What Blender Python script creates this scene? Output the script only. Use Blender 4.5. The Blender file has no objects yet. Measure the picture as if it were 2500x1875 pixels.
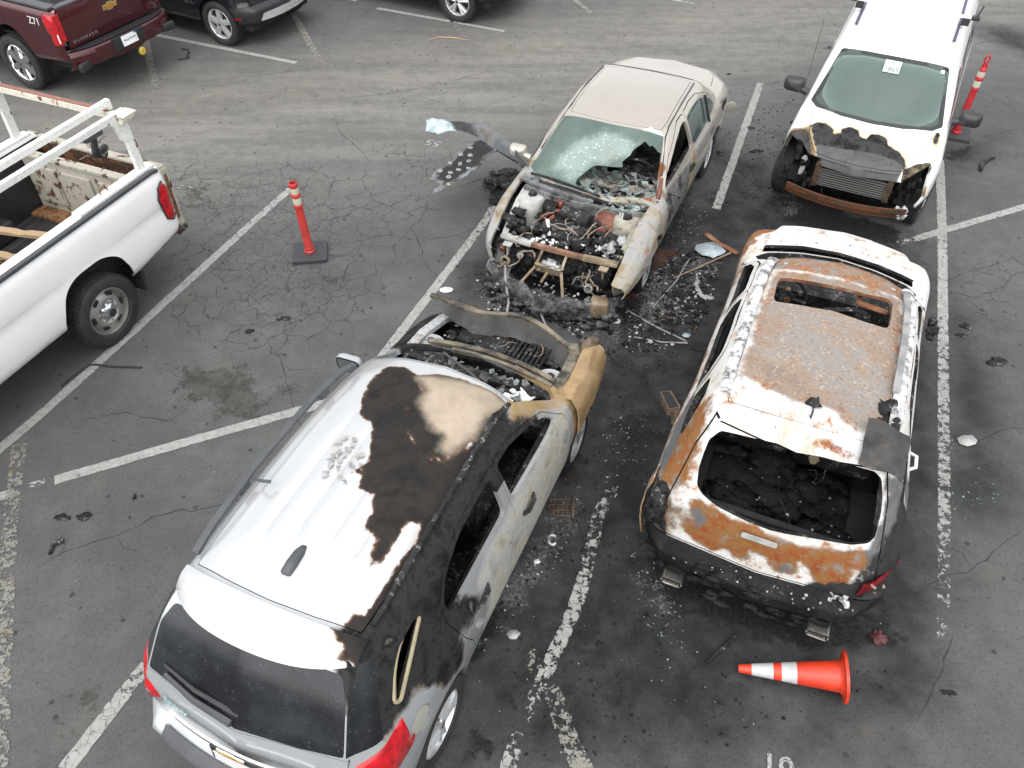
import bpy, bmesh, math, random
import numpy as np
from mathutils import Vector, Matrix, noise as mnoise
from mathutils.bvhtree import BVHTree

PI = math.pi
rad = math.radians
random.seed(7)
S = bpy.context.scene
COL = S.collection

# ------------------------------------------------------------------ camera
CAM_H, CAM_F, CAM_PITCH, CAM_ROLL = 5.93, 1972.0, rad(45.3), rad(-0.35)
_s, _c = math.sin(CAM_PITCH), math.cos(CAM_PITCH)
_fw = Vector((0, _c, -_s)); _dn0 = Vector((0, -_s, -_c)); _r0 = Vector((1, 0, 0))
_rt = _r0 * math.cos(CAM_ROLL) + _dn0 * math.sin(CAM_ROLL)
_dn = _dn0 * math.cos(CAM_ROLL) - _r0 * math.sin(CAM_ROLL)
CAM_P = Vector((0, 0, CAM_H))
cam_d = bpy.data.cameras.new('camera')
cam = bpy.data.objects.new('camera', cam_d); COL.objects.link(cam)
cam_d.sensor_fit = 'HORIZONTAL'; cam_d.sensor_width = 36.0; cam_d.lens = 36.0 * CAM_F / 2500.0
cam_d.clip_end = 500.0
_m = Matrix((( _rt.x, -_dn.x, -_fw.x, 0), (_rt.y, -_dn.y, -_fw.y, 0), (_rt.z, -_dn.z, -_fw.z, CAM_H), (0, 0, 0, 1)))
cam.matrix_world = _m
S.camera = cam

# ------------------------------------------------------------------ light: flat overcast day
SUN_EL, SUN_AZ = rad(62), rad(200)
w = bpy.data.worlds.new('World'); S.world = w; w.use_nodes = True
nt = w.node_tree; nt.nodes.clear()
sky = nt.nodes.new('ShaderNodeTexSky'); sky.sky_type = 'NISHITA'; sky.sun_disc = False
sky.sun_elevation = SUN_EL; sky.sun_rotation = SUN_AZ; sky.air_density = 1.6; sky.dust_density = 3.0
hs = nt.nodes.new('ShaderNodeHueSaturation'); hs.inputs['Saturation'].default_value = 0.22
bg = nt.nodes.new('ShaderNodeBackground'); bg.inputs['Strength'].default_value = 0.15
wo = nt.nodes.new('ShaderNodeOutputWorld')
nt.links.new(sky.outputs[0], hs.inputs['Color']); nt.links.new(hs.outputs[0], bg.inputs['Color']); nt.links.new(bg.outputs[0], wo.inputs[0])
sd = bpy.data.lights.new('sun', 'SUN'); sd.energy = 1.0; sd.angle = rad(140); sd.color = (1.0, 0.97, 0.93)
so = bpy.data.objects.new('sun', sd); COL.objects.link(so)
# sun direction: from azimuth SUN_AZ (measured like the sky's rotation) and elevation SUN_EL
_sv = Vector((math.sin(SUN_AZ) * math.cos(SUN_EL), math.cos(SUN_AZ) * math.cos(SUN_EL), math.sin(SUN_EL)))
so.rotation_euler = _sv.to_track_quat('Z', 'Y').to_euler(); so.location = (0, 0, 20)
S.view_settings.view_transform = 'Standard'; S.view_settings.look = 'None'
S.view_settings.exposure = 0.95; S.view_settings.gamma = 1.0

# ------------------------------------------------------------------ photograph-to-place helpers (pixels of the 2500 x 1875 photograph)
def pray(px, py):
    return (_fw + _rt * ((px - 1250.0) / CAM_F) + _dn * ((py - 937.5) / CAM_F)).normalized()
def gp(px, py, z=0.0):
    d = pray(px, py); t = (z - CAM_H) / d.z
    return CAM_P + d * t
def crop(x0, y0, s):
    return lambda pts: [(x0 + a * s, y0 + b * s) for a, b in pts]
C3 = crop(1000, 100, .36166); C4 = crop(1700, 0, .36166); C6 = crop(1500, 550, .36166); C8 = crop(1500, 1050, .36166)
C7 = crop(300, 1275, .36166); CB = crop(500, 800, .45208); C5 = crop(1000, 550, .36166); C3B = crop(900, 1300, .36166)
C1 = crop(0, 0, .36166); C2 = crop(0, 350, .36166); D1 = crop(0, 0, 2500 / 2212.)

# ------------------------------------------------------------------ objects
def link(name, me, parent=None, mats=()):
    o = bpy.data.objects.new(name, me); COL.objects.link(o)
    for m in (mats if isinstance(mats, (list, tuple)) else [mats]):
        if me is not None: me.materials.append(m)
    if parent is not None: o.parent = parent
    return o
def thing(name, label, cat, loc=(0, 0, 0), rz=0.0, group=None):
    o = bpy.data.objects.new(name, None); COL.objects.link(o)
    o.location = loc; o.rotation_euler = (0, 0, rz); o.empty_display_size = 0.2
    return tag(o, label, cat, group)
def tag(o, label=None, cat=None, group=None, kind=None):
    if label: o['label'] = label
    if cat: o['category'] = cat
    if group: o['group'] = group
    if kind: o['kind'] = kind
    return o
def smooth(me, ang=None):
    me.polygons.foreach_set('use_smooth', [True] * len(me.polygons))
    if ang is not None:
        try: me.set_sharp_from_angle(angle=rad(ang))
        except Exception: pass
def bm_obj(name, bm, mats, parent=None, sm=None, loc=None):
    me = bpy.data.meshes.new(name); bm.normal_update(); bm.to_mesh(me); bm.free()
    if sm: smooth(me, sm if sm != 60 else None)
    o = link(name, me, parent, mats)
    if loc is not None: o.location = loc
    if parent is not None and any(k in name for k in ('debris', 'flakes', 'wiring', 'pieces', 'shards', '_ash', 'broken_', 'insulation', 'springs', 'load', 'remains')): o['kind'] = 'stuff'
    return o
def bake(o, name=None):
    """apply an object's modifiers and keep the result as its own mesh"""
    dg = bpy.context.evaluated_depsgraph_get()
    me = bpy.data.meshes.new_from_object(o.evaluated_get(dg), preserve_all_data_layers=True, depsgraph=dg)
    old = o.data; o.modifiers.clear(); o.data = me
    if old.users == 0: bpy.data.meshes.remove(old)
    return o

# ---- bmesh shape helpers
def frame(d, up=Vector((0, 0, 1))):
    d = d.normalized()
    if abs(d.dot(up)) > .97: up = Vector((1, 0, 0))
    a = d.cross(up).normalized(); b = a.cross(d).normalized()
    return a, b
def add_tube(bm, pts, r, n=8, cap=True, closed=False, sq=None):
    pts = [Vector(p) for p in pts]; rings = []
    rr = r if isinstance(r, (list, tuple)) else [r] * len(pts)
    up = Vector((0, 0, 1))
    for i, p in enumerate(pts):
        if closed: d = pts[(i + 1) % len(pts)] - pts[i - 1]
        else: d = pts[min(i + 1, len(pts) - 1)] - pts[max(i - 1, 0)]
        if d.length < 1e-9: d = Vector((0, 0, 1))
        a, b = frame(d, up)
        ring = []
        for k in range(n):
            if sq:
                t = [(-1, -1), (1, -1), (1, 1), (-1, 1)][k]
                q = p + a * (t[0] * sq[0] / 2) + b * (t[1] * sq[1] / 2)
            else:
                t = 2 * PI * k / n; q = p + (a * math.cos(t) + b * math.sin(t)) * rr[i]
            ring.append(bm.verts.new(q))
        rings.append(ring)
    m = len(rings)
    for i in range(m if closed else m - 1):
        A, B = rings[i], rings[(i + 1) % m]
        for k in range(n):
            try: bm.faces.new((A[k], A[(k + 1) % n], B[(k + 1) % n], B[k]))
            except ValueError: pass
    if cap and not closed:
        try:
            bm.faces.new(rings[0][::-1]); bm.faces.new(rings[-1])
        except ValueError: pass
def add_bar(bm, a, b, wd, ht):
    add_tube(bm, [a, b], 1, 4, sq=(wd, ht))
def add_box(bm, c, s, rot=None, bev=0.0):
    g = bmesh.ops.create_cube(bm, size=1.0)
    vs = g['verts']
    M = Matrix.Translation(Vector(c)) @ (rot if rot is not None else Matrix.Identity(4)) @ Matrix.Diagonal((s[0], s[1], s[2], 1))
    bmesh.ops.transform(bm, matrix=M, verts=vs)
    if bev > 0:
        es = list({e for v in vs for e in v.link_edges})
        bmesh.ops.bevel(bm, geom=es, offset=bev, segments=2, affect='EDGES', profile=.5)
def add_lathe(bm, prof, M=None, n=32, cap0=False, cap1=False):
    """prof: list of (r, z); revolved about z then transformed by M"""
    rings = []
    M = M or Matrix.Identity(4)
    for r, z in prof:
        rings.append([bm.verts.new(M @ Vector((r * math.cos(2 * PI * k / n), r * math.sin(2 * PI * k / n), z))) for k in range(n)])
    for A, B in zip(rings, rings[1:]):
        for k in range(n): bm.faces.new((A[k], A[(k + 1) % n], B[(k + 1) % n], B[k]))
    if cap0: bm.faces.new(rings[0][::-1])
    if cap1: bm.faces.new(rings[-1])
def add_prism(bm, pts2, z0, z1, M=None):
    M = M or Matrix.Identity(4)
    a = [bm.verts.new(M @ Vector((x, y, z0))) for x, y in pts2]
    b = [bm.verts.new(M @ Vector((x, y, z1))) for x, y in pts2]
    n = len(a)
    try:
        bm.faces.new(b); bm.faces.new(a[::-1])
        for i in range(n): bm.faces.new((a[i], a[(i + 1) % n], b[(i + 1) % n], b[i]))
    except ValueError: pass
def add_lump(bm, c, r, sub=2, amp=.35, sc=(1, 1, 1), freq=2.2, seed=None):
    """an irregular charred lump"""
    g = bmesh.ops.create_icosphere(bm, subdivisions=sub, radius=1.0)
    sd_ = Vector((random.random() * 50, random.random() * 50, random.random() * 50)) if seed is None else Vector((seed, seed * 2.3, seed * .7))
    for v in g['verts']:
        p = v.co.copy(); k = 1 + amp * mnoise.noise(p * freq + sd_) * 1.6
        v.co = Vector((p.x * sc[0] * r * k, p.y * sc[1] * r * k, p.z * sc[2] * r * k)) + Vector(c)
def add_shard(bm, c, size, tilt=.5, th=.003, n=None, el=1.0):
    """a broken flat flake with an irregular outline"""
    n = n or random.randint(4, 6); a0 = random.random() * 6.28
    pts = []
    for k in range(n):
        t = a0 + 2 * PI * k / n + random.uniform(-.25, .25); r = size * random.uniform(.55, 1.1)
        pts.append((r * math.cos(t) * el, r * math.sin(t)))
    R = Matrix.Rotation(random.uniform(-tilt, tilt), 4, 'X') @ Matrix.Rotation(random.uniform(-tilt, tilt), 4, 'Y') @ Matrix.Rotation(random.random() * 6.28, 4, 'Z')
    add_prism(bm, pts, -th / 2, th / 2, Matrix.Translation(Vector(c)) @ R)
def text_obj(name, s, size, mat_, parent, M, ext=.002, align='CENTER'):
    cu = bpy.data.curves.new(name, 'FONT'); cu.body = s; cu.size = size; cu.extrude = ext
    cu.align_x = align; cu.align_y = 'CENTER'
    t = bpy.data.objects.new(name + '_src', cu); COL.objects.link(t)
    dg = bpy.context.evaluated_depsgraph_get()
    me = bpy.data.meshes.new_from_object(t.evaluated_get(dg), depsgraph=dg)
    bpy.data.objects.remove(t); bpy.data.curves.remove(cu)
    me.transform(M); me.materials.clear()
    me.name = name
    return link(name, me, parent, mat_)
def basis(o, x, y):
    """matrix with origin o, local X and Y axes given"""
    x = Vector(x).normalized(); z = x.cross(Vector(y)).normalized(); y = z.cross(x)
    return Matrix(((x.x, y.x, z.x, o[0]), (x.y, y.y, z.y, o[1]), (x.z, y.z, z.z, o[2]), (0, 0, 0, 1)))

# ---- outlines
def rpoly(pts, r, seg=4):
    """polygon with rounded corners"""
    out = []; n = len(pts)
    rr = r if isinstance(r, (list, tuple)) else [r] * n
    for i in range(n):
        p = Vector(pts[i]); a = Vector(pts[i - 1]) - p; b = Vector(pts[(i + 1) % n]) - p
        d = min(rr[i], a.length * .45, b.length * .45)
        if d < 1e-4: out.append(tuple(p)); continue
        A = p + a.normalized() * d; B = p + b.normalized() * d
        for k in range(seg + 1):
            t = k / seg; q = A * (1 - t) ** 2 + p * 2 * t * (1 - t) + B * t * t
            out.append((q.x, q.y))
    return out
def offs(poly, d):
    """move a polygon's outline inward by d"""
    n = len(poly); A = 0
    for i in range(n):
        A += poly[i][0] * poly[(i + 1) % n][1] - poly[(i + 1) % n][0] * poly[i][1]
    sg = 1 if A > 0 else -1; out = []
    for i in range(n):
        p0, p, p1 = Vector(poly[i - 1]), Vector(poly[i]), Vector(poly[(i + 1) % n])
        e0 = (p - p0); e1 = (p1 - p)
        if e0.length < 1e-6 or e1.length < 1e-6: out.append(tuple(p)); continue
        e0.normalize(); e1.normalize()
        n0 = Vector((-e0.y, e0.x)) * sg; n1 = Vector((-e1.y, e1.x)) * sg
        m = n0 + n1
        if m.length < .3: m = n0
        m = m / max(.5, m.dot(n0))
        q = p + m * d; out.append((q.x, q.y))
    return out
def inpoly(P, poly):
    P = np.asarray(P); x, y = P[:, 0], P[:, 1]; ins = np.zeros(len(P), bool); n = len(poly)
    for i in range(n):
        x0, y0 = poly[i]; x1, y1 = poly[(i + 1) % n]
        if y0 == y1: continue
        c = ((y0 > y) != (y1 > y)) & (x < (x1 - x0) * (y - y0) / (y1 - y0) + x0)
        ins ^= c
    return ins
def sdf(P, poly):
    """signed distance of points to a polygon, positive inside"""
    P = np.asarray(P, float); d = np.full(len(P), 1e9); n = len(poly)
    for i in range(n):
        a = np.array(poly[i]); b = np.array(poly[(i + 1) % n]); e = b - a; L = e @ e
        if L < 1e-12: continue
        t = np.clip(((P - a) @ e) / L, 0, 1); q = a + t[:, None] * e
        d = np.minimum(d, np.hypot(P[:, 0] - q[:, 0], P[:, 1] - q[:, 1]))
    return np.where(inpoly(P, poly), d, -d)
def coords(me):
    a = np.empty(len(me.vertices) * 3); me.vertices.foreach_get('co', a); return a.reshape(-1, 3)
def set_attr(me, name, vals):
    at = me.attributes.get(name) or me.attributes.new(name, 'FLOAT', 'POINT')
    at.data.foreach_set('value', np.asarray(vals, dtype=np.float32))

# ------------------------------------------------------------------ materials
class NT:
    def __init__(self, m):
        self.t = m.node_tree; self.t.nodes.clear(); self._tc = None
        self.out = self.n('ShaderNodeOutputMaterial')
        self.p = self.n('ShaderNodeBsdfPrincipled'); self.l(self.p.outputs[0], self.out.inputs[0])
    def n(self, k, **kw):
        x = self.t.nodes.new(k)
        for a, b in kw.items(): setattr(x, a, b)
        return x
    def l(self, a, b): self.t.links.new(a, b)
    def put(self, sock, v):
        if v is None: return
        if isinstance(v, bpy.types.NodeSocket): self.l(v, sock)
        elif isinstance(v, (tuple, list)): sock.default_value = (*v[:3], 1.0) if sock.type == 'RGBA' else tuple(v)
        else: sock.default_value = v
    def obj(self):
        if self._tc is None: self._tc = self.n('ShaderNodeTexCoord').outputs['Object']
        return self._tc
    def pos(self): return self.n('ShaderNodeNewGeometry').outputs['Position']
    def map(self, v=None, scale=(1, 1, 1), rot=(0, 0, 0), loc=(0, 0, 0)):
        x = self.n('ShaderNodeMapping'); self.l(v or self.obj(), x.inputs[0])
        x.inputs['Scale'].default_value = scale; x.inputs['Rotation'].default_value = rot; x.inputs['Location'].default_value = loc
        return x.outputs[0]
    def noise(self, sc, det=4, rough=.6, v=None, dist=0.0, col=False):
        x = self.n('ShaderNodeTexNoise'); self.l(v or self.obj(), x.inputs['Vector'])
        x.inputs['Scale'].default_value = sc; x.inputs['Detail'].default_value = det; x.inputs['Roughness'].default_value = rough
        x.inputs['Distortion'].default_value = dist
        return x.outputs['Color' if col else 'Fac']
    def vor(self, sc, feat='F1', v=None, out='Distance', rnd=1.0):
        x = self.n('ShaderNodeTexVoronoi', feature=feat); self.l(v or self.obj(), x.inputs['Vector'])
        x.inputs['Scale'].default_value = sc; x.inputs['Randomness'].default_value = rnd
        return x.outputs[out]
    def ramp(self, v, stops, interp='LINEAR'):
        x = self.n('ShaderNodeValToRGB'); self.l(v, x.inputs[0]); r = x.color_ramp; r.interpolation = interp
        while len(r.elements) < len(stops): r.elements.new(.5)
        for e, (p, c) in zip(r.elements, stops):
            e.position = p; e.color = (c, c, c, 1) if not isinstance(c, (tuple, list)) else (*c[:3], 1)
        return x.outputs[0]
    def mix(self, f, a, b, mode='MIX'):
        x = self.n('ShaderNodeMix', data_type='RGBA', blend_type=mode, clamp_factor=True)
        self.put(x.inputs['Factor'], f); self.put(x.inputs['A'], None)
        ia = [i for i in x.inputs if i.type == 'RGBA']; self.put(ia[0], a); self.put(ia[1], b)
        return [o for o in x.outputs if o.type == 'RGBA'][0]
    def m(self, op, a, b=None, c=None, clamp=False):
        x = self.n('ShaderNodeMath', operation=op, use_clamp=clamp)
        self.put(x.inputs[0], a); self.put(x.inputs[1], b); self.put(x.inputs[2], c)
        return x.outputs[0]
    def ss(self, v, lo, hi):
        x = self.n('ShaderNodeMapRange', interpolation_type='SMOOTHSTEP', clamp=True)
        self.put(x.inputs[0], v); x.inputs[1].default_value = lo; x.inputs[2].default_value = hi
        return x.outputs[0]
    def attr(self, name):
        return self.n('ShaderNodeAttribute', attribute_name=name).outputs['Fac']
    def vadd(self, a, b):
        x = self.n('ShaderNodeVectorMath', operation='ADD'); self.put(x.inputs[0], a); self.put(x.inputs[1], b); return x.outputs[0]
    def vscale(self, a, s):
        x = self.n('ShaderNodeVectorMath', operation='SCALE'); self.put(x.inputs[0], a); x.inputs['Scale'].default_value = s; return x.outputs[0]
    def bump(self, h, st=.3, dist=.01):
        x = self.n('ShaderNodeBump'); self.l(h, x.inputs['Height']); x.inputs['Strength'].default_value = st; x.inputs['Distance'].default_value = dist
        self.l(x.outputs[0], self.p.inputs['Normal'])
    def set(self, **k):
        for a, b in k.items():
            a = {'col': 'Base Color', 'rough': 'Roughness', 'metal': 'Metallic', 'spec': 'Specular IOR Level', 'coat': 'Coat Weight', 'crough': 'Coat Roughness', 'alpha': 'Alpha', 'trans': 'Transmission Weight', 'ior': 'IOR'}[a]
            self.put(self.p.inputs[a], b)
def new_mat(name):
    m = bpy.data.materials.new(name); m.use_nodes = True
    return m, NT(m)
def simple(name, col, rough=.5, metal=0.0, spec=.5, var=.15, vs=6.0, dirt=None, bump=0.0, bs=40.0, coat=0.0):
    """a plain material with some mottling, dirt and grain"""
    m, t = new_mat(name)
    c = t.mix(t.ss(t.noise(vs, 5, .65), .3, .7), tuple(x * (1 - var) for x in col), tuple(min(1, x * (1 + var)) for x in col))
    if dirt:
        f = t.ss(t.noise(dirt[1], 6, .7), dirt[2], dirt[2] + .22); c = t.mix(f, c, dirt[0])
    t.set(col=c, rough=t.m('ADD', t.m('MULTIPLY', t.noise(vs * 3, 3), .2), rough - .1, clamp=True), metal=metal, spec=spec, coat=coat)
    if bump: t.bump(t.noise(bs, 5, .65), bump, .01)
    return m
MAT = {}
# ================================================================== materials of the place
MAT['black'] = simple('black_plastic', (.022, .023, .025), .45, bump=.05)
MAT['trim'] = simple('grey_trim', (.06, .063, .068), .5)
MAT['rubber'] = simple('tyre_rubber', (.020, .020, .021), .78, var=.3, dirt=((.06, .056, .05), 9, .6), bump=.15)
MAT['steel'] = simple('rim_steel', (.36, .35, .33), .38, .65, var=.2, dirt=((.12, .10, .08), 12, .62))
MAT['alloy'] = simple('alloy_silver', (.62, .63, .64), .28, .55, var=.08)
MAT['chrome'] = simple('chrome', (.80, .80, .80), .10, 1.0, var=.05)
MAT['red_lens'] = simple('red_lens', (.42, .006, .012), .10, var=.35, vs=14, coat=.6)
MAT['dark_red_lens'] = simple('dark_red_lens', (.20, .004, .008), .12, var=.3, vs=14, coat=.5)
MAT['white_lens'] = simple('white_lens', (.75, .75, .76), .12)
MAT['gold'] = simple('gold_badge', (.52, .29, .05), .35, .6, var=.2)
MAT['under'] = simple('underbody_dark', (.012, .012, .012), .9)
MAT['ivory'] = simple('ivory_band', (.475, .462, .370), .45, dirt=((.297, .264, .185), 14, .62))
MAT['seat'] = simple('beige_seat', (.270, .240, .188), .8, bump=.2)
MAT['wood'] = None
def _wood():
    m, t = new_mat('raw_lumber')
    v = t.map(scale=(2, 14, 14)); n = t.noise(3, 6, .6, v, 1.5)
    t.set(col=t.mix(n, (.252, .162, .084), (.432, .312, .192)), rough=.7); t.bump(n, .2, .004); return m
MAT['wood'] = _wood()
def _char():
    m, t = new_mat('charred')
    a = t.noise(7, 6, .7); b = t.noise(38, 5, .7)
    c = t.mix(t.ss(a, .35, .7), (.012, .012, .013), (.04, .039, .038))
    c = t.mix(t.ss(t.m('MULTIPLY', a, b), .30, .40), c, (.30, .29, .28))
    t.set(col=c, rough=t.m('ADD', t.m('MULTIPLY', b, .5), .42), spec=.2); t.bump(t.m('ADD', a, b), .6, .02); return m
MAT['char'] = _char()
def _ash():
    m, t = new_mat('grey_ash_metal')
    a = t.noise(4, 6, .7); b = t.noise(30, 5, .7)
    c = t.ramp(a, [(.30, (.036, .036, .037)), (.42, (.173, .180, .187)), (.55, (.374, .382, .382)), (.68, (.216, .194, .158)), (.8, (.050, .043, .040))])
    c = t.mix(t.ss(b, .58, .66), c, (.475, .475, .468)); c = t.mix(t.ss(b, .40, .33), c, (.018, .017, .017))
    t.set(col=c, rough=.75); t.bump(b, .5, .01); return m
MAT['ash'] = _ash()
def _rusty():
    m, t = new_mat('rusted_metal')
    a = t.noise(5, 6, .7); b = t.noise(34, 5, .7)
    c = t.ramp(a, [(.28, (.026, .017, .013)), (.42, (.120, .041, .019)), (.55, (.203, .086, .038)), (.7, (.300, .217, .150)), (.82, (.375, .345, .300))])
    c = t.mix(t.ss(b, .60, .68), c, (.022, .018, .017))
    t.set(col=c, rough=.8); t.bump(b, .5, .01); return m
MAT['rust'] = _rusty()
def _tan():
    m, t = new_mat('scorched_tan_metal')
    a = t.noise(3.2, 6, .7); b = t.noise(24, 5, .7)
    c = t.ramp(a, [(.25, (.037, .030, .022)), (.40, (.186, .144, .090)), (.55, (.322, .258, .174)), (.68, (.372, .342, .286)), (.82, (.186, .120, .067))])
    c = t.mix(t.ss(b, .60, .70), c, (.043, .033, .025))
    t.set(col=c, rough=.6, metal=.15); t.bump(b, .25, .006); return m
MAT['tan'] = _tan()
MAT['ashwhite'] = simple('white_ash', (.66, .66, .66), .85, var=.25, vs=20, dirt=((.2, .2, .2), 25, .58), bump=.4)
MAT['wire'] = simple('burnt_wire', (.22, .17, .13), .7, var=.4, vs=20)
MAT['copper'] = simple('heat_red_metal', (.17, .05, .03), .6, var=.5, vs=9, dirt=((.03, .02, .02), 12, .5))
def glass(name, tint=(.55, .72, .66), dark=0.0, haze=.12):
    m, t = new_mat(name)
    tr = t.n('ShaderNodeBsdfTransparent'); tr.inputs[0].default_value = (*tint, 1)
    t.set(col=(.30, .40, .38), rough=.05, spec=.6)
    gl = t.n('ShaderNodeBsdfGlossy'); gl.inputs['Roughness'].default_value = .02; gl.inputs['Color'].default_value = (1, 1, 1, 1)
    df = t.n('ShaderNodeBsdfDiffuse'); df.inputs['Color'].default_value = (.20, .275, .255, 1)
    fr = t.n('ShaderNodeFresnel'); fr.inputs['IOR'].default_value = 1.5
    a = t.n('ShaderNodeMixShader'); a.inputs[0].default_value = haze; t.l(tr.outputs[0], a.inputs[1]); t.l(df.outputs[0], a.inputs[2])
    b = t.n('ShaderNodeMixShader'); t.l(fr.outputs[0], b.inputs[0]); t.l(a.outputs[0], b.inputs[1]); t.l(gl.outputs[0], b.inputs[2])
    t.l(b.outputs[0], t.out.inputs[0]); t.t.nodes.remove(t.p); return m
MAT['glass'] = glass('green_glass')
MAT['tint'] = simple('privacy_glass', (.012, .013, .015), .06, spec=.6, var=.1)
MAT['tint2'] = None
def _dusty_glass():
    m, t = new_mat('dusty_dark_glass')
    a = t.noise(2.2, 5, .65); b = t.vor(90)
    c = t.mix(t.ss(a, .3, .75), (.007, .008, .010), (.026, .029, .034))
    c = t.mix(t.m('MULTIPLY', t.ss(b, .16, .10), t.ss(t.noise(14, 3), .5, .62)), c, (.35, .36, .37))
    t.set(col=c, rough=t.m('ADD', t.m('MULTIPLY', a, .3), .10), spec=.5); return m
MAT['tint2'] = _dusty_glass()

def layered(name, base, layers, rough=.32, metal=0.0, coat=0.0, spec=.5, dirt=0.05, basevar=.03):
    """paint with burn layers on top.  Each layer reads a signed distance stored on the mesh, frays its edge with noise and lays its
    own mottled colour over what is below: (attr, fray amount, fray scale, softness, [colours], mottling scale, scorch colour or None, scorch width, roughness)"""
    m, t = new_mat(name)
    c = t.mix(t.ss(t.noise(3.1, 5, .7), .3, .75), tuple(x * (1 - basevar) for x in base), tuple(min(1, x * (1 + basevar)) for x in base))
    if dirt: c = t.mix(t.m('MULTIPLY', t.ss(t.noise(17, 6, .75), .55, .8), dirt * 4), c, (.25, .23, .20))
    r = rough; mt = metal; sp = spec
    hb = t.noise(46, 5, .7)
    for (at, amp, fs, soft, cols, ms, sc, sw, lr) in layers:
        d = t.attr(at)
        if amp:
            nz = t.m('SUBTRACT', t.noise(fs, 6, .62), .5); d = t.m('ADD', d, t.m('MULTIPLY', nz, amp * 2))
        if sc is not None:
            f0 = t.ss(d, -sw, 0.0); c = t.mix(f0, c, t.mix(t.ss(d, -sw * .5, 0), tuple(.55 * x + .45 * y for x, y in zip(sc, (.7, .55, .4))), sc))
        f = t.ss(d, -soft * .2, soft)
        n1 = t.noise(ms, 7, .68, None, .6)
        k = len(cols); st = [(.30 + .42 * i / max(1, k - 1), q) for i, q in enumerate(cols)]
        cc = t.ramp(n1, st) if k > 1 else cols[0]
        c = t.mix(f, c, cc)
        r = t.m('ADD', t.m('MULTIPLY', f, t.m('SUBTRACT', lr, r)), r)
        sp = t.m('MULTIPLY', sp, t.m('SUBTRACT', 1.0, t.m('MULTIPLY', f, .72)))
        if metal: mt = t.m('MULTIPLY', mt, t.m('SUBTRACT', 1.0, f))
    t.set(col=c, rough=r, metal=mt, spec=sp)
    if coat:
        cf = coat
        for L in layers: cf = t.m('MULTIPLY', cf, t.m('SUBTRACT', 1.0, t.ss(t.attr(L[0]), -.02, .02)))
        t.set(coat=cf, crough=.06)
    if layers:
        al = None
        for L in layers:
            q = t.ss(t.attr(L[0]), -.02, .03); al = q if al is None else t.m('MAXIMUM', al, q)
        t.bump(t.m('MULTIPLY', hb, al), .25, .006)
    return m

# ================================================================== car bodies
def pchip(t, Y, tt):
    """shape-keeping cubic through the rows of Y at parameters t"""
    t = np.asarray(t, float); Y = np.asarray(Y, float); n = len(t); h = np.diff(t); dl = np.diff(Y, axis=0) / h.reshape(-1, *([1] * (Y.ndim - 1)))
    D = np.zeros_like(Y)
    if n == 2: D[:] = dl[0]
    else:
        for i in range(1, n - 1):
            w1 = 2 * h[i] + h[i - 1]; w2 = h[i] + 2 * h[i - 1]; a, b = dl[i - 1], dl[i]
            ok = a * b > 0
            D[i] = np.where(ok, (w1 + w2) / (w1 / np.where(ok, a, 1) + w2 / np.where(ok, b, 1)), 0)
        D[0] = dl[0]; D[-1] = dl[-1]
    ix = np.clip(np.searchsorted(t, tt, side='right') - 1, 0, n - 2)
    u = ((tt - t[ix]) / h[ix]); sh = (-1, *([1] * (Y.ndim - 1))); u = u.reshape(sh); hh = h[ix].reshape(sh)
    return (2 * u**3 - 3 * u**2 + 1) * Y[ix] + (u**3 - 2 * u**2 + u) * hh * D[ix] + (-2 * u**3 + 3 * u**2) * Y[ix + 1] + (u**3 - u**2) * hh * D[ix + 1]
def resample(P, step, sharp=()):
    """P (n, m, 3): fine rows along the first axis, about step apart"""
    n = len(P); d = np.sqrt(((P[1:] - P[:-1]) ** 2).sum(-1)).mean(1); d = np.maximum(d, 1e-3)
    t = np.concatenate([[0], np.cumsum(d)])
    cuts = [0] + sorted(i for i in sharp if 0 < i < n - 1) + [n - 1]
    out = []
    for a, b in zip(cuts, cuts[1:]):
        tt = []
        for i in range(a, b):
            m = max(1, int(round(d[i] / step))); tt += list(t[i] + d[i] * np.arange(m) / m)
        out.append(pchip(t[a:b + 1], P[a:b + 1], np.array(tt)))
    out.append(P[-1:])
    return np.concatenate(out)
def shell(stations, step=.035, sk=(), ss_=()):
    """half sections (rows of (x, y, z) from sill to centre line, rear centre line first) -> bmesh of the whole skin"""
    P = np.array(stations, float)
    G = resample(P, step, ss_)                                   # along the car
    G = np.swapaxes(resample(np.swapaxes(G, 0, 1), step, sk), 0, 1)
    G[0, :, 0] = 0; G[-1, :, 0] = 0; G[:, -1, 0] = 0
    bm = bmesh.new(); a, b = G.shape[:2]
    for sgn in (1, -1):
        V = [[bm.verts.new((sgn * q[0], q[1], q[2])) for q in row] for row in G]
        for i in range(a - 1):
            for j in range(b - 1):
                f = (V[i][j], V[i + 1][j], V[i + 1][j + 1], V[i][j + 1])
                try: bm.faces.new(f if sgn > 0 else f[::-1])
                except ValueError: pass
    bmesh.ops.remove_doubles(bm, verts=bm.verts, dist=.0008)
    bmesh.ops.dissolve_degenerate(bm, edges=bm.edges, dist=.0005)
    bmesh.ops.recalc_face_normals(bm, faces=bm.faces)
    return bm
AX = {'x': (1, 2), 'y': (0, 2), 'z': (0, 1)}
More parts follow.
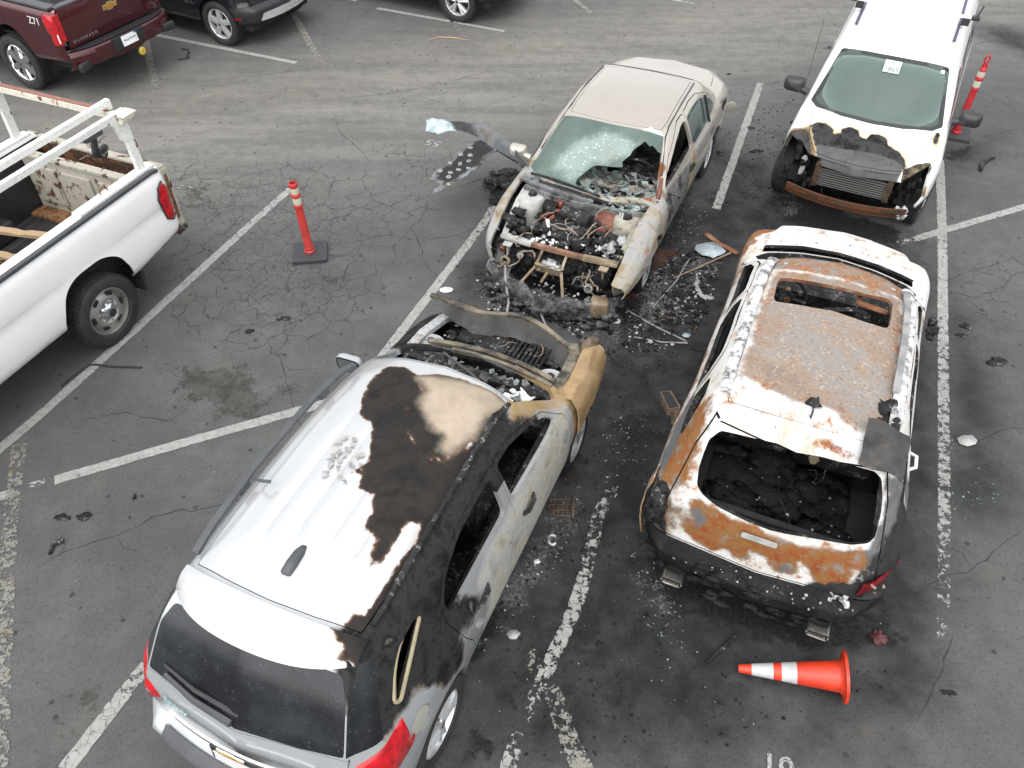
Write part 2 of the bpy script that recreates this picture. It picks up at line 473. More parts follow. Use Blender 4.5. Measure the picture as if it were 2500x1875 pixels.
def cut(bm, poly, ax, side):
    """cut a polygon (in the plane across axis ax) into the faces that side() accepts; returns the faces inside"""
    i, j = AX[ax]; n = len(poly)
    xs = [p[0] for p in poly]; ys = [p[1] for p in poly]; bb = (min(xs), max(xs), min(ys), max(ys))
    bm.normal_update()
    def near(f, lo, hi):
        c = [(v.co[i], v.co[j]) for v in f.verts]
        return not (max(p[0] for p in c) < lo[0] or min(p[0] for p in c) > hi[0] or max(p[1] for p in c) < lo[1] or min(p[1] for p in c) > hi[1])
    cand = [f for f in bm.faces if near(f, (bb[0], bb[2]), (bb[1], bb[3])) and side(f)]
    cs = set(cand)
    for k in range(n):
        a, b = poly[k], poly[(k + 1) % n]
        e = (b[0] - a[0], b[1] - a[1]); L = math.hypot(*e)
        if L < 1e-5: continue
        no = [0, 0, 0]; no[i] = -e[1] / L; no[j] = e[0] / L; co = [0, 0, 0]; co[i] = a[0]; co[j] = a[1]
        lo = (min(a[0], b[0]) - 1e-4, min(a[1], b[1]) - 1e-4); hi = (max(a[0], b[0]) + 1e-4, max(a[1], b[1]) + 1e-4)
        fs = [f for f in cs if f.is_valid and near(f, lo, hi)]
        if not fs: continue
        geom = list({v for f in fs for v in f.verts}) + list({x for f in fs for x in f.edges}) + fs
        r = bmesh.ops.bisect_plane(bm, geom=geom, dist=1e-5, plane_co=co, plane_no=no)
        for g in r['geom']:
            if isinstance(g, bmesh.types.BMFace): cs.add(g)
        cs = {f for f in cs if f.is_valid}
    # faces cut in two leave new faces that bisect may not report: look them up again
    cand = [f for f in bm.faces if near(f, (bb[0], bb[2]), (bb[1], bb[3])) and side(f)]
    if not cand: return []
    ctr = np.array([[f.calc_center_median()[i], f.calc_center_median()[j]] for f in cand])
    ins = inpoly(ctr, poly)
    return [f for f, q in zip(cand, ins) if q]
def take(bm, faces):
    """move faces out of bm into a new bmesh"""
    nb = bmesh.new(); mp = {}
    for f in faces:
        vs = []
        for v in f.verts:
            if v not in mp: mp[v] = nb.verts.new(v.co)
            vs.append(mp[v])
        try: nb.faces.new(vs)
        except ValueError: pass
    bmesh.ops.delete(bm, geom=faces, context='FACES')
    return nb
def right(f): return f.normal.x > .25
def left(f): return f.normal.x < -.25
def upward(f): return f.normal.z > .15
def back(f): return f.normal.y < -.2
def front(f): return f.normal.y > .1
def panel(bm, poly, ax, side, gap=.007):
    """a separate panel with a real gap round it"""
    ring = set(cut(bm, poly, ax, side)); inner = cut(bm, offs(poly, gap), ax, side)
    p = take(bm, inner)
    rest = [f for f in cut(bm, poly, ax, side)]
    if rest: bmesh.ops.delete(bm, geom=rest, context='FACES')
    return p
def hole(bm, poly, ax, side):
    fs = cut(bm, poly, ax, side)
    if fs: bmesh.ops.delete(bm, geom=fs, context='FACES')
def skin(name, bm, mats, parent, th=.03, off=-1, sm=42, paint=None):
    """finish a sheet-metal panel: thickness inwards, own inner material, burn attributes"""
    me = bpy.data.meshes.new(name)
    for v in [v for v in bm.verts if not v.link_faces]: bm.verts.remove(v)
    bm.normal_update(); bm.to_mesh(me); bm.free()
    o = link(name, me, parent, mats)
    if th:
        md = o.modifiers.new('s', 'SOLIDIFY'); md.thickness = th; md.offset = off; md.use_even_offset = False
        md.material_offset = 1 if len(mats) > 1 else 0; md.material_offset_rim = 1 if len(mats) > 2 else 0
        bake(o)
    smooth(o.data, sm)
    if paint: paint(o.data)
    return o
class Caster:
    """finds the spot of a car body that a photograph pixel shows, in the car's own coordinates"""
    def __init__(self, bm, loc, rz):
        self.t = BVHTree.FromBMesh(bm); self.M = Matrix.Translation(Vector(loc)) @ Matrix.Rotation(rz, 4, 'Z'); self.I = self.M.inverted()
    def __call__(self, px, py, zfall=1.0):
        o = self.I @ CAM_P; d = (self.I.to_3x3() @ pray(px, py)).normalized()
        h = self.t.ray_cast(o, d)
        if h[0] is None:
            t = (zfall - o.z) / d.z; return o + d * t
        return h[0]
    def poly(self, pts, ax, zfall=1.0):
        i, j = AX[ax]; out = []
        for p in pts:
            q = self(*p, zfall); out.append((q[i], q[j]))
        return out
def painter(layers):
    """layers: {attr: [(polygon, axis, weight side)...] or a number}; the largest signed distance wins"""
    def f(me):
        C = coords(me)
        nr = np.empty(len(me.vertices) * 3); me.vertices.foreach_get('normal', nr); nr = nr.reshape(-1, 3)
        for at, ls in layers.items():
            v = np.full(len(C), -1.0)
            for L in ls:
                if callable(L): d = L(C, nr)
                else:
                    i, j = AX[L[1]]; d = sdf(C[:, (i, j)], L[0])
                    if len(L) > 2 and L[2] is not None: d = np.where(L[2](C, nr), d, -1.0)
                v = np.maximum(v, d)
            set_attr(me, at, v)
    return f

# ================================================================== wheels
def wheel(parent, x, y, R, wd, rim='steel', rimR=None, side=1, spokes=5, mat_='alloy', steer=0.0, sink=0.0):
    """a wheel standing at x, y of its car, outer face towards side*x:  wheel > tyre, rim"""
    e = bpy.data.objects.new('wheel', None); COL.objects.link(e); e.parent = parent
    e.location = (x, y, R - sink); e.rotation_euler = (0, 0, steer); e.empty_display_size = .1
    rimR = rimR or R * .64; h = wd / 2
    M = Matrix.Rotation(PI / 2 * side, 4, 'Y')
    bm = bmesh.new()
    pr = [(rimR - .01, -h * .8), (rimR + .02, -h * .96), (R * .86, -h), (R * .965, -h * .86), (R, -h * .6), (R, 0), (R, h * .6), (R * .965, h * .86), (R * .86, h), (rimR + .02, h * .96), (rimR, h * .80)]
    add_lathe(bm, pr, M, 48)
    for k in range(56):                                              # tread blocks
        t = 2 * PI * k / 56
        for s_ in (-.62, -.2, .2, .62):
            q = Matrix.Rotation(t + (.02 if s_ > 0 else -.02), 4, 'Z') @ Matrix.Translation((R + .002, 0, s_ * h)) 
            add_box(bm, (0, 0, 0), (.014, .030 * R / .37, h * .30), M @ q)
    bm_obj('tyre', bm, MAT['rubber'], e, 40)
    bm = bmesh.new(); of = h * .78
    if rim == 'steel':
        prf = [(rimR, of), (rimR * .955, of + .004), (rimR * .93, of - .02), (rimR * .90, of - .055), (rimR * .84, of - .06), (rimR * .62, of - .012), (rimR * .52, of - .010), (rimR * .44, of - .03), (rimR * .40, of - .03)]
        add_lathe(bm, prf, M, 40)
        add_lathe(bm, [(rimR * .42, of - .035), (.001, of - .035)], M, 24)
        for k in range(8):                                           # hand holes of the pressed disc
            t = 2 * PI * k / 8
        o = bm_obj('rim', bm, MAT['steel'], e, 40)
        bm = bmesh.new()
        for k in range(6):
            t = 2 * PI * (k + .5) / 6
            q = Matrix.Rotation(t, 4, 'Z') @ Matrix.Translation((rimR * .74, 0, of - .026)) @ Matrix.Rotation(rad(24), 4, 'Y')
            add_prism(bm, rpoly([(-.022, -.042), (.022, -.042), (.022, .042), (-.022, .042)], .02), 0, .006, M @ q)
        bm_obj('vent_hole', bm, MAT['under'], o)
        bm = bmesh.new()
        add_lathe(bm, [(rimR * .36, of - .03), (rimR * .35, of + .01), (rimR * .24, of + .03), (rimR * .17, of + .035)], M, 32)
        for k in range(8):
            t = 2 * PI * k / 8; q = Matrix.Rotation(t, 4, 'Z') @ Matrix.Translation((rimR * .40, 0, of - .02))
            add_box(bm, (0, 0, 0), (rimR * .14, .030, .03), M @ q, .006)
        bm_obj('hub_cap', bm, MAT['chrome'], o, 40)
        bm = bmesh.new(); add_lathe(bm, [(rimR * .17, of + .035), (rimR * .16, of + .05), (.001, of + .052)], M, 24)
        bm_obj('centre_cap', bm, MAT['black'], o, 40)
    else:
        add_lathe(bm, [(rimR, of), (rimR * .95, of + .006), (rimR * .91, of - .01), (rimR * .88, of - .07), (rimR * .86, -h * .5)], M, 40)
        add_lathe(bm, [(rimR * .22, of - .01), (rimR * .20, of + .004), (rimR * .12, of + .010), (.001, of + .010)], M, 24)
        for k in range(spokes):
            t0 = 2 * PI * k / spokes
            for dt in ((-.0,) if rim != 'split' else (-.16, .16)):
                wi, wo_ = (.075, .062) if rim == 'wide' else (.05, .05)
                wi *= rimR / .24; wo_ *= rimR / .24
                if rim == 'split': wi *= .55; wo_ *= .8
                q = M @ Matrix.Rotation(t0 + dt, 4, 'Z')
                a = [(rimR * .15, -wi / 2), (rimR * .93, -wo_ / 2 * 1.25), (rimR * .93, wo_ / 2 * 1.25), (rimR * .15, wi / 2)]
                vs = [bm.verts.new(q @ Vector((p[0], p[1], (of + .002 if p[0] < rimR * .5 else of - .008)))) for p in a]
                vm = [bm.verts.new(q @ Vector((p[0], p[1] * 1.25, of - .05))) for p in a]
                rd = [bm.verts.new(q @ Vector((r_, 0, z_))) for r_, z_ in ((rimR * .15, of + .012), (rimR * .93, of + .004))]
                for f in ((vs[0], vs[1], rd[1], rd[0]), (rd[0], rd[1], vs[2], vs[3]), (vs[0], vm[0], vm[1], vs[1]), (vs[3], vs[2], vm[2], vm[3])): bm.faces.new(f)
        bmesh.ops.recalc_face_normals(bm, faces=bm.faces)
        o = bm_obj('rim', bm, MAT[mat_], e, 35)
        bm = bmesh.new(); add_lathe(bm, [(rimR * .88, of - .08), (.001, of - .08)], M, 32)
        add_lathe(bm, [(rimR * .7, of - .07), (rimR * .3, of - .07)], M, 32)
        bm_obj('brake_disc', bm, MAT['under'], o)
        bm = bmesh.new(); add_lathe(bm, [(rimR * .11, of + .010), (rimR * .09, of + .018), (.001, of + .018)], M, 20)
        bm_obj('centre_cap', bm, MAT['trim'], o, 40)
    return e
def arch(cy, cz, r, zb, n=20, flat=1.0):
    """outline of a wheel opening in the side view"""
    pts = [(cy - r, zb)]
    for k in range(n + 1):
        t = PI - PI * k / n; pts.append((cy + r * math.cos(t), cz + r * flat * math.sin(t)))
    pts.append((cy + r, zb)); return pts
def wheel_wells(parent, spots, R, w, top=.55, mat_='under'):
    for x, y in spots:
        bm = bmesh.new()
        sg = 1 if x > 0 else -1; n = 14
        for k in range(n):
            t0, t1 = PI * k / n, PI * (k + 1) / n
            A = [(sg * (abs(x) + w * .35), y + R * math.cos(t), top - R + R * math.sin(t) + .0) for t in (t0, t1)]
            Bq = [(sg * (abs(x) - w * 1.2), p[1], p[2]) for p in A]
            bm.faces.new([bm.verts.new(p) for p in (A[0], A[1], Bq[1], Bq[0])])
        c = [bm.verts.new((sg * (abs(x) - w * 1.2), y + R * math.cos(PI * k / n), top - R + R * math.sin(PI * k / n))) for k in range(n + 1)]
        bm.faces.new(c)
        bm_obj('wheel_well', bm, MAT[mat_], parent)
# ================================================================== ground
def gpoly(pts): return [tuple(gp(*p)[:2]) for p in pts]
def make_ground():
    m, t = new_mat('asphalt')
    P = t.pos()
    big = t.noise(.55, 5, .6, P); mid = t.noise(3.2, 6, .68, P, .3); fine = t.noise(95, 3, .7, P); grit = t.noise(34, 5, .75, P)
    c = t.mix(t.ss(big, .3, .7), (.078, .0805, .081), (.112, .1145, .113))
    c = t.mix(t.ss(mid, .35, .72), t.mix(.5, c, (.060, .062, .062)), c)
    c = t.mix(t.m('MULTIPLY', t.ss(t.noise(1.4, 6, .7, P), .50, .72), .5), c, (.118, .106, .092))
    band = t.attr('band')
    bn = t.m('MULTIPLY', band, t.ss(t.noise(1.1, 6, .65, P), .25, .65))
    c = t.mix(bn, c, t.mix(t.ss(mid, .3, .7), (.165, .142, .104), (.19, .170, .136)))
    lane = t.attr('lane'); sv = t.map(P, (.35, 2.6, 1), (0, 0, rad(-23))); stk = t.m('ADD', t.m('MULTIPLY', t.noise(1.0, 6, .68, sv), .6), t.m('MULTIPLY', t.noise(5.5, 6, .75, P), .4))
    c = t.mix(t.m('MULTIPLY', lane, .85), c, t.mix(t.ss(stk, .38, .62), (.124, .122, .116), (.205, .198, .182)))
    # oily wet patch beside the white truck
    ol = t.m('ADD', t.attr('oil'), t.m('MULTIPLY', t.m('SUBTRACT', t.noise(3.0, 7, .75, P), .5), 1.9))
    olm = t.ss(ol, 0.0, .10); c = t.mix(t.m('MULTIPLY', olm, t.m('ADD', .35, t.m('MULTIPLY', t.ss(t.noise(7, 6, .75, P), .40, .60), .45))), c, (.034, .031, .023))
    # soot
    so_ = t.m('ADD', t.attr('soot'), t.m('MULTIPLY', t.m('SUBTRACT', t.noise(1.2, 7, .68, P), .5), 1.3))
    sm_ = t.ss(so_, -.45, .55)
    sc = t.mix(t.ss(mid, .32, .70), (.008, .0085, .009), (.030, .0315, .034))
    sc = t.mix(t.m('MULTIPLY', t.ss(t.noise(2.2, 6, .7, t.vadd(P, (7, 3, 1))), .52, .70), .6), sc, (.054, .048, .042))
    c = t.mix(t.m('MULTIPLY', sm_, .92), c, sc)
    s2 = t.m('ADD', t.attr('tar'), t.m('MULTIPLY', t.m('SUBTRACT', t.noise(4.2, 7, .72, P), .5), .85))
    s2m = t.ss(s2, -.02, .10); c = t.mix(t.m('MULTIPLY', s2m, .92), c, t.mix(t.ss(grit, .4, .66), (.006, .006, .0065), (.020, .020, .0205)))
    rs = t.m('ADD', t.attr('redrust'), t.m('MULTIPLY', t.m('SUBTRACT', t.noise(5, 6, .7, P), .5), .6))
    c = t.mix(t.m('MULTIPLY', t.ss(rs, -.02, .15), .7), c, t.mix(t.ss(mid, .4, .6), (.045, .022, .016), (.11, .05, .03)))
    # ash dust and tiny glass and plaster-white bits
    as_ = t.m('ADD', t.attr('ash'), t.m('MULTIPLY', t.m('SUBTRACT', t.noise(6, 7, .72, P), .5), .9))
    c = t.mix(t.m('MULTIPLY', t.ss(as_, .0, .18), t.ss(grit, .42, .62)), c, (.15, .153, .157))
    v1 = t.vor(26, 'F1', P); v1c = t.vor(26, 'F1', P, 'Color')
    sep = t.n('ShaderNodeSeparateColor'); t.l(v1c, sep.inputs[0])
    sp = t.m('MULTIPLY', t.ss(t.m('ADD', v1, t.m('MULTIPLY', sep.outputs[1], .12)), .24, .14), t.m('GREATER_THAN', sep.outputs[0], t.m('SUBTRACT', .992, t.m('MULTIPLY', t.ss(t.attr('ash'), -.5, .2), .22))))
    c = t.mix(sp, c, t.mix(sep.outputs[2], (.10, .10, .10), (.26, .26, .26)))
    v2 = t.vor(9, 'F1', t.vadd(P, (3.3, 1.7, 0))); v2c = t.vor(9, 'F1', t.vadd(P, (3.3, 1.7, 0)), 'Color')
    se2 = t.n('ShaderNodeSeparateColor'); t.l(v2c, se2.inputs[0])
    dk = t.m('MULTIPLY', t.ss(t.m('ADD', v2, t.m('MULTIPLY', t.m('SUBTRACT', grit, .5), .5)), .24, .14), t.m('GREATER_THAN', se2.outputs[1], .88))
    c = t.mix(t.m('MULTIPLY', dk, .75), c, (.028, .028, .029))
    # aggregate
    c = t.mix(t.ss(fine, .56, .72), c, t.mix(1.0, c, (1.7, 1.7, 1.65), 'MULTIPLY'))
    c = t.mix(t.ss(fine, .42, .30), c, t.mix(1.0, c, (.5, .5, .5), 'MULTIPLY'))
    c = t.mix(t.ss(grit, .46, .32), c, t.mix(1.0, c, (.50, .50, .50), 'MULTIPLY')); c = t.mix(t.ss(t.noise(14, 6, .78, P), .58, .70), c, t.mix(1.0, c, (.62, .62, .63), 'MULTIPLY')); c = t.mix(t.ss(grit, .60, .72), c, t.mix(1.0, c, (1.35, 1.35, 1.33), 'MULTIPLY'))
    # alligator cracking
    wv = t.vadd(P, t.vscale(t.noise(2.6, 4, .6, P, 0, True), .34))
    cr = t.vor(3.0, 'DISTANCE_TO_EDGE', wv); cr2 = t.vor(7.5, 'DISTANCE_TO_EDGE', wv)
    msk = t.m('ADD', t.attr('crackle'), t.m('MULTIPLY', t.m('SUBTRACT', t.noise(.9, 5, .65, P), .5), 2.2))
    k1 = t.m('MULTIPLY', t.ss(cr, .022, .006), t.ss(msk, -.1, .35)); k2 = t.m('MULTIPLY', t.ss(cr2, .036, .010), t.ss(msk, .45, .85))
    kk = t.m('MULTIPLY', t.m('MAXIMUM', k1, t.m('MULTIPLY', k2, .7)), t.ss(t.noise(5, 4, .6, P), .30, .52))
    c = t.mix(t.m('MULTIPLY', kk, .72), c, (.030, .030, .030))
    t.set(col=c, rough=t.m('SUBTRACT', .88, t.m('ADD', t.m('MULTIPLY', olm, .10), t.m('MULTIPLY', s2m, .12))), spec=.22)
    t.bump(t.m('SUBTRACT', t.m('ADD', fine, grit), t.m('MULTIPLY', kk, 1.5)), .55, .008)
    xs = np.concatenate([[-220, -90, -40, -22, -14], np.arange(-10.5, 10.51, .085), [14, 22, 40, 90, 220]])
    ys = np.concatenate([[-120, -50, -18, -6], np.arange(-.5, 20.01, .085), [26, 40, 90, 220]])
    X, Y = np.meshgrid(xs, ys); nx, ny = len(xs), len(ys)
    V = np.stack([X.ravel(), Y.ravel(), np.zeros(nx * ny)], 1)
    idx = np.arange(nx * ny).reshape(ny, nx)
    F = np.stack([idx[:-1, :-1], idx[:-1, 1:], idx[1:, 1:], idx[1:, :-1]], -1).reshape(-1, 4)
    me = bpy.data.meshes.new('asphalt_ground'); me.from_pydata(V.tolist(), [], F.tolist())
    o = link('asphalt_ground', me, None, m); tag(o, kind='structure')
    Q = V[:, :2]
    def big(polys): return np.maximum.reduce([sdf(Q, gpoly(D1(p))) for p in polys])
    set_attr(me, 'soot', big([
        [(1085, 410), (1200, 380), (1500, 420), (1560, 330), (1640, 340), (1720, 420), (1990, 520), (2025, 600), (2040, 900), (2040, 1380), (1990, 1440), (1700, 1560), (1560, 1680), (1180, 1690), (960, 1680), (1010, 1400), (1210, 1000), (1260, 700), (980, 660), (1020, 560)],
        [(1700, 1420), (2010, 1380), (2060, 1460), (1960, 1560), (1700, 1640)],
        [(2040, 640), (2100, 700), (2160, 1000), (2140, 1100), (2050, 1100)], [(2090, 40), (2230, 70), (2230, 120), (2120, 80)], [(2030, 320), (2150, 300), (2110, 345), (2040, 350)]]))
    set_attr(me, 'tar', big([
        [(1650, 425), (1740, 420), (1960, 500), (1950, 535), (1850, 520), (1690, 480)], [(1050, 395), (1100, 360), (1120, 390), (1080, 440), (1050, 430)],
        [(1400, 1190), (1450, 1230), (1900, 1350), (1970, 1310), (1960, 1390), (1860, 1420), (1700, 1400), (1500, 1330), (1400, 1260)],
        [(1040, 590), (1130, 640), (1330, 660), (1420, 560), (1450, 580), (1340, 690), (1130, 680), (1040, 640)],
        [(1480, 400), (1500, 410), (1460, 520), (1420, 540)], [(1320, 640), (1430, 600), (1420, 660), (1340, 680)], [(1200, 1000), (1240, 900), (1250, 1000), (1220, 1050)],
        [(1000, 1360), (1040, 1330), (1090, 1250), (1120, 1290), (1090, 1370), (1030, 1430)], [(1890, 1290), (1930, 1330), (1960, 1400), (1890, 1420)], [(1330, 900), (1420, 870), (1430, 960), (1350, 1000)],
        [(2045, 325), (2100, 315), (2090, 345), (2040, 345)], [(1780, 105), (1790, 100), (1860, 95), (1850, 110)], [(1000, 1600), (1060, 1560), (1060, 1640), (1000, 1650)]]))
    set_attr(me, 'ash', big([
        [(1040, 640), (1110, 625), (1180, 660), (1330, 660), (1360, 700), (1330, 750), (1180, 700), (1050, 680)], [(1360, 600), (1440, 560), (1480, 700), (1380, 720)],
        [(1490, 520), (1560, 530), (1570, 560), (1500, 640), (1490, 700), (1450, 690)], [(1060, 1280), (1130, 1200), (1170, 1150), (1200, 1200), (1130, 1320), (1080, 1400)], [(1360, 1240), (1420, 1250), (1470, 1330), (1420, 1350)],
        [(1160, 1080), (1260, 1060), (1230, 1180), (1170, 1180)], [(1660, 430), (1730, 430), (1740, 470), (1690, 470)]]))
    set_attr(me, 'redrust', big([[(1390, 535), (1460, 530), (1470, 560), (1400, 590)], [(1320, 625), (1390, 610), (1380, 650), (1330, 660)], [(1215, 1000), (1260, 1000), (1250, 1040), (1210, 1040)], [(1040, 660), (1090, 660), (1090, 680), (1050, 680)]]))
    set_attr(me, 'oil', big([[(370, 800), (430, 770), (500, 790), (590, 830), (600, 855), (540, 900), (460, 890), (390, 860)], [(440, 400), (440, 400), (441, 401)], [(398, 415), (440, 405), (450, 425), (405, 440)], [(170, 1500), (200, 1490), (190, 1540), (150, 1560)]]))
    a = rad(23); P0 = Vector(gp(*D1([(760, 185)])[0])[:2]); nrm = np.array([-math.sin(a), math.cos(a)]); dd = (Q - np.array(P0)) @ nrm
    set_attr(me, 'band', np.exp(-(dd / .75) ** 2) * .9 + np.exp(-((dd - 1.2) / .5) ** 2) * .25)
    set_attr(me, 'lane', np.exp(-((dd + .8) / 2.4) ** 2))
    set_attr(me, 'crackle', np.maximum(big([[(330, 330), (640, 330), (980, 420), (960, 520), (820, 720), (560, 800), (380, 740), (330, 500)], [(2050, 520), (2230, 560), (2230, 720), (2060, 700)], [(820, 300), (1000, 330), (950, 420), (800, 400)]]), -.9))
make_ground()

def paint_mat(name, col, stain):
    m, t = new_mat(name); P = t.pos()
    c = t.mix(t.ss(t.noise(9, 6, .7, P), .35, .75), col, tuple(x * .72 for x in col)); c = t.mix(t.ss(t.noise(5, 5, .7, P), .56, .72), c, stain)
    c = t.mix(t.ss(t.noise(60, 4, .7, P), .60, .75), c, (.12, .12, .115))
    t.set(col=c, rough=.75, spec=.3)
    n1 = t.noise(15, 7, .70, P, .4); n2 = t.noise(60, 4, .7, P)
    wv = t.vadd(P, t.vscale(t.noise(5, 4, .6, P, 0, True), .12)); ck = t.vor(11, 'DISTANCE_TO_EDGE', wv)
    a = t.m('ADD', t.m('ADD', n1, t.m('MULTIPLY', n2, .30)), t.m('MULTIPLY', t.ss(ck, .02, .0), -.35))
    al = t.ss(t.m('SUBTRACT', a, t.attr('wear')), .0, .05)
    tr = t.n('ShaderNodeBsdfTransparent'); mx = t.n('ShaderNodeMixShader')
    t.l(al, mx.inputs[0]); t.l(tr.outputs[0], mx.inputs[1]); t.l(t.p.outputs[0], mx.inputs[2]); t.l(mx.outputs[0], t.out.inputs[0])
    return m
MAT['line'] = paint_mat('white_line_paint', (.315, .312, .298), (.215, .21, .195))
MAT['yline'] = paint_mat('old_yellowed_line_paint', (.22, .215, .19), (.22, .165, .07))
_nl = 0
def line(pts, wd=.105, wear=(.4,), mat_='line', name='parking_line'):
    """painted line through photograph pixels; wear is spread along it (low = solid, high = flaked away)"""
    global _nl
    _nl += 1; W = [Vector(gp(*p)) for p in pts]; bm = bmesh.new(); L = [0]
    for a, b in zip(W, W[1:]): L.append(L[-1] + (b - a).length)
    n = max(2, int(L[-1] / .07)); rows = []; wv = []; z = .004 + .0006 * (_nl % 6)
    for i in range(n + 1):
        s = L[-1] * i / n; k = 0
        while k < len(L) - 2 and s > L[k + 1]: k += 1
        f = (s - L[k]) / max(1e-6, L[k + 1] - L[k]); p = W[k].lerp(W[k + 1], f); d = (W[k + 1] - W[k]).normalized(); nn = Vector((-d.y, d.x, 0))
        row = []
        for q in (-1, -.82, 0, .82, 1):
            j = random.uniform(-.004, .004) if abs(q) == 1 else 0
            row.append(bm.verts.new((p.x + nn.x * (q * wd / 2 + j), p.y + nn.y * (q * wd / 2 + j), z)))
            ww = np.interp(i / n, np.linspace(0, 1, len(wear)), wear); wv.append(ww + (.09 if abs(q) == 1 else 0))
        rows.append(row)
    for A, B in zip(rows, rows[1:]):
        for k in range(4): bm.faces.new((A[k], A[k + 1], B[k + 1], B[k]))
    o = bm_obj(name, bm, MAT[mat_]); set_attr(o.data, 'wear', wv); tag(o, kind='structure'); return o
line(D1([(-10, 978), (92, 892), (300, 705), (560, 468), (628, 408)]), .11, (.42, .48, .44, .44, .45, .58, .5))
line(D1([(690, 1010 - 1010 + 0), (700, -40)]), .1, (.4,)) if False else None
line(D1([(1070, 443), (1040, 490), (830, 765), (640, 1030)]), .11, (.60, .52, .42, .42, .42))
line(D1([(322, 1430), (285, 1478), (140, 1664)]), .12, (.62, .50, .46))
line(D1([(1643, 180), (1590, 330), (1547, 452)]), .11, (.55, .46, .46, .56))
line(D1([(1330, 1050), (1292, 1115), (1262, 1250), (1235, 1330), (1180, 1450), (1120, 1590), (1095, 1665)]), .12, (.72, .62, .64, .66, .55, .56, .60, .66, .72, .60))
line(D1([(2030, 345), (2035, 497), (2036, 590), (2038, 900), (2040, 1100), (2038, 1385)]), .115, (.45, .44, .46, .55, .48, .50, .60, .56, .62, .60, .68, .72))
line(D1([(118, 1038), (420, 950), (730, 864)]), .11, (.46, .40, .40, .42)); line(D1([(-5, 1075), (36, 1062)]), .11, (.45, .6)); line(D1([(62, 1050), (98, 1040)]), .07, (.6, .62))
line(D1([(1890, 545), (1945, 526), (2230, 442)]), .11, (.85, .5, .46, .46))
line(D1([(42, 960), (20, 1160), (8, 1400), (-5, 1670)]), .145, (.60, .64, .62, .63, .60), 'yline')
line(D1([(318, 72), (640, 136)]), .095, (.42, .40, .40, .42)); line(D1([(815, 18), (1090, 68)]), .09, (.5, .42, .42)); line(D1([(10, 190), (112, 216)]), .09, (.42, .44))
line(D1([(730, -8), (770, 2)]), .1, (.4, .4)); line(D1([(1430, -4), (1500, 8)]), .09, (.5, .6))
line(D1([(314, 85), (332, 170), (345, 235)]), .13, (.50, .55, .60, .72), 'yline')
line(D1([(625, 12), (668, 92), (712, 165)]), .12, (.52, .54, .56, .62, .75), 'yline'); line(D1([(942, -10), (998, 75), (1035, 118)]), .11, (.56, .62, .75), 'yline'); line(D1([(1235, -5), (1280, 30)]), .1, (.5, .6), 'yline')
line(D1([(1140, 1410), (1190, 1490), (1230, 1600), (1262, 1670)]), .15, (.68, .66, .68, .60, .58), 'yline')

def ground_text(s, px, size, ang, wear, sx=1.0):
    cu = bpy.data.curves.new('stall_number', 'FONT'); cu.body = s; cu.size = size; cu.align_x = 'CENTER'; cu.align_y = 'CENTER'; cu.offset = .004
    t = bpy.data.objects.new('src', cu); COL.objects.link(t)
    me = bpy.data.meshes.new_from_object(t.evaluated_get(bpy.context.evaluated_depsgraph_get()))
    bpy.data.objects.remove(t)
    me.transform(Matrix.Diagonal((sx, 1, 1, 1)))
    o = link('stall_number', me, None, MAT['line']); p = gp(*px); o.location = (p.x, p.y, .009); o.rotation_euler = (0, 0, rad(ang))
    me.materials.clear(); me.materials.append(MAT['line']); set_attr(me, 'wear', [wear] * len(me.vertices)); tag(o, kind='structure')
ground_text('55', D1([(936, 310)])[0], .25, -23 + 180, .55)
ground_text('19', D1([(1680, 1668)])[0], .29, -12, .52, .8)
ground_text('57', D1([(406, 403)])[0], .25, -23 + 180, .66)

def crack(pts, wd=.011, br=True):
    W = [Vector(gp(*p)) for p in pts]; bm = bmesh.new()
    def strip(W, wd, z=.002):
        L = sum((b - a).length for a, b in zip(W, W[1:])); Q = []
        for a, b in zip(W, W[1:]):
            n = max(1, int((b - a).length / .06))
            for i in range(n):
                p = a.lerp(b, i / n); Q.append(p + Vector((mnoise.noise(p * 9) * .035, mnoise.noise(p * 9 + Vector((5, 5, 5))) * .035, 0)))
        Q.append(W[-1]); prev = None
        for i, p in enumerate(Q):
            d = (Q[min(i + 1, len(Q) - 1)] - Q[max(0, i - 1)]); d.z = 0
            if d.length < 1e-6: continue
            d.normalize(); ww = wd * random.uniform(.25, 1.0) * min(1, .3 + 3 * i / len(Q), .3 + 3 * (len(Q) - 1 - i) / len(Q)) / 2
            n_ = Vector((-d.y, d.x, 0)) * ww; cur = (bm.verts.new((p.x + n_.x, p.y + n_.y, z)), bm.verts.new((p.x - n_.x, p.y - n_.y, z)))
            if prev: bm.faces.new((prev[0], prev[1], cur[1], cur[0]))
            prev = cur
        return Q
    Q = strip(W, wd)
    if br:
        for p in Q[4::7]:
            if random.random() < .6:
                a = random.random() * 6.28; r = random.uniform(.1, .35); strip([p, p + Vector((math.cos(a), math.sin(a), 0)) * r * .5, p + Vector((math.cos(a + .5), math.sin(a + .5), 0)) * r], wd * .6, .0025)
    o = bm_obj('asphalt_crack', bm, MAT['crack']); tag(o, kind='structure')
MAT['crack'] = simple('crack_dark', (.022, .021, .020), .95)  # the cracks' own even dark colour
CX2 = crop(0, 950, .2712); CX6 = crop(2050, 600, .3617); CX4 = crop(350, 0, .45208)
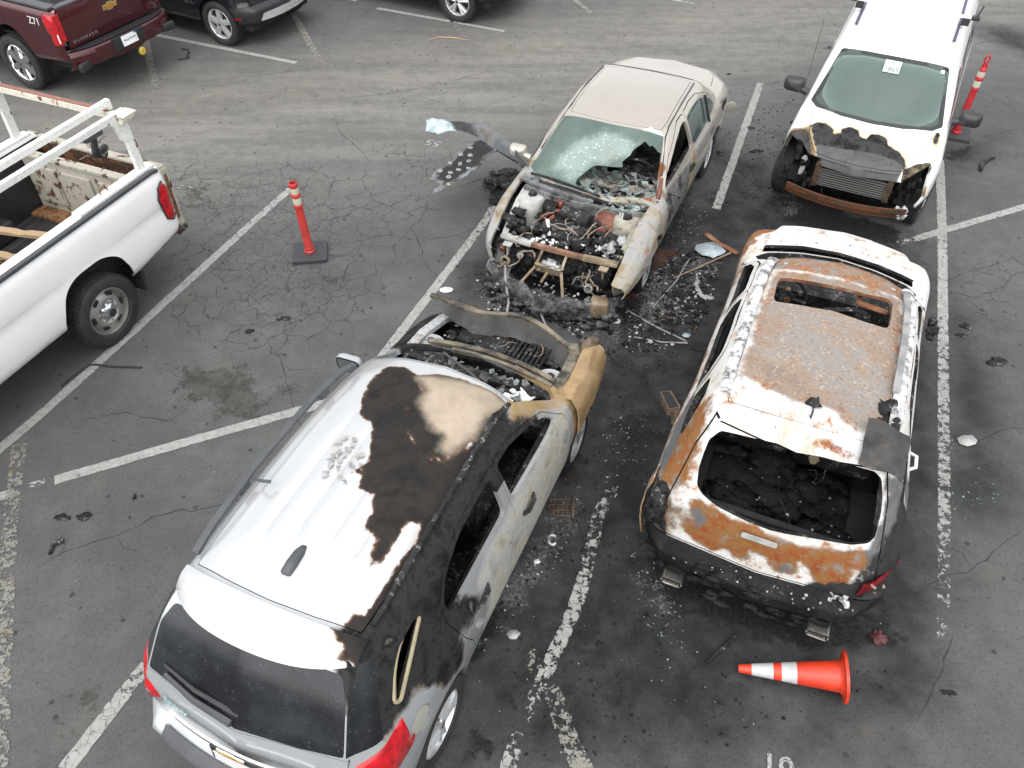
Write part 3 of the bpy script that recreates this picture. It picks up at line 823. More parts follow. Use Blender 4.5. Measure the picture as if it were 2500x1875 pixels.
for q in (CX2([(250, 1655), (540, 1480), (760, 1410), (1000, 1340), (1250, 1230), (1370, 1160), (1600, 1100), (1850, 1080), (2000, 1040), (2300, 940)]),
          CX2([(740, 290), (1000, 220), (1200, 220), (1400, 270), (1520, 290), (1700, 160)]),
          CX6([(640, 260), (740, 230), (850, 180), (1000, 140), (1244, 60)]), CX6([(720, 300), (900, 350), (1100, 300)]), CX6([(750, 1230), (800, 1290), (900, 1330), (1100, 1250), (1300, 1220)]),
          C4([(150, 660), (220, 620), (330, 590), (600, 545), (700, 570)]), C4([(210, 700), (340, 780), (450, 860), (600, 960)]), C4([(1510, 1480), (1570, 1580), (1640, 1680)]), C4([(1890, 945), (2050, 900), (2230, 855)]), C4([(1890, 610), (2050, 680), (2230, 790)]),
          C4([(1850, 310), (2050, 260), (2230, 330)]), C4([(50, 1130), (200, 1190), (400, 1210)]),
          CX4([(370, 430), (700, 400), (960, 360)]), CX4([(1030, 610), (1060, 720), (1160, 800), (1230, 880)]), CX4([(900, 545), (1300, 510), (1570, 460), (1850, 390), (2212, 330)]),
          C3([(10, 1250), (60, 1350), (100, 1480), (150, 1560)]), C3([(130, 1340), (330, 1310), (470, 1250)]), C3([(580, 900), (400, 960), (250, 1010)]),
          D1([(690, 1010), (640, 900), (600, 760), (640, 700)]), D1([(1950, 1300), (2000, 1265), (2100, 1230), (2212, 1140)]), D1([(2060, 1370), (2020, 1480), (1980, 1560)]), C8([(1850, 1180), (2000, 1110), (2200, 1040)])):
    crack(q)
# ================================================================== helpers shared by the cars
def tub(parent, hw, y0, y1, z0, z1, mat_, name='interior'):
    """floor and side trim of the cabin"""
    bm = bmesh.new()
    add_box(bm, (0, (y0 + y1) / 2, z0), (hw * 2, y1 - y0, .06))
    for s in (1, -1): add_box(bm, (s * (hw + .02), (y0 + y1) / 2, (z0 + z1) / 2 + .03), (.05, y1 - y0 - .04, z1 - z0))
    add_box(bm, (0, y0 - .03, (z0 + z1) / 2 + .03), (hw * 2, .05, z1 - z0)); add_box(bm, (0, y1 + .03, (z0 + z1) / 2 + .03), (hw * 2, .05, z1 - z0))
    return bm_obj(name, bm, MAT[mat_], parent)
def seat(parent, x, y, z, mat_, w_=.48, burnt=False, name='seat'):
    bm = bmesh.new()
    add_box(bm, (x, y, z + .30), (w_, .50, .16), None, .05)
    add_box(bm, (x, y - .30, z + .62), (w_, .15, .62), Matrix.Rotation(rad(12), 4, 'X'), .05)
    add_box(bm, (x, y - .40, z + 1.0), (w_ * .52, .10, .18), Matrix.Rotation(rad(12), 4, 'X'), .04)
    if burnt:
        bmesh.ops.subdivide_edges(bm, edges=bm.edges, cuts=1)
        for v in bm.verts: v.co += Vector((mnoise.noise(v.co * 9), mnoise.noise(v.co * 9 + Vector((3, 3, 3))), mnoise.noise(v.co * 9 + Vector((7, 1, 3))))) * .05
    return bm_obj(name, bm, MAT[mat_], parent, 40)
def steering(parent, x, y, z, mat_, tilt=62, r=.185):
    bm = bmesh.new(); M = Matrix.Translation((x, y, z)) @ Matrix.Rotation(rad(tilt), 4, 'X')
    add_tube(bm, [M @ Vector((r * math.cos(t), r * math.sin(t), 0)) for t in np.linspace(0, 2 * PI, 28, endpoint=False)], .016, 8, closed=True)
    for a in (0, PI, -PI / 2): add_bar(bm, M @ Vector((0, 0, 0)), M @ Vector((r * math.cos(a), r * math.sin(a), 0)), .04, .018)
    add_lathe(bm, [(.001, .03), (.07, .02), (.08, -.02), (.05, -.05), (.03, -.3)], M, 16)
    return bm_obj('steering_wheel', bm, MAT[mat_], parent, 40)
def mirror(parent, x, y, z, mat_, sx, glass_back=True, w_=.21, h_=.15, d_=.10, base=(.06, 0.0, -.07)):
    """door mirror, sx = +1 right, -1 left:  mirror > mirror_glass"""
    bm = bmesh.new()
    prof = rpoly([(-w_ / 2, -h_ / 2), (w_ / 2, -h_ / 2 + .01), (w_ / 2, h_ / 2 - .01), (-w_ / 2, h_ / 2)], .055, 5)
    n = len(prof); rows = []
    for q, k in ((0, 1.0), (.35, 1.02), (.7, .86), (1.0, .45)):
        rows.append([bm.verts.new((x + sx * p[0] * k, y + d_ * q, z + p[1] * k)) for p in prof])
    for A, Bq in zip(rows, rows[1:]):
        for i in range(n): bm.faces.new((A[i], A[(i + 1) % n], Bq[(i + 1) % n], Bq[i]))
    bm.faces.new(rows[-1]); bm.faces.new(rows[0][::-1])
    add_tube(bm, [(x - sx * w_ * .3, y + d_ * .4, z - h_ * .2), (x - sx * (w_ / 2 + base[0]), y + d_ * .4 + base[1], z + base[2])], [.045, .05], 8)
    bmesh.ops.recalc_face_normals(bm, faces=bm.faces)
    o = bm_obj('mirror', bm, MAT[mat_], parent, 45)
    if glass_back:
        bm = bmesh.new(); g = offs(prof, .022)
        add_prism(bm, g, 0, .004, basis((x, y - .005, z), (sx, 0, 0), (0, 0, 1)))
        bm_obj('mirror_glass', bm, MAT['mirror_glass'], o)
        bm = bmesh.new(); add_prism(bm, offs(prof, .004), 0, .003, basis((x, y - .002, z), (sx, 0, 0), (0, 0, 1))); bm_obj('mirror_frame', bm, MAT['black'], o)
    return o
MAT['mirror_glass'] = simple('mirror_glass', (.20, .21, .215), .08, .6, var=.05)
def bowtie(parent, M, w_, mat_='gold', rim='chrome'):
    h_ = w_ * .36; a = w_ / 2; b = h_ / 2; c = w_ * .17; s_ = w_ * .06
    P = [(-a + s_, b * .62), (-c, b * .62), (-c, b), (c + s_ * .5, b), (c + s_ * .5, b * .62), (a, b * .62), (a - s_, -b * .62), (c, -b * .62), (c, -b), (-c - s_ * .5, -b), (-c - s_ * .5, -b * .62), (-a, -b * .62)]
    bm = bmesh.new(); add_prism(bm, [(x * 1.10, y * 1.25) for x, y in P], -.004, .006, M); o = bm_obj('badge', bm, MAT[rim], parent)
    bm = bmesh.new(); add_prism(bm, P, .006, .011, M); bm_obj('badge_face', bm, MAT[mat_], o)
    return o
def lens(bm, fs, push=.006):
    """faces taken out of the body, puffed a little"""
    nb = take(bm, fs); nb.normal_update()
    bmesh.ops.recalc_face_normals(nb, faces=nb.faces)
    for v in nb.verts:
        if not v.is_boundary: v.co += v.normal * push * (1 if v.normal.dot(Vector((v.co.x, v.co.y, 0))) > 0 else -1)
    return nb
def under(parent, hw, y0, y1, z0=.24, z1=.40, mat_='under'):
    bm = bmesh.new(); add_box(bm, (0, (y0 + y1) / 2, (z0 + z1) / 2), (hw * 2, y1 - y0, z1 - z0)); return bm_obj('underbody', bm, MAT[mat_], parent)
def jit(a): return random.uniform(-a, a)
def rubble(bm, n, box, size, tilt=.7, th=.004):
    for _ in range(n):
        add_shard(bm, (random.uniform(box[0], box[1]), random.uniform(box[2], box[3]), random.uniform(box[4], box[5])), size * random.uniform(.4, 1.2), tilt, th)
def wires(bm, n, box, r=.006, seg=6, span=.35):
    for _ in range(n):
        p = Vector((random.uniform(box[0], box[1]), random.uniform(box[2], box[3]), random.uniform(box[4], box[5]))); d = Vector((jit(1), jit(1), jit(.5))); P = [p.copy()]
        for k in range(seg):
            d = (d + Vector((jit(.7), jit(.7), jit(.6)))).normalized(); p = p + d * span / seg
            p.z = max(box[4] - .05, min(box[5] + .08, p.z)); P.append(p.copy())
        add_tube(bm, P, r * random.uniform(.6, 1.5), 5)
SILVER = dict(loc=(-.742, 3.926, 0), rz=rad(-22.9))
BURNT = dict(loc=(2.708, 5.32, 0), rz=rad(-23.2))
SEDAN = dict(loc=(1.348, 9.22, 0), rz=rad(156.4))
VAN = dict(loc=(5.20, 10.91, 0), rz=rad(153.7))
def mk(bm, P): return Caster(bm, P['loc'], P['rz'])

# ================================================================== 1. silver SUV, half burnt
def silver_suv():
    root = thing('silver_suv', 'silver sport utility car with half scorched roof and unburnt dark rear window', 'car', **SILVER)
    st = [
     [(0,-2.30,.34),(0,-2.40,.44),(0,-2.43,.66),(0,-2.28,.74),(0,-2.27,.98),(0,-2.20,1.16),(0,-2.03,1.46),(0,-1.93,1.585),(0,-1.88,1.635),(0,-1.83,1.665)],
     [(.62,-2.22,.34),(.70,-2.29,.44),(.72,-2.31,.66),(.70,-2.20,.74),(.73,-2.19,.98),(.70,-2.12,1.16),(.64,-1.92,1.46),(.58,-1.79,1.59),(.32,-1.80,1.65),(0,-1.82,1.672)],
     [(.76,-1.98,.32),(.88,-2.0,.42),(.915,-2.02,.66),(.915,-2.0,.76),(.90,-1.97,.98),(.83,-1.93,1.15),(.70,-1.72,1.46),(.62,-1.62,1.585),(.34,-1.60,1.662),(0,-1.60,1.688)],
     [(.80,-1.45,.30),(.91,-1.45,.36),(.945,-1.45,.66),(.945,-1.45,.78),(.92,-1.45,.97),(.86,-1.45,1.11),(.72,-1.35,1.46),(.63,-1.28,1.59),(.34,-1.25,1.68),(0,-1.25,1.703)],
     [(.78,-.7,.26),(.87,-.7,.30),(.905,-.7,.58),(.905,-.7,.76),(.895,-.7,.94),(.865,-.7,1.07),(.73,-.6,1.45),(.64,-.55,1.585),(.34,-.5,1.68),(0,-.5,1.70)],
     [(.78,.1,.26),(.87,.1,.30),(.90,.1,.58),(.90,.1,.76),(.89,.1,.93),(.865,.1,1.05),(.73,.1,1.40),(.63,.12,1.54),(.34,.16,1.63),(0,.18,1.655)],
     [(.78,.62,.27),(.87,.62,.31),(.90,.62,.58),(.90,.62,.76),(.885,.62,.92),(.86,.62,1.03),(.745,.52,1.30),(.62,.44,1.475),(.33,.52,1.545),(0,.56,1.56)],
     [(.78,1.10,.28),(.88,1.10,.34),(.915,1.10,.60),(.92,1.10,.78),(.895,1.10,.93),(.85,1.10,1.02),(.80,1.06,1.06),(.68,1.14,1.09),(.35,1.26,1.10),(0,1.32,1.10)],
     [(.78,1.45,.30),(.90,1.45,.40),(.935,1.45,.62),(.935,1.45,.80),(.90,1.45,.92),(.83,1.45,.99),(.76,1.45,1.01),(.62,1.46,1.03),(.34,1.48,1.06),(0,1.5,1.07)],
     [(.72,1.95,.30),(.84,1.98,.40),(.885,1.98,.62),(.88,1.96,.76),(.84,1.92,.87),(.77,1.90,.93),(.69,1.9,.95),(.56,1.92,.965),(.32,1.95,.985),(0,1.97,.99)],
     [(.52,2.18,.32),(.60,2.22,.40),(.64,2.24,.60),(.62,2.20,.72),(.58,2.16,.80),(.53,2.12,.86),(.48,2.1,.88),(.4,2.1,.89),(.25,2.12,.91),(0,2.13,.92)],
     [(0,2.28,.32),(0,2.33,.40),(0,2.34,.60),(0,2.31,.72),(0,2.27,.80),(0,2.22,.86),(0,2.2,.88),(0,2.18,.89),(0,2.16,.91),(0,2.14,.92)]]
    st = [[(x, y, z + .065 * min(1, max(0, (z - .9) / .3)) * min(1, max(0, (1.25 - y) / .8))) for x, y, z in r] for r in st]
    bm = shell(st, .034, sk=(3, 5), ss_=(1,))
    K = mk(bm, SILVER)
    # --- burn marks traced on the body
    top = lambda pts: K.poly(CB(pts), 'z', 1.66)
    sideR = lambda pts: K.poly(C3B(pts), 'x', .9)
    sideB = lambda pts: K.poly(CB(pts), 'x', .9)
    isR = lambda C, n: (C[:, 0] > .55)
    isTop = lambda C, n: (C[:, 2] > 1.36)
    charTop = top([(930, 250), (985, 205), (1090, 215), (1150, 250), (1175, 330), (1160, 390), (1100, 430), (1105, 560), (1190, 700), (1300, 720), (1430, 640), (1480, 610), (1460, 800), (1180, 1060), (1108, 1050), (1000, 1195), (930, 1270), (880, 1285), (890, 1230), (925, 1150), (892, 1110), (860, 1120), (850, 1090), (890, 1010), (915, 915), (885, 920), (840, 870), (815, 890), (850, 800), (760, 780), (860, 740), (890, 690), (890, 590), (900, 520), (850, 490), (830, 410), (860, 350), (880, 300)])
    railTop = [(.50, -1.95), (.55, -1.50), (.555, -1.0), (.55, -.4), (.53, 0), (.52, .25), (1.2, .6), (1.2, -1.95)]
    tanTop = top([(1120, 255), (1250, 250), (1400, 280), (1560, 350), (1660, 425), (1590, 480), (1500, 570), (1420, 640), (1310, 700), (1230, 680), (1260, 600), (1200, 560), (1130, 430), (1170, 340)])
    lipChar = K.poly(C7([(1500, 690), (1560, 620), (1640, 640), (1680, 760), (1660, 870), (1580, 880), (1450, 830), (1410, 730)]), 'z', 1.6)
    darkSide = K.poly(C3B([(-60, 500), (60, 300), (200, 60), (280, -60), (520, -60), (500, 150), (470, 420), (480, 560), (560, 570), (620, 420), (690, 400), (750, 440), (720, 560), (640, 650), (620, 700), (760, 740), (640, 900), (600, 950), (500, 1060), (430, 1060), (300, 1110), (200, 1160), (130, 1180), (60, 1250), (0, 900)]), 'x', .9)
    darkPil = [(-1.95, 1.16), (-1.2, 1.12), (-.92, 1.10), (-.95, 1.30), (-.3, 1.42), (.25, 1.36), (.55, 1.18), (.7, 1.30), (.3, 1.58), (-1.6, 1.75), (-2.0, 1.6)]
    paleD0 = sideB([(1880, 530), (1960, 620), (1960, 800), (1880, 850), (1700, 1250), (1640, 1400), (1520, 1659), (1380, 1659), (1370, 1560), (1480, 1420), (1400, 1400), (1390, 1330), (1560, 1030), (1640, 900), (1700, 800)])
    paleD = [(1.06, .2), (1.05, 1.10), (.8, 1.16), (.2, 1.13), (-.10, 1.15), (-.5, 1.15), (-.72, 1.12), (-.80, 1.0), (-.62, .8), (-.70, .6), (-.80, .2)]
    smear = sideB([(1600, 1250), (1660, 1260), (1680, 1330), (1630, 1380), (1580, 1330)]) ; smear2 = sideB([(1280, 1659), (1300, 1560), (1400, 1400), (1480, 1430), (1500, 1500), (1440, 1640), (1400, 1700)])
    fend = [(1.06, .25), (1.06, 1.2), (2.5, 1.2), (2.5, .2)]
    goldPil = [(1.15, 1.0), (.90, 1.11), (.66, 1.30), (.42, 1.41), (.30, 1.47), (.34, 1.58), (.60, 1.56), (.95, 1.40), (1.25, 1.2)]  # gold scorched metal on the right front pillar
    LAY = dict(
        tan=[(tanTop, 'z', isTop)],
        char=[(charTop, 'z', isTop), (tanTop, 'z', isTop), (top([(1080, 400), (1180, 320), (1320, 600), (1320, 730), (1180, 720), (1080, 560)]), 'z', isTop), (railTop, 'z', isTop), (darkSide, 'x', isR), (darkPil, 'x', isR), (lipChar, 'z', isTop), ([(1.08, .75), (1.06, 1.2), (2.5, 1.2), (2.5, .75)], 'x', lambda C, n: C[:, 0] < .3), ([(.1, 1.36), (.34, 1.50), (.42, 1.62), (.1, 1.7), (-.3, 1.7), (-.3, 1.4)], 'x', isR)],
        pale=[(paleD, 'x', isR)], gold=[(fend, 'x', isR), (fend, 'x', lambda C, n: (C[:, 1] > 1.06) & (C[:, 0] > .3)), (goldPil, 'x', isR)], smear=[(smear, 'x', isR), (smear2, 'x', isR)])
    paint = painter(LAY)
    CH = [(.017, .016, .015), (.033, .030, .028), (.022, .021, .020), (.047, .047, .046)]
    CHS = [(.009, .009, .010), (.019, .018, .018), (.036, .035, .034), (.014, .013, .013), (.15, .14, .125)]
    body_m = layered('silver_paint_burnt', (.40, .413, .422), [
        ('pale', .10, 5, .10, [(.106, .099, .086), (.277, .271, .238), (.383, .376, .350), (.330, .304, .238), (.198, .191, .178)], 3.5, None, 0, .75),
        ('gold', .05, 7, .05, [(.112, .088, .058), (.280, .198, .096), (.314, .218, .115), (.291, .244, .192), (.190, .125, .062)], 2.6, None, 0, .6),
        ('smear', .12, 10, .12, [(.02, .02, .02), (.09, .09, .09)], 6, None, 0, .8),
        ('char', .10, 3, .07, [(.24, .18, .10), (.13, .10, .07)], 4.0, None, 0, .6), ('char', .09, 8, .05, CHS, 4.0, None, 0, .62)], rough=.26, metal=.35, coat=.6, dirt=.03)
    roof_m = layered('silver_roof_burnt', (.50, .505, .51), [
        ('char', .10, 3, .11, [(.40, .29, .17), (.34, .19, .085), (.38, .31, .23)], 4.0, None, 0, .5),
        ('char', .06, 8, .014, [(.17, .075, .03), (.08, .042, .022)], 3.0, None, 0, .5),
        ('char', .06, 8, .03, CH, 2.2, None, 0, .5),
        ('tan', .09, 4, .10, [(.15, .135, .12), (.31, .26, .20), (.36, .295, .225), (.40, .335, .265), (.33, .265, .20)], 1.7, None, 0, .6)], rough=.26, metal=.35, coat=.6, dirt=.02)
    inner = MAT['char']
    MB = [body_m, inner]
    # --- windows
    wF = sideB([(1500, 745), (1590, 625), (1710, 520), (1800, 480), (1862, 492), (1878, 525), (1850, 580), (1740, 760), (1655, 905), (1632, 900)])
    wR = sideB([(1465, 790), (1500, 800), (1605, 985), (1560, 1050), (1470, 1230), (1375, 1420), (1335, 1500), (1285, 1520), (1265, 1470), (1275, 1300), (1310, 1090), (1390, 910)])
    wQ = sideR([(272, 498), (283, 560), (250, 690), (205, 810), (150, 1040), (128, 1040), (122, 830), (130, 690), (190, 575)])
    wF = [(.86, 1.10), (.70, 1.25), (.46, 1.375), (.14, 1.48), (-.08, 1.505), (-.06, 1.16), (.25, 1.13), (.67, 1.09)]
    wR = [(-.19, 1.16), (-.19, 1.505), (-.46, 1.52), (-.73, 1.505), (-.97, 1.43), (-1.08, 1.33), (-1.09, 1.22), (-1.02, 1.18), (-.6, 1.17)]
    wQ = [(-1.27, 1.44), (-1.33, 1.485), (-1.5, 1.475), (-1.64, 1.40), (-1.76, 1.27), (-1.72, 1.23), (-1.5, 1.33)]
    wFr = rpoly(wF, .06); wRr = rpoly(wR, .06); wQr = rpoly(wQ, .07)
    def rL(f): return f.normal.x < -.25
    for p in (wFr, wRr, wQr):
        hole(bm, p, 'x', right)
        g = take(bm, cut(bm, p, 'x', rL)); bm_obj('side_window', g, MAT['tint'], root, 60)
    # windscreen gone
    ws = rpoly([(.64, .55), (.74, 1.10), (.62, 1.20), (.3, 1.27), (0, 1.30), (-.3, 1.27), (-.62, 1.20), (-.74, 1.10), (-.64, .55), (-.3, .545), (0, .57), (.3, .545)], .03)
    ws = [(.60, .53), (.74, 1.06), (.66, 1.17), (.34, 1.27), (0, 1.31), (-.34, 1.27), (-.66, 1.17), (-.74, 1.06), (-.60, .53), (-.3, .57), (0, .59), (.3, .57)]
    hole(bm, ws, 'z', upward)
    # bonnet gone: engine bay open
    hb = rpoly([(.72, 1.21), (.74, 1.6), (.68, 1.95), (.48, 2.11), (-.48, 2.11), (-.70, 1.95), (-.77, 1.6), (-.76, 1.21), (-.3, 1.34), (0, 1.38), (.3, 1.34)], .03)
    hole(bm, hb, 'z', upward)
    # front: grille and lamps burnt out
    hole(bm, rpoly([(-.56, .5), (.56, .5), (.54, .9), (-.54, .9)], .05), 'y', front)
    # wheel openings
    for cy in (-1.45, 1.41):
        a = arch(cy, .36, .40, .0)
        hole(bm, a, 'x', lambda f: abs(f.normal.x) > .2 and abs(f.calc_center_median().x) > .55)
    # rear glass, tail gate, lamps, bumper
    rg = rpoly([(-.69, 1.20), (-.40, 1.165), (0, 1.155), (.40, 1.165), (.69, 1.20), (.64, 1.50), (.575, 1.60), (.3, 1.63), (0, 1.64), (-.3, 1.63), (-.575, 1.60), (-.64, 1.50)], .03)
    bkf = lambda f: f.normal.y < -.25 and f.calc_center_median().y < -1.5
    lampR = K.poly(C7([(1840, 1370), (1850, 1400), (1800, 1600), (1740, 1760), (1640, 1800), (1420, 1720), (1500, 1600), (1640, 1520)]), 'y', .9)
    lampR = [(.90, 1.16), (.96, 1.08), (.96, .98), (.90, .85), (.78, .83), (.61, .99), (.645, 1.05), (.74, 1.12)]
    for sx in (1, -1):
        lp = [(sx * x, z) for x, z in lampR]
        if sx < 0: lp = lp[::-1]
        fs = cut(bm, rpoly(lp, .03), 'y', lambda f: f.calc_center_median().y < -1.78 and f.normal.y < .15 and sx * f.calc_center_median().x > 0)
        lo = bm_obj('tail_light', lens(bm, fs, .012), MAT['red_lens'], root, 50)
        b2 = bmesh.new(); add_tube(b2, [(sx * .66, -2.185, .985), (sx * .76, -2.175, .955), (sx * .85, -2.115, .945), (sx * .87, -2.09, 1.0)], [.010, .024, .024, .012], 8); (bm_obj('white_lens_bar', b2, MAT['white_lens'], lo, 60) if sx > 0 else b2.free())  # right lamp only: white bar stands in for shine stripes on the lens
    gl = cut(bm, rg, 'y', bkf); gb = take(bm, gl); bm_obj('rear_window', gb, MAT['tint2'], root, 60)
    # black side strips beside the glass
    for sx in (1, -1):
        q = [(sx * .70, 1.205), (sx * .84, 1.19), (sx * .72, 1.55), (sx * .63, 1.61), (sx * .65, 1.50)]
        fs = cut(bm, q, 'y', lambda f: f.normal.y < -.1 and f.calc_center_median().y < -1.55); o = bm_obj('window_trim', take(bm, fs), MAT['tint2'], root, 60)
    tg = [(-.76, .76), (.76, .76), (.76, .83), (.60, .985), (.64, 1.05), (.72, 1.12), (.72, 1.185), (0, 1.14), (-.72, 1.185), (-.72, 1.12), (-.64, 1.05), (-.60, .985), (-.76, .83)]
    p_ = panel(bm, tg, 'y', bkf, .006); skin('tailgate', p_, [body_m, inner], root, .025, paint=paint)
    bp = panel(bm, [(-1.0, .2), (1.0, .2), (1.0, .745), (-1.0, .745)], 'y', lambda f: f.calc_center_median().y < -1.86, .004); bmp = skin('rear_bumper', bp, [body_m, MAT['under']], root, .02, paint=paint)
    # roof, doors, fuel flap
    rf = rpoly([(.575, -1.62), (.60, -1.2), (.61, -.5), (.60, .1), (.57, .50), (.3, .545), (0, .565), (-.3, .545), (-.57, .50), (-.60, .1), (-.61, -.5), (-.60, -1.2), (-.575, -1.62), (-.3, -1.66), (0, -1.68), (.3, -1.66)], .02)
    rp = panel(bm, rf, 'z', lambda f: f.normal.z > .3 and f.calc_center_median().z > 1.3, .006)
    for v in rp.verts:                                              # pressed ribs
        for xr in (.12, .30, .47):
            d = abs(abs(v.co.x) - xr)
            if d < .026 and -1.45 < v.co.y < .12: v.co.z -= .020 * (1 - d / .026) * min(1, (v.co.y + 1.45) * 4, (.12 - v.co.y) * 4)
    skin('roof', rp, [roof_m, inner], root, .02, paint=paint)
    dF = rpoly([(1.02, .36), (1.04, .80), (.98, 1.05), (.92, 1.09), (.72, 1.285), (.47, 1.415), (.14, 1.53), (-.115, 1.555), (-.10, 1.0), (-.13, .5), (-.12, .36)], .05)
    dR = rpoly([(-.11, .36), (-.12, .5), (-.09, 1.0), (-.105, 1.555), (-.5, 1.57), (-.78, 1.55), (-1.02, 1.46), (-1.14, 1.33), (-1.14, 1.15), (-1.04, .85), (-.92, .60), (-.90, .36)], .05)
    for d in (dF, dR):
        dp = panel(bm, d, 'x', right, .006); do = skin('door', dp, MB, root, .035, paint=paint)
        hb_ = bmesh.new(); yy = -.0 if d is dF else -.86
        add_tube(hb_, [(.895, yy + .02, .90), (.925, yy + .06, .905), (.925, yy + .18, .91), (.89, yy + .22, .915)], .018, 8); bm_obj('door_handle', hb_, MAT['char'], do, 50)
    for d in (dF, dR):
        dp = panel(bm, d, 'x', left, .006); skin('door', dp, MB, root, .03, paint=paint)
    ff = [(-1.46 + .105 * math.cos(t), 1.0 + .085 * math.sin(t)) for t in np.linspace(0, 2 * PI, 20, endpoint=False)]
    ff = [(a - .22, b - .05) for a, b in ff]
    fp = panel(bm, ff, 'x', right, .006); skin('fuel_flap', fp, [layered('fuel_flap_paint', (.34, .33, .29), [('char', .05, 9, .02, CHS, 5, (.3, .17, .06), .06, .6)], .4), inner], root, .012, paint=paint)
    skin('body', bm, MB, root, .045, paint=paint)
    # --- spoiler lip over the glass
    sp = bmesh.new(); rows = []
    for i in range(49):
        u = -1 + 2 * i / 48; x = .628 * u; e = u ** 4; q_ = u * u
        yb = -1.965 + .10 * q_ + .09 * e; zb = 1.672 - .010 * q_ - .045 * e; yf = -1.70 + .03 * q_ + .03 * e; zf = 1.757 - .022 * q_ - .062 * e
        row = []
        for t in (0, .15, .35, .55, .75, .9, 1.0):
            row.append(sp.verts.new((x, yf + (yb - yf) * t, zf + (zb - zf) * t ** 1.6 + .012 * math.sin(t * PI))))
        row.append(sp.verts.new((x, yb + .02, zb - .022))); row.append(sp.verts.new((x, yb + .12, zb - .02)))
        rows.append(row)
    for A, Bq in zip(rows, rows[1:]):
        for k in range(8): sp.faces.new((A[k], A[k + 1], Bq[k + 1], Bq[k]))
    bmesh.ops.recalc_face_normals(sp, faces=sp.faces)
    so_ = skin('spoiler', sp, [roof_m], root, 0, paint=painter(dict(char=[(lipChar, 'z', None), ([(.52, -1.8), (.52, -1.6), (.8, -1.6), (.8, -1.8)], 'z', None)], tan=[([(5, 5), (5.1, 5), (5, 5.1)], 'z', None)])))
    # --- roof rails: whole on the left, burnt away on the right
    rb = bmesh.new(); P = [(-.635, -1.56, 1.675), (-.635, -1.38, 1.725), (-.645, -.9, 1.765), (-.645, -.2, 1.75), (-.63, .15, 1.705), (-.62, .28, 1.655)]
    add_tube(rb, P, 1, 4, sq=(.045, .028)); add_box(rb, (-.64, -1.05, 1.725), (.035, .10, .06)); add_box(rb, (-.64, -.1, 1.705), (.035, .10, .06))
    add_tube(rb, [(-.60, -.98, 1.755), (-.53, -1.00, 1.785), (-.47, -.97, 1.77)], .012, 6)
    bm_obj('roof_rail', rb, MAT['trim'], root, 45)
    rb = bmesh.new()
    Q = [Vector((.612 + .010 * mnoise.noise(Vector((y * 6, 1, 0))), y, 1.687 + .028 * math.sin((y + 1.5) * 1.6) - (.0 if y < .1 else .22 * (y - .1)) + .012 * mnoise.noise(Vector((y * 9, 5, 0))))) for y in np.arange(-1.55, .42, .03)]
    add_tube(rb, Q, [.022 + .012 * mnoise.noise(Vector((p.y * 11, 0, 3))) for p in Q], 7)
    add_tube(rb, [(.60, .05, 1.725), (.58, .2, 1.69), (.61, .34, 1.63)], .014, 6)
    bm_obj('melted_roof_rail', rb, MAT['char'], root, 60)
    # antenna fin
    ab = bmesh.new(); rows = []
    for u, hw, h in ((-.11, .02, .0), (-.10, .035, .03), (-.03, .038, .042), (.05, .034, .040), (.10, .02, .022), (.115, .008, .0)):
        rows.append([ab.verts.new(q) for q in ((-hw, u, 0), (-hw * .8, u, h * .75), (0, u, h), (hw * .8, u, h * .75), (hw, u, 0))])
    for A, Bq in zip(rows, rows[1:]):
        for k in range(4): ab.faces.new((A[k], A[k + 1], Bq[k + 1], Bq[k]))
    ao = bm_obj('roof_antenna', ab, MAT['trim'], root, 60, (0, -1.40, 1.758))
    # wiper with its dark housing
    wb = bmesh.new(); add_tube(wb, [(-.54, -2.14, 1.25), (-.3, -2.195, 1.215), (-.02, -2.215, 1.195)], [.014, .02, .026], 6); bm_obj('rear_wiper', wb, MAT['trim'], root, 40)
    wb = bmesh.new(); add_tube(wb, [(-.56, -2.10, 1.285), (-.3, -2.15, 1.262), (.02, -2.165, 1.25)], [.012, .018, .022], 4); bm_obj('wiper_blade', wb, MAT['black'], root, 40)
    # bright strip, badge and lettering on the tail gate
    cb = bmesh.new(); P = [(x, -2.306 + .13 * (abs(x) / .75) ** 2.2, .985 + .015 * abs(x)) for x in np.linspace(-.50, .50, 17)]
    add_tube(cb, P, 1, 4, sq=(.016, .045)); bm_obj('chrome_strip', cb, MAT['chrome'], root, 40)
    bowtie(root, basis((0, -2.325, .992), (1, 0, 0), (0, -.1, 1)), .19)
    pb = bmesh.new(); add_box(pb, (0, -2.312, .875), (.36, .02, .15), Matrix.Rotation(rad(-6), 4, 'X'), .004); po = bm_obj('plate_frame', pb, MAT['black'], root)
    pb = bmesh.new(); add_box(pb, (0, -2.324, .855), (.31, .008, .10), Matrix.Rotation(rad(-6), 4, 'X')); bm_obj('licence_plate', pb, MAT['white_lens'], po)
    text_obj('frame_lettering', 'STEWART  CHEVROLET', .027, MAT['white_lens'], po, basis((0, -2.331, .934), (1, 0, 0), (0, -.1, 1)), .001)
    text_obj('model_lettering', 'Equinox', .062, MAT['teal'], root, basis((-.46, -2.232, 1.055), (1, -.14, 0), (0, .25, 1)), .002)
    # bumper shelf pad
    sb = bmesh.new(); rows = []
    for i in range(21):
        x = -.62 + 1.24 * i / 20; e = .10 * (abs(x) / .72) ** 2.4
        rows.append([sb.verts.new(q) for q in ((x, -2.412 + e, .668), (x, -2.40 + e, .693), (x, -2.33 + e * .9, .728))])
    for A, Bq in zip(rows, rows[1:]):
        for k in range(2): sb.faces.new((A[k], A[k + 1], Bq[k + 1], Bq[k]))
    bm_obj('step_pad', sb, MAT['trim'], bmp, 40)
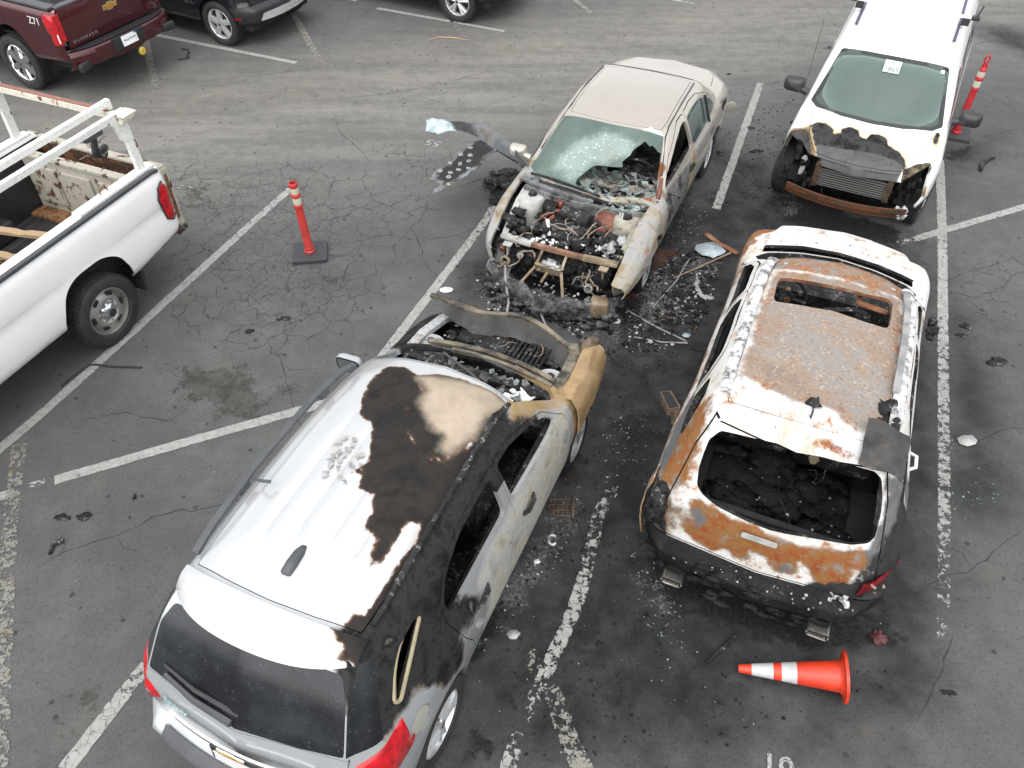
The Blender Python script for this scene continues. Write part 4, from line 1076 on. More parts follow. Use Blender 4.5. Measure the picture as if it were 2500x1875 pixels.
    # wheels, wells, floor, burnt cabin
    for x, y, sd_ in ((.84, -1.45, 1), (-.84, -1.45, -1), (-.84, 1.41, -1)): wheel(root, x * .98, y, .355, .225, 'split', .245, sd_, 5, 'alloy')
    wheel(root, .79, 1.41, .262, .19, 'split', .235, 1, 5, 'ash')
    wheel_wells(root, [(.82, -1.45), (-.82, -1.45), (.82, 1.41), (-.82, 1.41)], .40, .2, .78)
    under(root, .74, -2.2, 1.0, .26, .38)
    tub(root, .76, -2.0, 1.08, .38, 1.02, 'char')
    for x in (.36, -.36): seat(root, x, .05, .40, 'char', burnt=True); seat(root, x, -.85, .40, 'char', .6, burnt=True)
    # dash and cowl with rubble of glass
    db = bmesh.new(); add_box(db, (0, .98, .86), (1.44, .30, .18)); add_box(db, (0, 1.14, .82), (1.40, .08, .45))
    bm_obj('dashboard', db, MAT['char'], root)
    db = bmesh.new(); rubble(db, 120, (-.64, .60, .72, 1.18, .98, 1.08), .06); bm_obj('broken_windscreen', db, MAT['shard'], root)
    db = bmesh.new()
    for _ in range(60): add_lump(db, (random.uniform(-.65, .65), random.uniform(.66, 1.16), random.uniform(.94, 1.05)), random.uniform(.02, .06), 1, .6, (1.4, 1, .7), 3)
    bm_obj('charred_dash_debris', db, MAT['char'], root, 60)
    db = bmesh.new(); rubble(db, 16, (.36, .58, .80, 1.05, 1.04, 1.12), .075, .6, .010); bm_obj('white_insulation', db, MAT['ashwhite'], root)
    cb = bmesh.new()                                                # cowl beams
    for y, z, wd in ((1.235, 1.085, .055), (1.33, 1.075, .075)):
        P = [(x, y + .10 * (1 - (abs(x) / .66) ** 2) - .04, z + .02 * (1 - (x / .66) ** 2)) for x in np.linspace(-.30 if wd < .06 else -.55, .66, 13)]
        add_tube(cb, P, 1, 4, sq=(wd * .7, .03))
    bm_obj('cowl_beam', cb, MAT['sooty_tan'], root, 40)
    cb = bmesh.new(); add_tube(cb, [(-.35, 1.20, 1.10), (0.0, 1.02, 1.13), (.12, .96, 1.12)], .014, 6); add_tube(cb, [(-.5, 1.26, 1.08), (-.1, 1.28, 1.12), (.3, 1.22, 1.10)], .012, 6); bm_obj('wiper_arm', cb, MAT['trim'], root, 50)
    # engine bay
    eb = bmesh.new(); add_box(eb, (0, 1.72, .60), (1.30, .90, .30)); add_box(eb, (-.15, 1.70, .78), (.62, .46, .22), Matrix.Rotation(.1, 4, 'Z'), .03); add_box(eb, (.2, 1.95, .72), (.5, .25, .22), None, .03)
    for k in range(9): add_bar(eb, (.05 + .045 * k, 1.55, .91), (.05 + .045 * k, 1.92, .90), .02, .02)
    bm_obj('engine_block', eb, MAT['char'], root, 40)
    eb = bmesh.new()
    for _ in range(46): add_lump(eb, (random.uniform(-.6, .5), random.uniform(1.38, 2.05), random.uniform(.78, .93)), random.uniform(.02, .06), 1, .6, (1.3, 1, .8), 3)
    bm_obj('charred_engine_debris', eb, MAT['char'], root, 60)
    eb = bmesh.new(); wires(eb, 9, (-.5, .5, 1.4, 2.0, .82, .93), .005); bm_obj('burnt_wiring', eb, MAT['wire'], root)
    eb = bmesh.new(); rubble(eb, 18, (-.6, .4, 1.3, 2.0, .88, .96), .030); bm_obj('engine_bay_ash', eb, MAT['ash'], root)
    for x in (.58, -.58):
        eb = bmesh.new(); add_lathe(eb, [(.15, -.30), (.135, -.02), (.115, .01), (.05, .015), (.045, .0), (.001, .0)], Matrix.Translation((x, 1.42, .99)), 24); o = bm_obj('strut_tower', eb, MAT['ash2'] if x > 0 else MAT['ash'], root, 40)
        eb = bmesh.new(); add_lathe(eb, [(.032, 0), (.028, .03), (.001, .035)], Matrix.Translation((x, 1.42, 1.0)), 12); bm_obj('strut_nut', eb, MAT['char'], o, 40)
    for sx in (1, -1):
        eb = bmesh.new(); P = [(sx * .69, 1.15, 1.03), (sx * .69, 1.5, 1.01), (sx * .66, 1.85, .95), (sx * .58, 2.07, .89)]; add_tube(eb, P, 1, 4, sq=(.09, .05)); bm_obj('inner_wing', eb, MAT['sooty_tan' if sx > 0 else 'ash'], root, 40)
    eb = bmesh.new(); P = [(x, 2.12 - .14 * (abs(x) / .6) ** 2, .90) for x in np.linspace(-.60, .60, 13)]; add_tube(eb, P, 1, 4, sq=(.10, .035)); bm_obj('radiator_support', eb, MAT['sooty_tan'], root, 40)
    # buckled bonnet, bent up over the nose and sagging forward
    hb = bmesh.new(); nx, ny = 44, 14; V = []
    def bon(u, t):
        x = .74 * u; y = 2.06 - .10 * u * u + .26 * t - .05 * t * t + .03 * math.sin(4.2 * u + .6) * (1 - t)
        z = 1.02 - .05 * u + .03 * math.sin(5 * u + 1) - .10 * max(0, u - .55) - (.13 + .17 * max(0, (u + .5) / 1.5)) * t * t - .05 * t + .012 * math.sin(17 * u) * t
        return Vector((x, y, z))
    for i in range(nx + 1):
        V.append([hb.verts.new(bon(-1 + 2 * i / nx, j / ny)) for j in range(ny + 1)])
    for i in range(nx):
        for j in range(ny): hb.faces.new((V[i][j], V[i + 1][j], V[i + 1][j + 1], V[i][j + 1]))
    bh = skin('buckled_bonnet', hb, [MAT['sooty_tan'], MAT['char2']], root, .012, sm=50)
    hb = bmesh.new(); add_tube(hb, [bon(u, 0) + Vector((0, 0, .005)) for u in np.linspace(-1.12, 1.0, 27)], 1, 4, sq=(.05, .03)); bm_obj('bonnet_edge', hb, MAT['sooty_tan'], bh, 40)
    hb = bmesh.new(); V = []
    for i in range(31):                                             # the folded lining hanging behind the edge, dark below
        u = -.85 + 1.85 * i / 30; V.append([hb.verts.new(bon(u, 0) + Vector((0, -.02 - .16 * t, -.13 * t * min(1, (u + .9) * 2) + .01 * math.sin(30 * u)))) for t in (0, .3, .6, 1.0)])
    for i in range(30):
        for j in range(3): hb.faces.new((V[i][j], V[i + 1][j], V[i + 1][j + 1], V[i][j + 1]))
    bm_obj('bonnet_lining', hb, MAT['char2'], bh, 50)
    hb = bmesh.new(); add_lump(hb, (.74, 2.05, .93), .09, 3, .35, (1.0, 1.3, 1.2), 2); bm_obj('crumpled_corner', hb, MAT['rusty_soot'], bh, 60)
    # wing sheet peeled upwards at the right front
    hb = bmesh.new(); V = []
    for i in range(17):
        t = i / 16; y = 1.12 + .98 * t
        V.append([hb.verts.new(q) for q in ((.955 - .05 * t * t, y, .70), (.95 - .05 * t * t, y, .88 - .03 * t), (.93 - .06 * t * t, y, .98 - .05 * t + .02 * math.sin(9 * t)), (.86 - .07 * t * t, y + .02, 1.06 - .05 * t + .03 * math.sin(11 * t)), (.76 - .06 * t, y + .03 * math.sin(8 * t), 1.045 - .07 * t))])
    for i in range(16):
        for j in range(4): hb.faces.new((V[i][j], V[i + 1][j], V[i + 1][j + 1], V[i][j + 1]))
    bmesh.ops.subdivide_edges(hb, edges=hb.edges, cuts=2, use_grid_fill=True)
    skin('peeled_front_wing', hb, [MAT['goldsheet'], MAT['char2']], root, .010, sm=60)
    hb = bmesh.new(); P = wQr + wQr[:1]                             # scorched frame of the quarter window
    P3 = [(.885 - .42 * (z_ - 1.10), y_, z_) for y_, z_ in wQr]; add_tube(hb, P3, .014, 6, closed=True); bm_obj('quarter_window_frame', hb, MAT['ivory2'], root, 50)
    hb = bmesh.new()
    for px, py in CB([(735, 620), (760, 600), (800, 615), (720, 660), (750, 690), (700, 700), (690, 740), (720, 760), (770, 660), (850, 690), (840, 740), (650, 780), (645, 800), (740, 810), (780, 740), (800, 750), (760, 840), (700, 640), (790, 640), (820, 700), (740, 720), (670, 720), (730, 680), (710, 690)]):
        q = K(px, py); add_shard(hb, q + Vector((jit(.012), jit(.012), .014)), random.uniform(.018, .042), .20, .003, random.choice((3, 4)), random.uniform(.35, 1.1))
    tag(bm_obj('glass_shards', hb, MAT['shard2'], root), kind=None)
    # torn right wing corner
    for sx, mt in ((-1, 'silver_clean'),):
        mirror(root, -1.03, .72, 1.10, mt, -1, base=(.05, .0, -.06), w_=.24, h_=.17)
    for o in [c for r in root.children for c in (r, *r.children)]:   # the nose is pushed in and sagging
        if o.type != 'MESH': continue
        for v in o.data.vertices:
            if v.co.y > 1.15: v.co.y = 1.15 + (v.co.y - 1.15) * .90; v.co.z -= .03 * min(1, (v.co.y - 1.15) / .5)
    return root
MAT['silver_clean'] = simple('silver_paint', (.44, .455, .465), .25, .3, var=.04, coat=.5)
MAT['goldsheet'] = layered('gold_scorched_sheet', (.330, .221, .112), [], .55, basevar=.3, dirt=.12)
MAT['ivory2'] = simple('scorched_cream_frame', (.322, .273, .174), .6, dirt=((.10, .06, .03), 9, .55))
MAT['shard2'] = simple('grey_paint_flake', (.280, .273, .252), .5, var=.35, vs=8)
MAT['teal'] = simple('teal_chrome_letters', (.40, .62, .62), .2, .5)
MAT['sooty_tan'] = simple('soot_streaked_tan_steel', (.187, .158, .112), .6, .15, var=.35, vs=4, dirt=((.022, .020, .018), 3.2, .42), bump=.25)
MAT['rusty_soot'] = simple('sooty_brown_sheet', (.12, .085, .06), .6, .1, var=.5, vs=6, dirt=((.02, .018, .016), 6, .5), bump=.3)
MAT['char2'] = simple('sooty_sheet_metal', (.030, .028, .026), .6, var=.6, vs=5, dirt=((.16, .13, .09), 4, .58), bump=.3)
MAT['ash2'] = simple('pale_scorched_steel', (.350, .350, .336), .65, var=.25, vs=6, dirt=((.22, .19, .15), 9, .58), bump=.3)
def _shard():
    m, t = new_mat('sooty_glass_shards'); g = t.n('ShaderNodeNewGeometry').outputs['Random Per Island']
    c = t.ramp(g, [(0, (.075, .083, .083)), (.3, (.120, .128, .120)), (.55, (.150, .173, .165)), (.75, (.225, .270, .255)), (.9, (.068, .064, .060)), (1, (.300, .330, .315))])
    t.set(col=t.mix(t.ss(t.noise(18, 4), .5, .7), c, (.045, .041, .038)), rough=.35, spec=.5); return m
MAT['shard'] = _shard()
silver_suv()
# ================================================================== 2. burnt-out SUV
def burnt_suv():
    root = thing('burnt_out_suv', 'completely burnt-out sport utility car, rusted and ash white, with an empty rear window', 'car', **BURNT)
    st = [
     [(0,-2.26,.36),(0,-2.36,.44),(0,-2.38,.58),(0,-2.24,.64),(0,-2.20,.92),(0,-2.14,1.12),(0,-1.98,1.42),(0,-1.86,1.60),(0,-1.80,1.655),(0,-1.72,1.69)],
     [(.60,-2.20,.36),(.70,-2.28,.44),(.72,-2.29,.58),(.70,-2.18,.64),(.72,-2.13,.92),(.69,-2.08,1.12),(.63,-1.90,1.42),(.57,-1.76,1.585),(.32,-1.72,1.65),(0,-1.70,1.69)],
     [(.76,-1.95,.34),(.88,-1.98,.42),(.925,-2.0,.60),(.925,-1.98,.72),(.905,-1.93,.95),(.83,-1.88,1.13),(.71,-1.70,1.44),(.625,-1.60,1.60),(.34,-1.58,1.67),(0,-1.58,1.70)],
     [(.80,-1.42,.30),(.91,-1.42,.36),(.945,-1.42,.64),(.945,-1.42,.78),(.92,-1.42,.97),(.86,-1.42,1.10),(.73,-1.32,1.46),(.635,-1.25,1.615),(.34,-1.22,1.69),(0,-1.22,1.71)],
     [(.78,-.7,.28),(.87,-.7,.32),(.905,-.7,.58),(.905,-.7,.76),(.895,-.7,.94),(.865,-.7,1.06),(.74,-.6,1.46),(.64,-.55,1.615),(.34,-.5,1.695),(0,-.5,1.715)],
     [(.78,.1,.28),(.87,.1,.32),(.90,.1,.58),(.90,.1,.76),(.89,.1,.93),(.865,.1,1.05),(.745,.1,1.43),(.635,.12,1.58),(.34,.16,1.655),(0,.18,1.675)],
     [(.78,.55,.28),(.87,.55,.32),(.90,.55,.58),(.90,.55,.76),(.885,.55,.92),(.86,.55,1.04),(.76,.48,1.34),(.60,.42,1.515),(.33,.50,1.575),(0,.54,1.59)],
     [(.78,1.10,.28),(.88,1.10,.34),(.915,1.10,.60),(.92,1.10,.78),(.90,1.10,.95),(.86,1.10,1.04),(.81,1.06,1.08),(.68,1.14,1.11),(.35,1.24,1.125),(0,1.30,1.13)],
     [(.78,1.40,.30),(.90,1.40,.40),(.935,1.40,.62),(.935,1.40,.80),(.91,1.40,.95),(.86,1.40,1.02),(.78,1.40,1.055),(.62,1.42,1.08),(.34,1.46,1.10),(0,1.48,1.11)],
     [(.72,1.85,.30),(.84,1.88,.40),(.90,1.86,.62),(.895,1.84,.78),(.87,1.80,.90),(.81,1.76,.96),(.71,1.76,.98),(.56,1.80,.995),(.32,1.84,1.01),(0,1.86,1.015)],
     [(.52,2.06,.32),(.60,2.10,.40),(.66,2.10,.60),(.64,2.06,.74),(.60,2.0,.84),(.55,1.95,.90),(.48,1.94,.92),(.4,1.95,.93),(.25,1.97,.95),(0,1.98,.955)],
     [(0,2.16,.32),(0,2.21,.40),(0,2.22,.60),(0,2.18,.74),(0,2.12,.84),(0,2.06,.90),(0,2.04,.92),(0,2.03,.93),(0,2.02,.95),(0,2.0,.955)]]
    bm = shell(st, .036, sk=(3, 5), ss_=(1,))
    K = mk(bm, BURNT)
    isTop = lambda C, n: C[:, 2] > 1.3
    isBack = lambda C, n: (C[:, 1] < -1.55)
    isR = lambda C, n: C[:, 0] > .55
    isL = lambda C, n: C[:, 0] < -.5
    def py(p, ax, z=1.0): return K.poly(p, ax, z)
    # tail gate and frame marks
    rustTG = py(C8([(520, 480), (590, 500), (700, 560), (800, 620), (900, 650), (1000, 690), (1110, 760), (1250, 790), (1400, 820), (1560, 850), (1690, 830), (1720, 860), (1690, 920), (1560, 920), (1580, 1000), (1520, 1050), (1380, 1050), (1340, 960), (1280, 880), (1220, 870), (1230, 950), (1100, 940), (1040, 860), (930, 800), (890, 790), (880, 860), (820, 850), (760, 790), (640, 790), (570, 740), (490, 680), (470, 620), (560, 600), (530, 530)]), 'y')
    rustTop = py(C8([(1300, 90), (1340, 40), (1420, 30), (1560, 90), (1640, 160), (1720, 220), (1680, 240), (1560, 200), (1400, 150), (1290, 120)]), 'z', 1.6)
    greyR = py(C8([(1810, 360), (1830, 280), (1900, 300), (1920, 420), (1900, 640), (1840, 760), (1780, 800), (1750, 760), (1800, 640)]), 'y')
    darkLow = [(-1.0, .2), (1.0, .2), (1.0, .66), (.72, .74), (.6, .62), (.3, .585), (-.3, .58), (-.66, .66), (-.74, .80), (-.86, .86), (-1.0, .88)]
    darkR = [(-2.1, .4), (-2.1, 1.05), (-1.95, 1.16), (-1.86, 1.22), (-1.72, 1.12), (-1.5, 1.0), (-1.3, 1.05), (-1.1, 1.02), (-.9, .95), (.3, .86), (1.0, .80), (1.0, .2)]
    darkSpotR = py(C6([(1790, 1230), (1880, 1190), (1920, 1230), (1910, 1320), (1890, 1470), (1820, 1490), (1810, 1400), (1800, 1300)]), 'z', 1.6)
    rustL = py(C6([(900, 170), (780, 240), (770, 340), (700, 560), (560, 800), (540, 960), (470, 1130), (300, 1659), (420, 1659), (560, 1120), (640, 860), (740, 620), (900, 260)]), 'z', 1.0)
    centre = [(-.55, -1.33), (-.57, -.4), (-.55, .20), (.55, .22), (.60, -.5), (.60, -1.46), (.35, -1.56), (.1, -1.44), (-.1, -1.47), (-.35, -1.40)]
    frontEdge = [(-.60, .18), (-.54, .62), (.54, .62), (.60, .18)]
    LAY = dict(rtg=[(rustTG, 'y', isBack)], rtop=[(rustTop, 'z', isTop), ([(-.92, -2.1), (-.60, -2.1), (-.64, -1.5), (-.90, -1.2)], 'z', lambda C, n: C[:, 2] > .8)],
               grey=[([(-.60, .98), (-.50, 1.05), (-.42, .98), (-.40, .86), (-.50, .80), (-.56, .88)], 'y', isBack), ([(.10, .78), (.20, .86), (.26, .74), (.18, .68)], 'y', isBack), (greyR, 'y', isBack), ([(.60, 1.08), (.70, .95), (.95, .9), (.95, 1.2), (.74, 1.50), (.62, 1.56), (.645, 1.35)], 'y', isBack), ([(-1.58, .5), (-1.62, 1.0), (-1.45, 1.25), (-1.2, 1.2), (-1.25, .9)], 'x', isR), ([(-2.05, .9), (-1.6, 1.0), (-1.1, 1.06), (-1.0, 1.2), (-1.5, 1.3), (-1.95, 1.1)], 'x', isL)], dark=[(darkLow, 'y', isBack), ([(.20, .5), (.95, .5), (.95, 1.10), (.80, 1.06), (.70, .90), (.58, .78), (.35, .70)], 'y', isBack), ([(.66, .9), (.95, .9), (.95, 1.25), (.80, 1.35), (.72, 1.2)], 'y', isBack), (darkR, 'x', isR), (darkSpotR, 'z', isTop)],
               roofc=[(centre, 'z', isTop)], edge=[(frontEdge, 'z', isTop)], left=[(rustL, 'z', isL), ([(-2.2, .3), (-2.2, 1.0), (-1.2, 1.05), (1.9, 1.0), (2.1, .3)], 'x', isL)],
               nose=[([(-.99, 1.1), (-.84, 1.2), (-.76, 1.6), (-.64, 1.86), (-.45, 1.96), (0, 2.04), (.4, 2.2), (-.2, 2.3), (-1.2, 2.3), (-1.2, 1.1)], 'z', None)])
    paint = painter(LAY)
    W = [(.46, .44, .41), (.68, .67, .64), (.74, .74, .73), (.62, .58, .50), (.36, .20, .11), (.40, .40, .40)]
    def mat_body(name):
        m, t = new_mat(name)
        v = t.map(scale=(1.0, .55, 1.0)); n1 = t.noise(2.6, 7, .70, v, .5); n2 = t.noise(9, 7, .72, t.map(scale=(1, .6, 1), loc=(3, 5, 2))); n3 = t.noise(40, 5, .7)
        white = t.ramp(n1, [(.25, (0.258, 0.232, 0.198)), (.38, (0.516, 0.499, 0.464)), (.50, (0.602, 0.602, 0.593)), (.62, (0.499, 0.464, 0.404)), (.74, (0.361, 0.258, 0.172))])
        white = t.mix(t.ss(n2, .53, .68), white, (0.310, 0.146, 0.065)); white = t.mix(t.ss(n2, .40, .30), white, (0.138, 0.138, 0.142))
        n4 = t.noise(1.5, 6, .62, t.map(loc=(8, 2, 6), scale=(1, 1.3, 1)), .4)
        pink = t.ramp(n4, [(.28, (.188, .148, .120)), (.40, (.243, .182, .138)), (.50, (.226, .207, .191)), (.60, (.254, .182, .124)), (.72, (.210, .108, .053))])
        pink = t.mix(t.m('MULTIPLY', t.ss(t.attr('roofc'), .15, .0), t.ss(n2, .44, .60)), pink, (.25, .105, .04)); pink = t.mix(t.ss(t.noise(4.5, 7, .72, t.map(scale=(.6, 1.6, 1), loc=(1, 9, 4)), .8), .56, .72), pink, (.232, .084, .027))
        pink = t.mix(t.m('MULTIPLY', t.ss(n3, .54, .64), t.ss(n2, .44, .56)), pink, (.375, .320, .258)); pink = t.mix(t.m('MULTIPLY', t.ss(n3, .44, .36), .5), pink, (.088, .049, .031))
        rust = t.ramp(n2, [(.28, (.126, .030, .009)), (.42, (.230, .066, .015)), (.54, (.207, .101, .033)), (.66, (.265, .096, .027)), (.8, (.288, .211, .148))])
        rust = t.mix(t.ss(t.noise(6, 6, .7, t.map(loc=(5, 1, 7))), .52, .64), rust, (.20, .185, .165)); rust = t.mix(t.ss(n3, .60, .68), rust, (.288, .202, .125))
        grey = t.ramp(n1, [(.3, (0.056, 0.059, 0.062)), (.5, (0.118, 0.121, 0.124)), (.7, (0.074, 0.074, 0.077))])
        leftc = t.ramp(n1, [(.28, (.048, .039, .030)), (.40, (.120, .078, .045)), (.52, (.204, .156, .108)), (.64, (.240, .096, .033)), (.76, (.264, .240, .210))])
        leftc = t.mix(t.ss(n2, .52, .62), leftc, (.078, .075, .072))
        dark = t.ramp(n2, [(.28, (.008, .008, .009)), (.5, (.020, .019, .019)), (.66, (.032, .03, .03)), (.80, (.13, .125, .12))])
        c = white
        for at, col, amp, sc, so in (('roofc', pink, .10, 6, .06), ('edge', pink, .05, 8, .05), ('left', leftc, .16, 4, .08), ('nose', rust, .14, 5, .05), ('rtop', rust, .12, 9, .06), ('rtg', leftc, .09, 5, .05), ('rtg', rust, .09, 9, .05), ('grey', grey, .10, 6, .05), ('dark', dark, .10, 7, .04)):
            d = t.m('ADD', t.m('ADD', t.attr(at), .045 if at == 'rtg' else 0.0), t.m('MULTIPLY', t.m('SUBTRACT', t.noise(sc, 7, .66), .5), amp * 2)); c = t.mix(t.ss(d, 0, so), c, col)
        t.set(col=c, rough=.72, spec=.35); t.bump(t.m('ADD', n3, n2), .3, .006); return m
    bmat = mat_body('burnt_bare_steel'); MB = [bmat, MAT['char'], bmat]
    # openings
    rw = rpoly(K.poly(C8([(640, 60), (720, 3), (1100, 90), (1400, 180), (1760, 280), (1805, 330), (1812, 450), (1800, 560), (1760, 720), (1715, 765), (1600, 775), (1420, 745), (1150, 700), (900, 620), (700, 520), (590, 430), (556, 370), (570, 250), (600, 160)]), 'y', 1.3), .02)
    bkf = lambda f: f.normal.y < -.25 and f.calc_center_median().y < -1.5
    hole(bm, rw, 'y', bkf)
    sr = K.poly(C6([(1125, 352), (1300, 375), (1500, 410), (1700, 465), (1860, 500), (1880, 530), (1860, 680), (1830, 695), (1700, 655), (1480, 575), (1300, 545), (1090, 515), (1075, 490), (1100, 380)]), 'z', 1.6)
    hole(bm, rpoly(sr, .03), 'z', lambda f: f.normal.z > .3 and f.calc_center_median().z > 1.3)
    ws = [(.62, .50), (.76, 1.06), (.66, 1.16), (.34, 1.26), (0, 1.30), (-.34, 1.26), (-.66, 1.16), (-.76, 1.06), (-.62, .50), (-.3, .555), (0, .58), (.3, .555)]
    hole(bm, ws, 'z', upward)
    wF = rpoly([(.84, 1.10), (.68, 1.27), (.44, 1.42), (.12, 1.49), (-.06, 1.50), (-.06, 1.10), (.3, 1.085)], .05); wR = rpoly([(-.17, 1.10), (-.17, 1.51), (-.6, 1.52), (-.92, 1.50), (-1.06, 1.38), (-1.08, 1.16), (-.9, 1.11)], .05); wQ = rpoly([(-1.20, 1.18), (-1.18, 1.46), (-1.4, 1.46), (-1.66, 1.24), (-1.6, 1.18)], .05)
    for w_ in (wF, wR, wQ):
        for sd_ in (right, left): hole(bm, w_, 'x', sd_)
    for cy in (-1.42, 1.36): hole(bm, arch(cy, .36, .40, .0), 'x', lambda f: abs(f.normal.x) > .2 and abs(f.calc_center_median().x) > .55)
    # panels
    tg = [(-.76, .655), (.76, .655), (.80, .80), (.745, 1.10), (.68, 1.40), (.60, 1.60), (-.60, 1.60), (-.68, 1.40), (-.745, 1.10), (-.80, .80)]
    tgp = panel(bm, tg, 'y', bkf, .009); tgo = skin('tailgate', tgp, MB, root, .04, paint=paint)
    b2 = bmesh.new(); add_prism(b2, rpoly([(-.13, -.022), (.13, -.022), (.13, .022), (-.13, .022)], .02), 0, .012, basis((-.05, -2.195, .985), (1, 0, 0), (0, .2, 1))); bm_obj('grab_handle_recess', b2, MAT['ash2'], tgo)
    bp = panel(bm, [(-1.0, .2), (1.0, .2), (1.0, .645), (-1.0, .645)], 'y', lambda f: f.calc_center_median().y < -1.86, .004); skin('rear_bumper', bp, [MAT['char_deep'], MAT['under']], root, .02)
    rf = rpoly([(.55, -1.58), (.56, -1.2), (.57, -.5), (.56, .1), (.53, .46), (.3, .525), (0, .555), (-.3, .525), (-.53, .46), (-.56, .1), (-.57, -.5), (-.56, -1.2), (-.55, -1.58), (-.3, -1.62), (0, -1.64), (.3, -1.62)], .02)
    rp = panel(bm, rf, 'z', lambda f: f.normal.z > .3 and f.calc_center_median().z > 1.3, .005)
    for v in rp.verts:
        v.co.z -= .018 * math.exp(-((v.co.y + .9) / .5) ** 2 - (v.co.x / .4) ** 2) + .006 * mnoise.noise(v.co * 4)
    skin('roof', rp, [bmat, MAT['rust'], bmat], root, .03, paint=paint)
    hd = rpoly([(.72, 1.17), (.70, 1.5), (.62, 1.84), (.45, 1.97), (0, 2.0), (-.45, 1.97), (-.62, 1.84), (-.70, 1.5), (-.72, 1.17), (-.35, 1.28), (0, 1.32), (.35, 1.28)], .03)
    hp = panel(bm, hd, 'z', lambda f: f.normal.z > .2 and f.calc_center_median().y > 1, .012)
    for v in hp.verts: v.co.z += .055 + .012 * mnoise.noise(v.co * 3) + .02 * math.exp(-((v.co.y - 1.2) / .15) ** 2)
    skin('bonnet', hp, MB, root, .03, paint=paint)
    for sd_, sx in ((right, 1), (left, -1)):
        for d in ([(1.02, .36), (1.04, .80), (.98, 1.05), (.90, 1.09), (.70, 1.31), (.46, 1.46), (.12, 1.545), (-.11, 1.56), (-.10, 1.0), (-.13, .5), (-.12, .36)], [(-.11, .36), (-.12, .5), (-.09, 1.0), (-.10, 1.56), (-.6, 1.575), (-.96, 1.55), (-1.12, 1.40), (-1.13, 1.12), (-1.04, .85), (-.92, .60), (-.90, .36)]):
            dp = panel(bm, rpoly(d, .05), 'x', sd_, .008)
            for v in dp.verts: v.co.x += .012 * mnoise.noise(v.co * 3) * sx - (sx * .02 * math.exp(-((v.co.z - 1.06) / .05) ** 2))
            do = skin('door', dp, MB, root, .035, paint=paint)
            if sx > 0 and d[0][0] < 0:
                hb = bmesh.new(); add_tube(hb, [(.905, -1.03, .94), (.95, -1.0, .95), (.95, -.88, .95), (.905, -.85, .94)], .015, 8); bm_obj('door_handle', hb, MAT['ashwhite'], do, 50)
    skin('body', bm, MB, root, .05, paint=paint)
    # ash-filled roof channels and scorched rails
    for sx in (1, -1):
        cb = bmesh.new(); P = [(sx * .585, -1.50, 1.635), (sx * .60, -1.2, 1.668), (sx * .605, -.5, 1.672), (sx * .60, .1, 1.638), (sx * .572, .40, 1.575)]
        Q = resample(np.array(P)[:, None, :], .04)[:, 0, :]
        rows = []
        for i, p in enumerate(Q):
            k = .5 * mnoise.noise(Vector(p) * 5); rows.append([cb.verts.new((p[0] + sx * u * (1 + .4 * k), p[1], p[2] + h * (1 + k) + .004)) for u, h in ((-.042, 0), (-.028, .012), (0, .018), (.028, .012), (.042, 0))])
        for A, Bq in zip(rows, rows[1:]):
            for k in range(4): cb.faces.new((A[k], A[k + 1], Bq[k + 1], Bq[k]))
        bmesh.ops.subdivide_edges(cb, edges=cb.edges, cuts=1, use_grid_fill=True)
        for v in cb.verts: v.co.z += .007 * mnoise.noise(v.co * 26)
        bm_obj('roof_channel', cb, MAT['ashmix'], root, 60)
    cb = bmesh.new(); add_tube(cb, [(.565, -1.05, 1.69), (.575, -.5, 1.705), (.57, .0, 1.68), (.55, .30, 1.63)], 1, 4, sq=(.05, .02)); bm_obj('roof_rail_strip', cb, MAT['greymetal'], root, 40)
    cb = bmesh.new()
    for _ in range(40): add_lump(cb, (.555 + jit(.06), random.uniform(-1.62, -1.15), 1.66 + jit(.02) - .03 * (random.random() > .6)), random.uniform(.02, .045), 1, .6, (1, 1.4, .7), 3)
    bm_obj('melted_roof_trim', cb, MAT['char'], root, 60)
    cb = bmesh.new(); nb = []
    for i in range(9):
        nb.append([cb.verts.new((.40 + .30 * j / 6 * 1.0, -1.45 - .36 * i / 8, 1.735 - .03 * (i / 8) ** 2 * 3 - .06 * (j / 6) ** 3 + .02 * math.sin(i * 1.2 + j))) for j in range(7)])
    for A, Bq in zip(nb, nb[1:]):
        for k in range(6): cb.faces.new((A[k], A[k + 1], Bq[k + 1], Bq[k]))
    ct = skin('curled_spoiler_scrap', cb, [MAT['char2']], root, .008, sm=50)
    cb = bmesh.new(); add_lump(cb, (0.03, -1.42, 1.715), .045, 2, .7, (1, 1.1, .6), 3); add_tube(cb, [(.03, -1.42, 1.71), (.035, -1.52, 1.715), (.03, -1.58, 1.71)], .007, 5); bm_obj('burnt_antenna_base', cb, MAT['char'], root, 60)
    # sunroof frame, inside bars
    cb = bmesh.new(); add_bar(cb, (-.46, .24, 1.585), (.46, .24, 1.585), .05, .03); add_bar(cb, (.20, .06, 1.58), (.44, .02, 1.58), .06, .012); add_bar(cb, (.20, .06, 1.58), (.22, .22, 1.57), .03, .012); bm_obj('sunroof_frame', cb, MAT['rust'], root)
    cb = bmesh.new(); add_bar(cb, (-.47, .335, 1.575), (.47, .335, 1.575), .03, .05); bm_obj('sunroof_ash_rail', cb, MAT['ash'], root)
    cb = bmesh.new(); add_tube(cb, [(-.05, -.05, 1.50), (.2, .02, 1.53), (.3, .0, 1.52)], .02, 6); add_box(cb, (.27, .0, 1.50), (.12, .06, .03)); bm_obj('sunroof_motor', cb, MAT['char'], root)
    # cabin
    under(root, .74, -2.15, 1.0, .26, .38); tub(root, .78, -2.0, 1.08, .40, 1.0, 'black_char')
    for x in (.37, -.37): seat(root, x, .12, .42, 'char', burnt=True)
    seat(root, -.3, -.80, .42, 'char', .62, burnt=True); seat(root, .35, -.80, .42, 'char', .62, burnt=True)
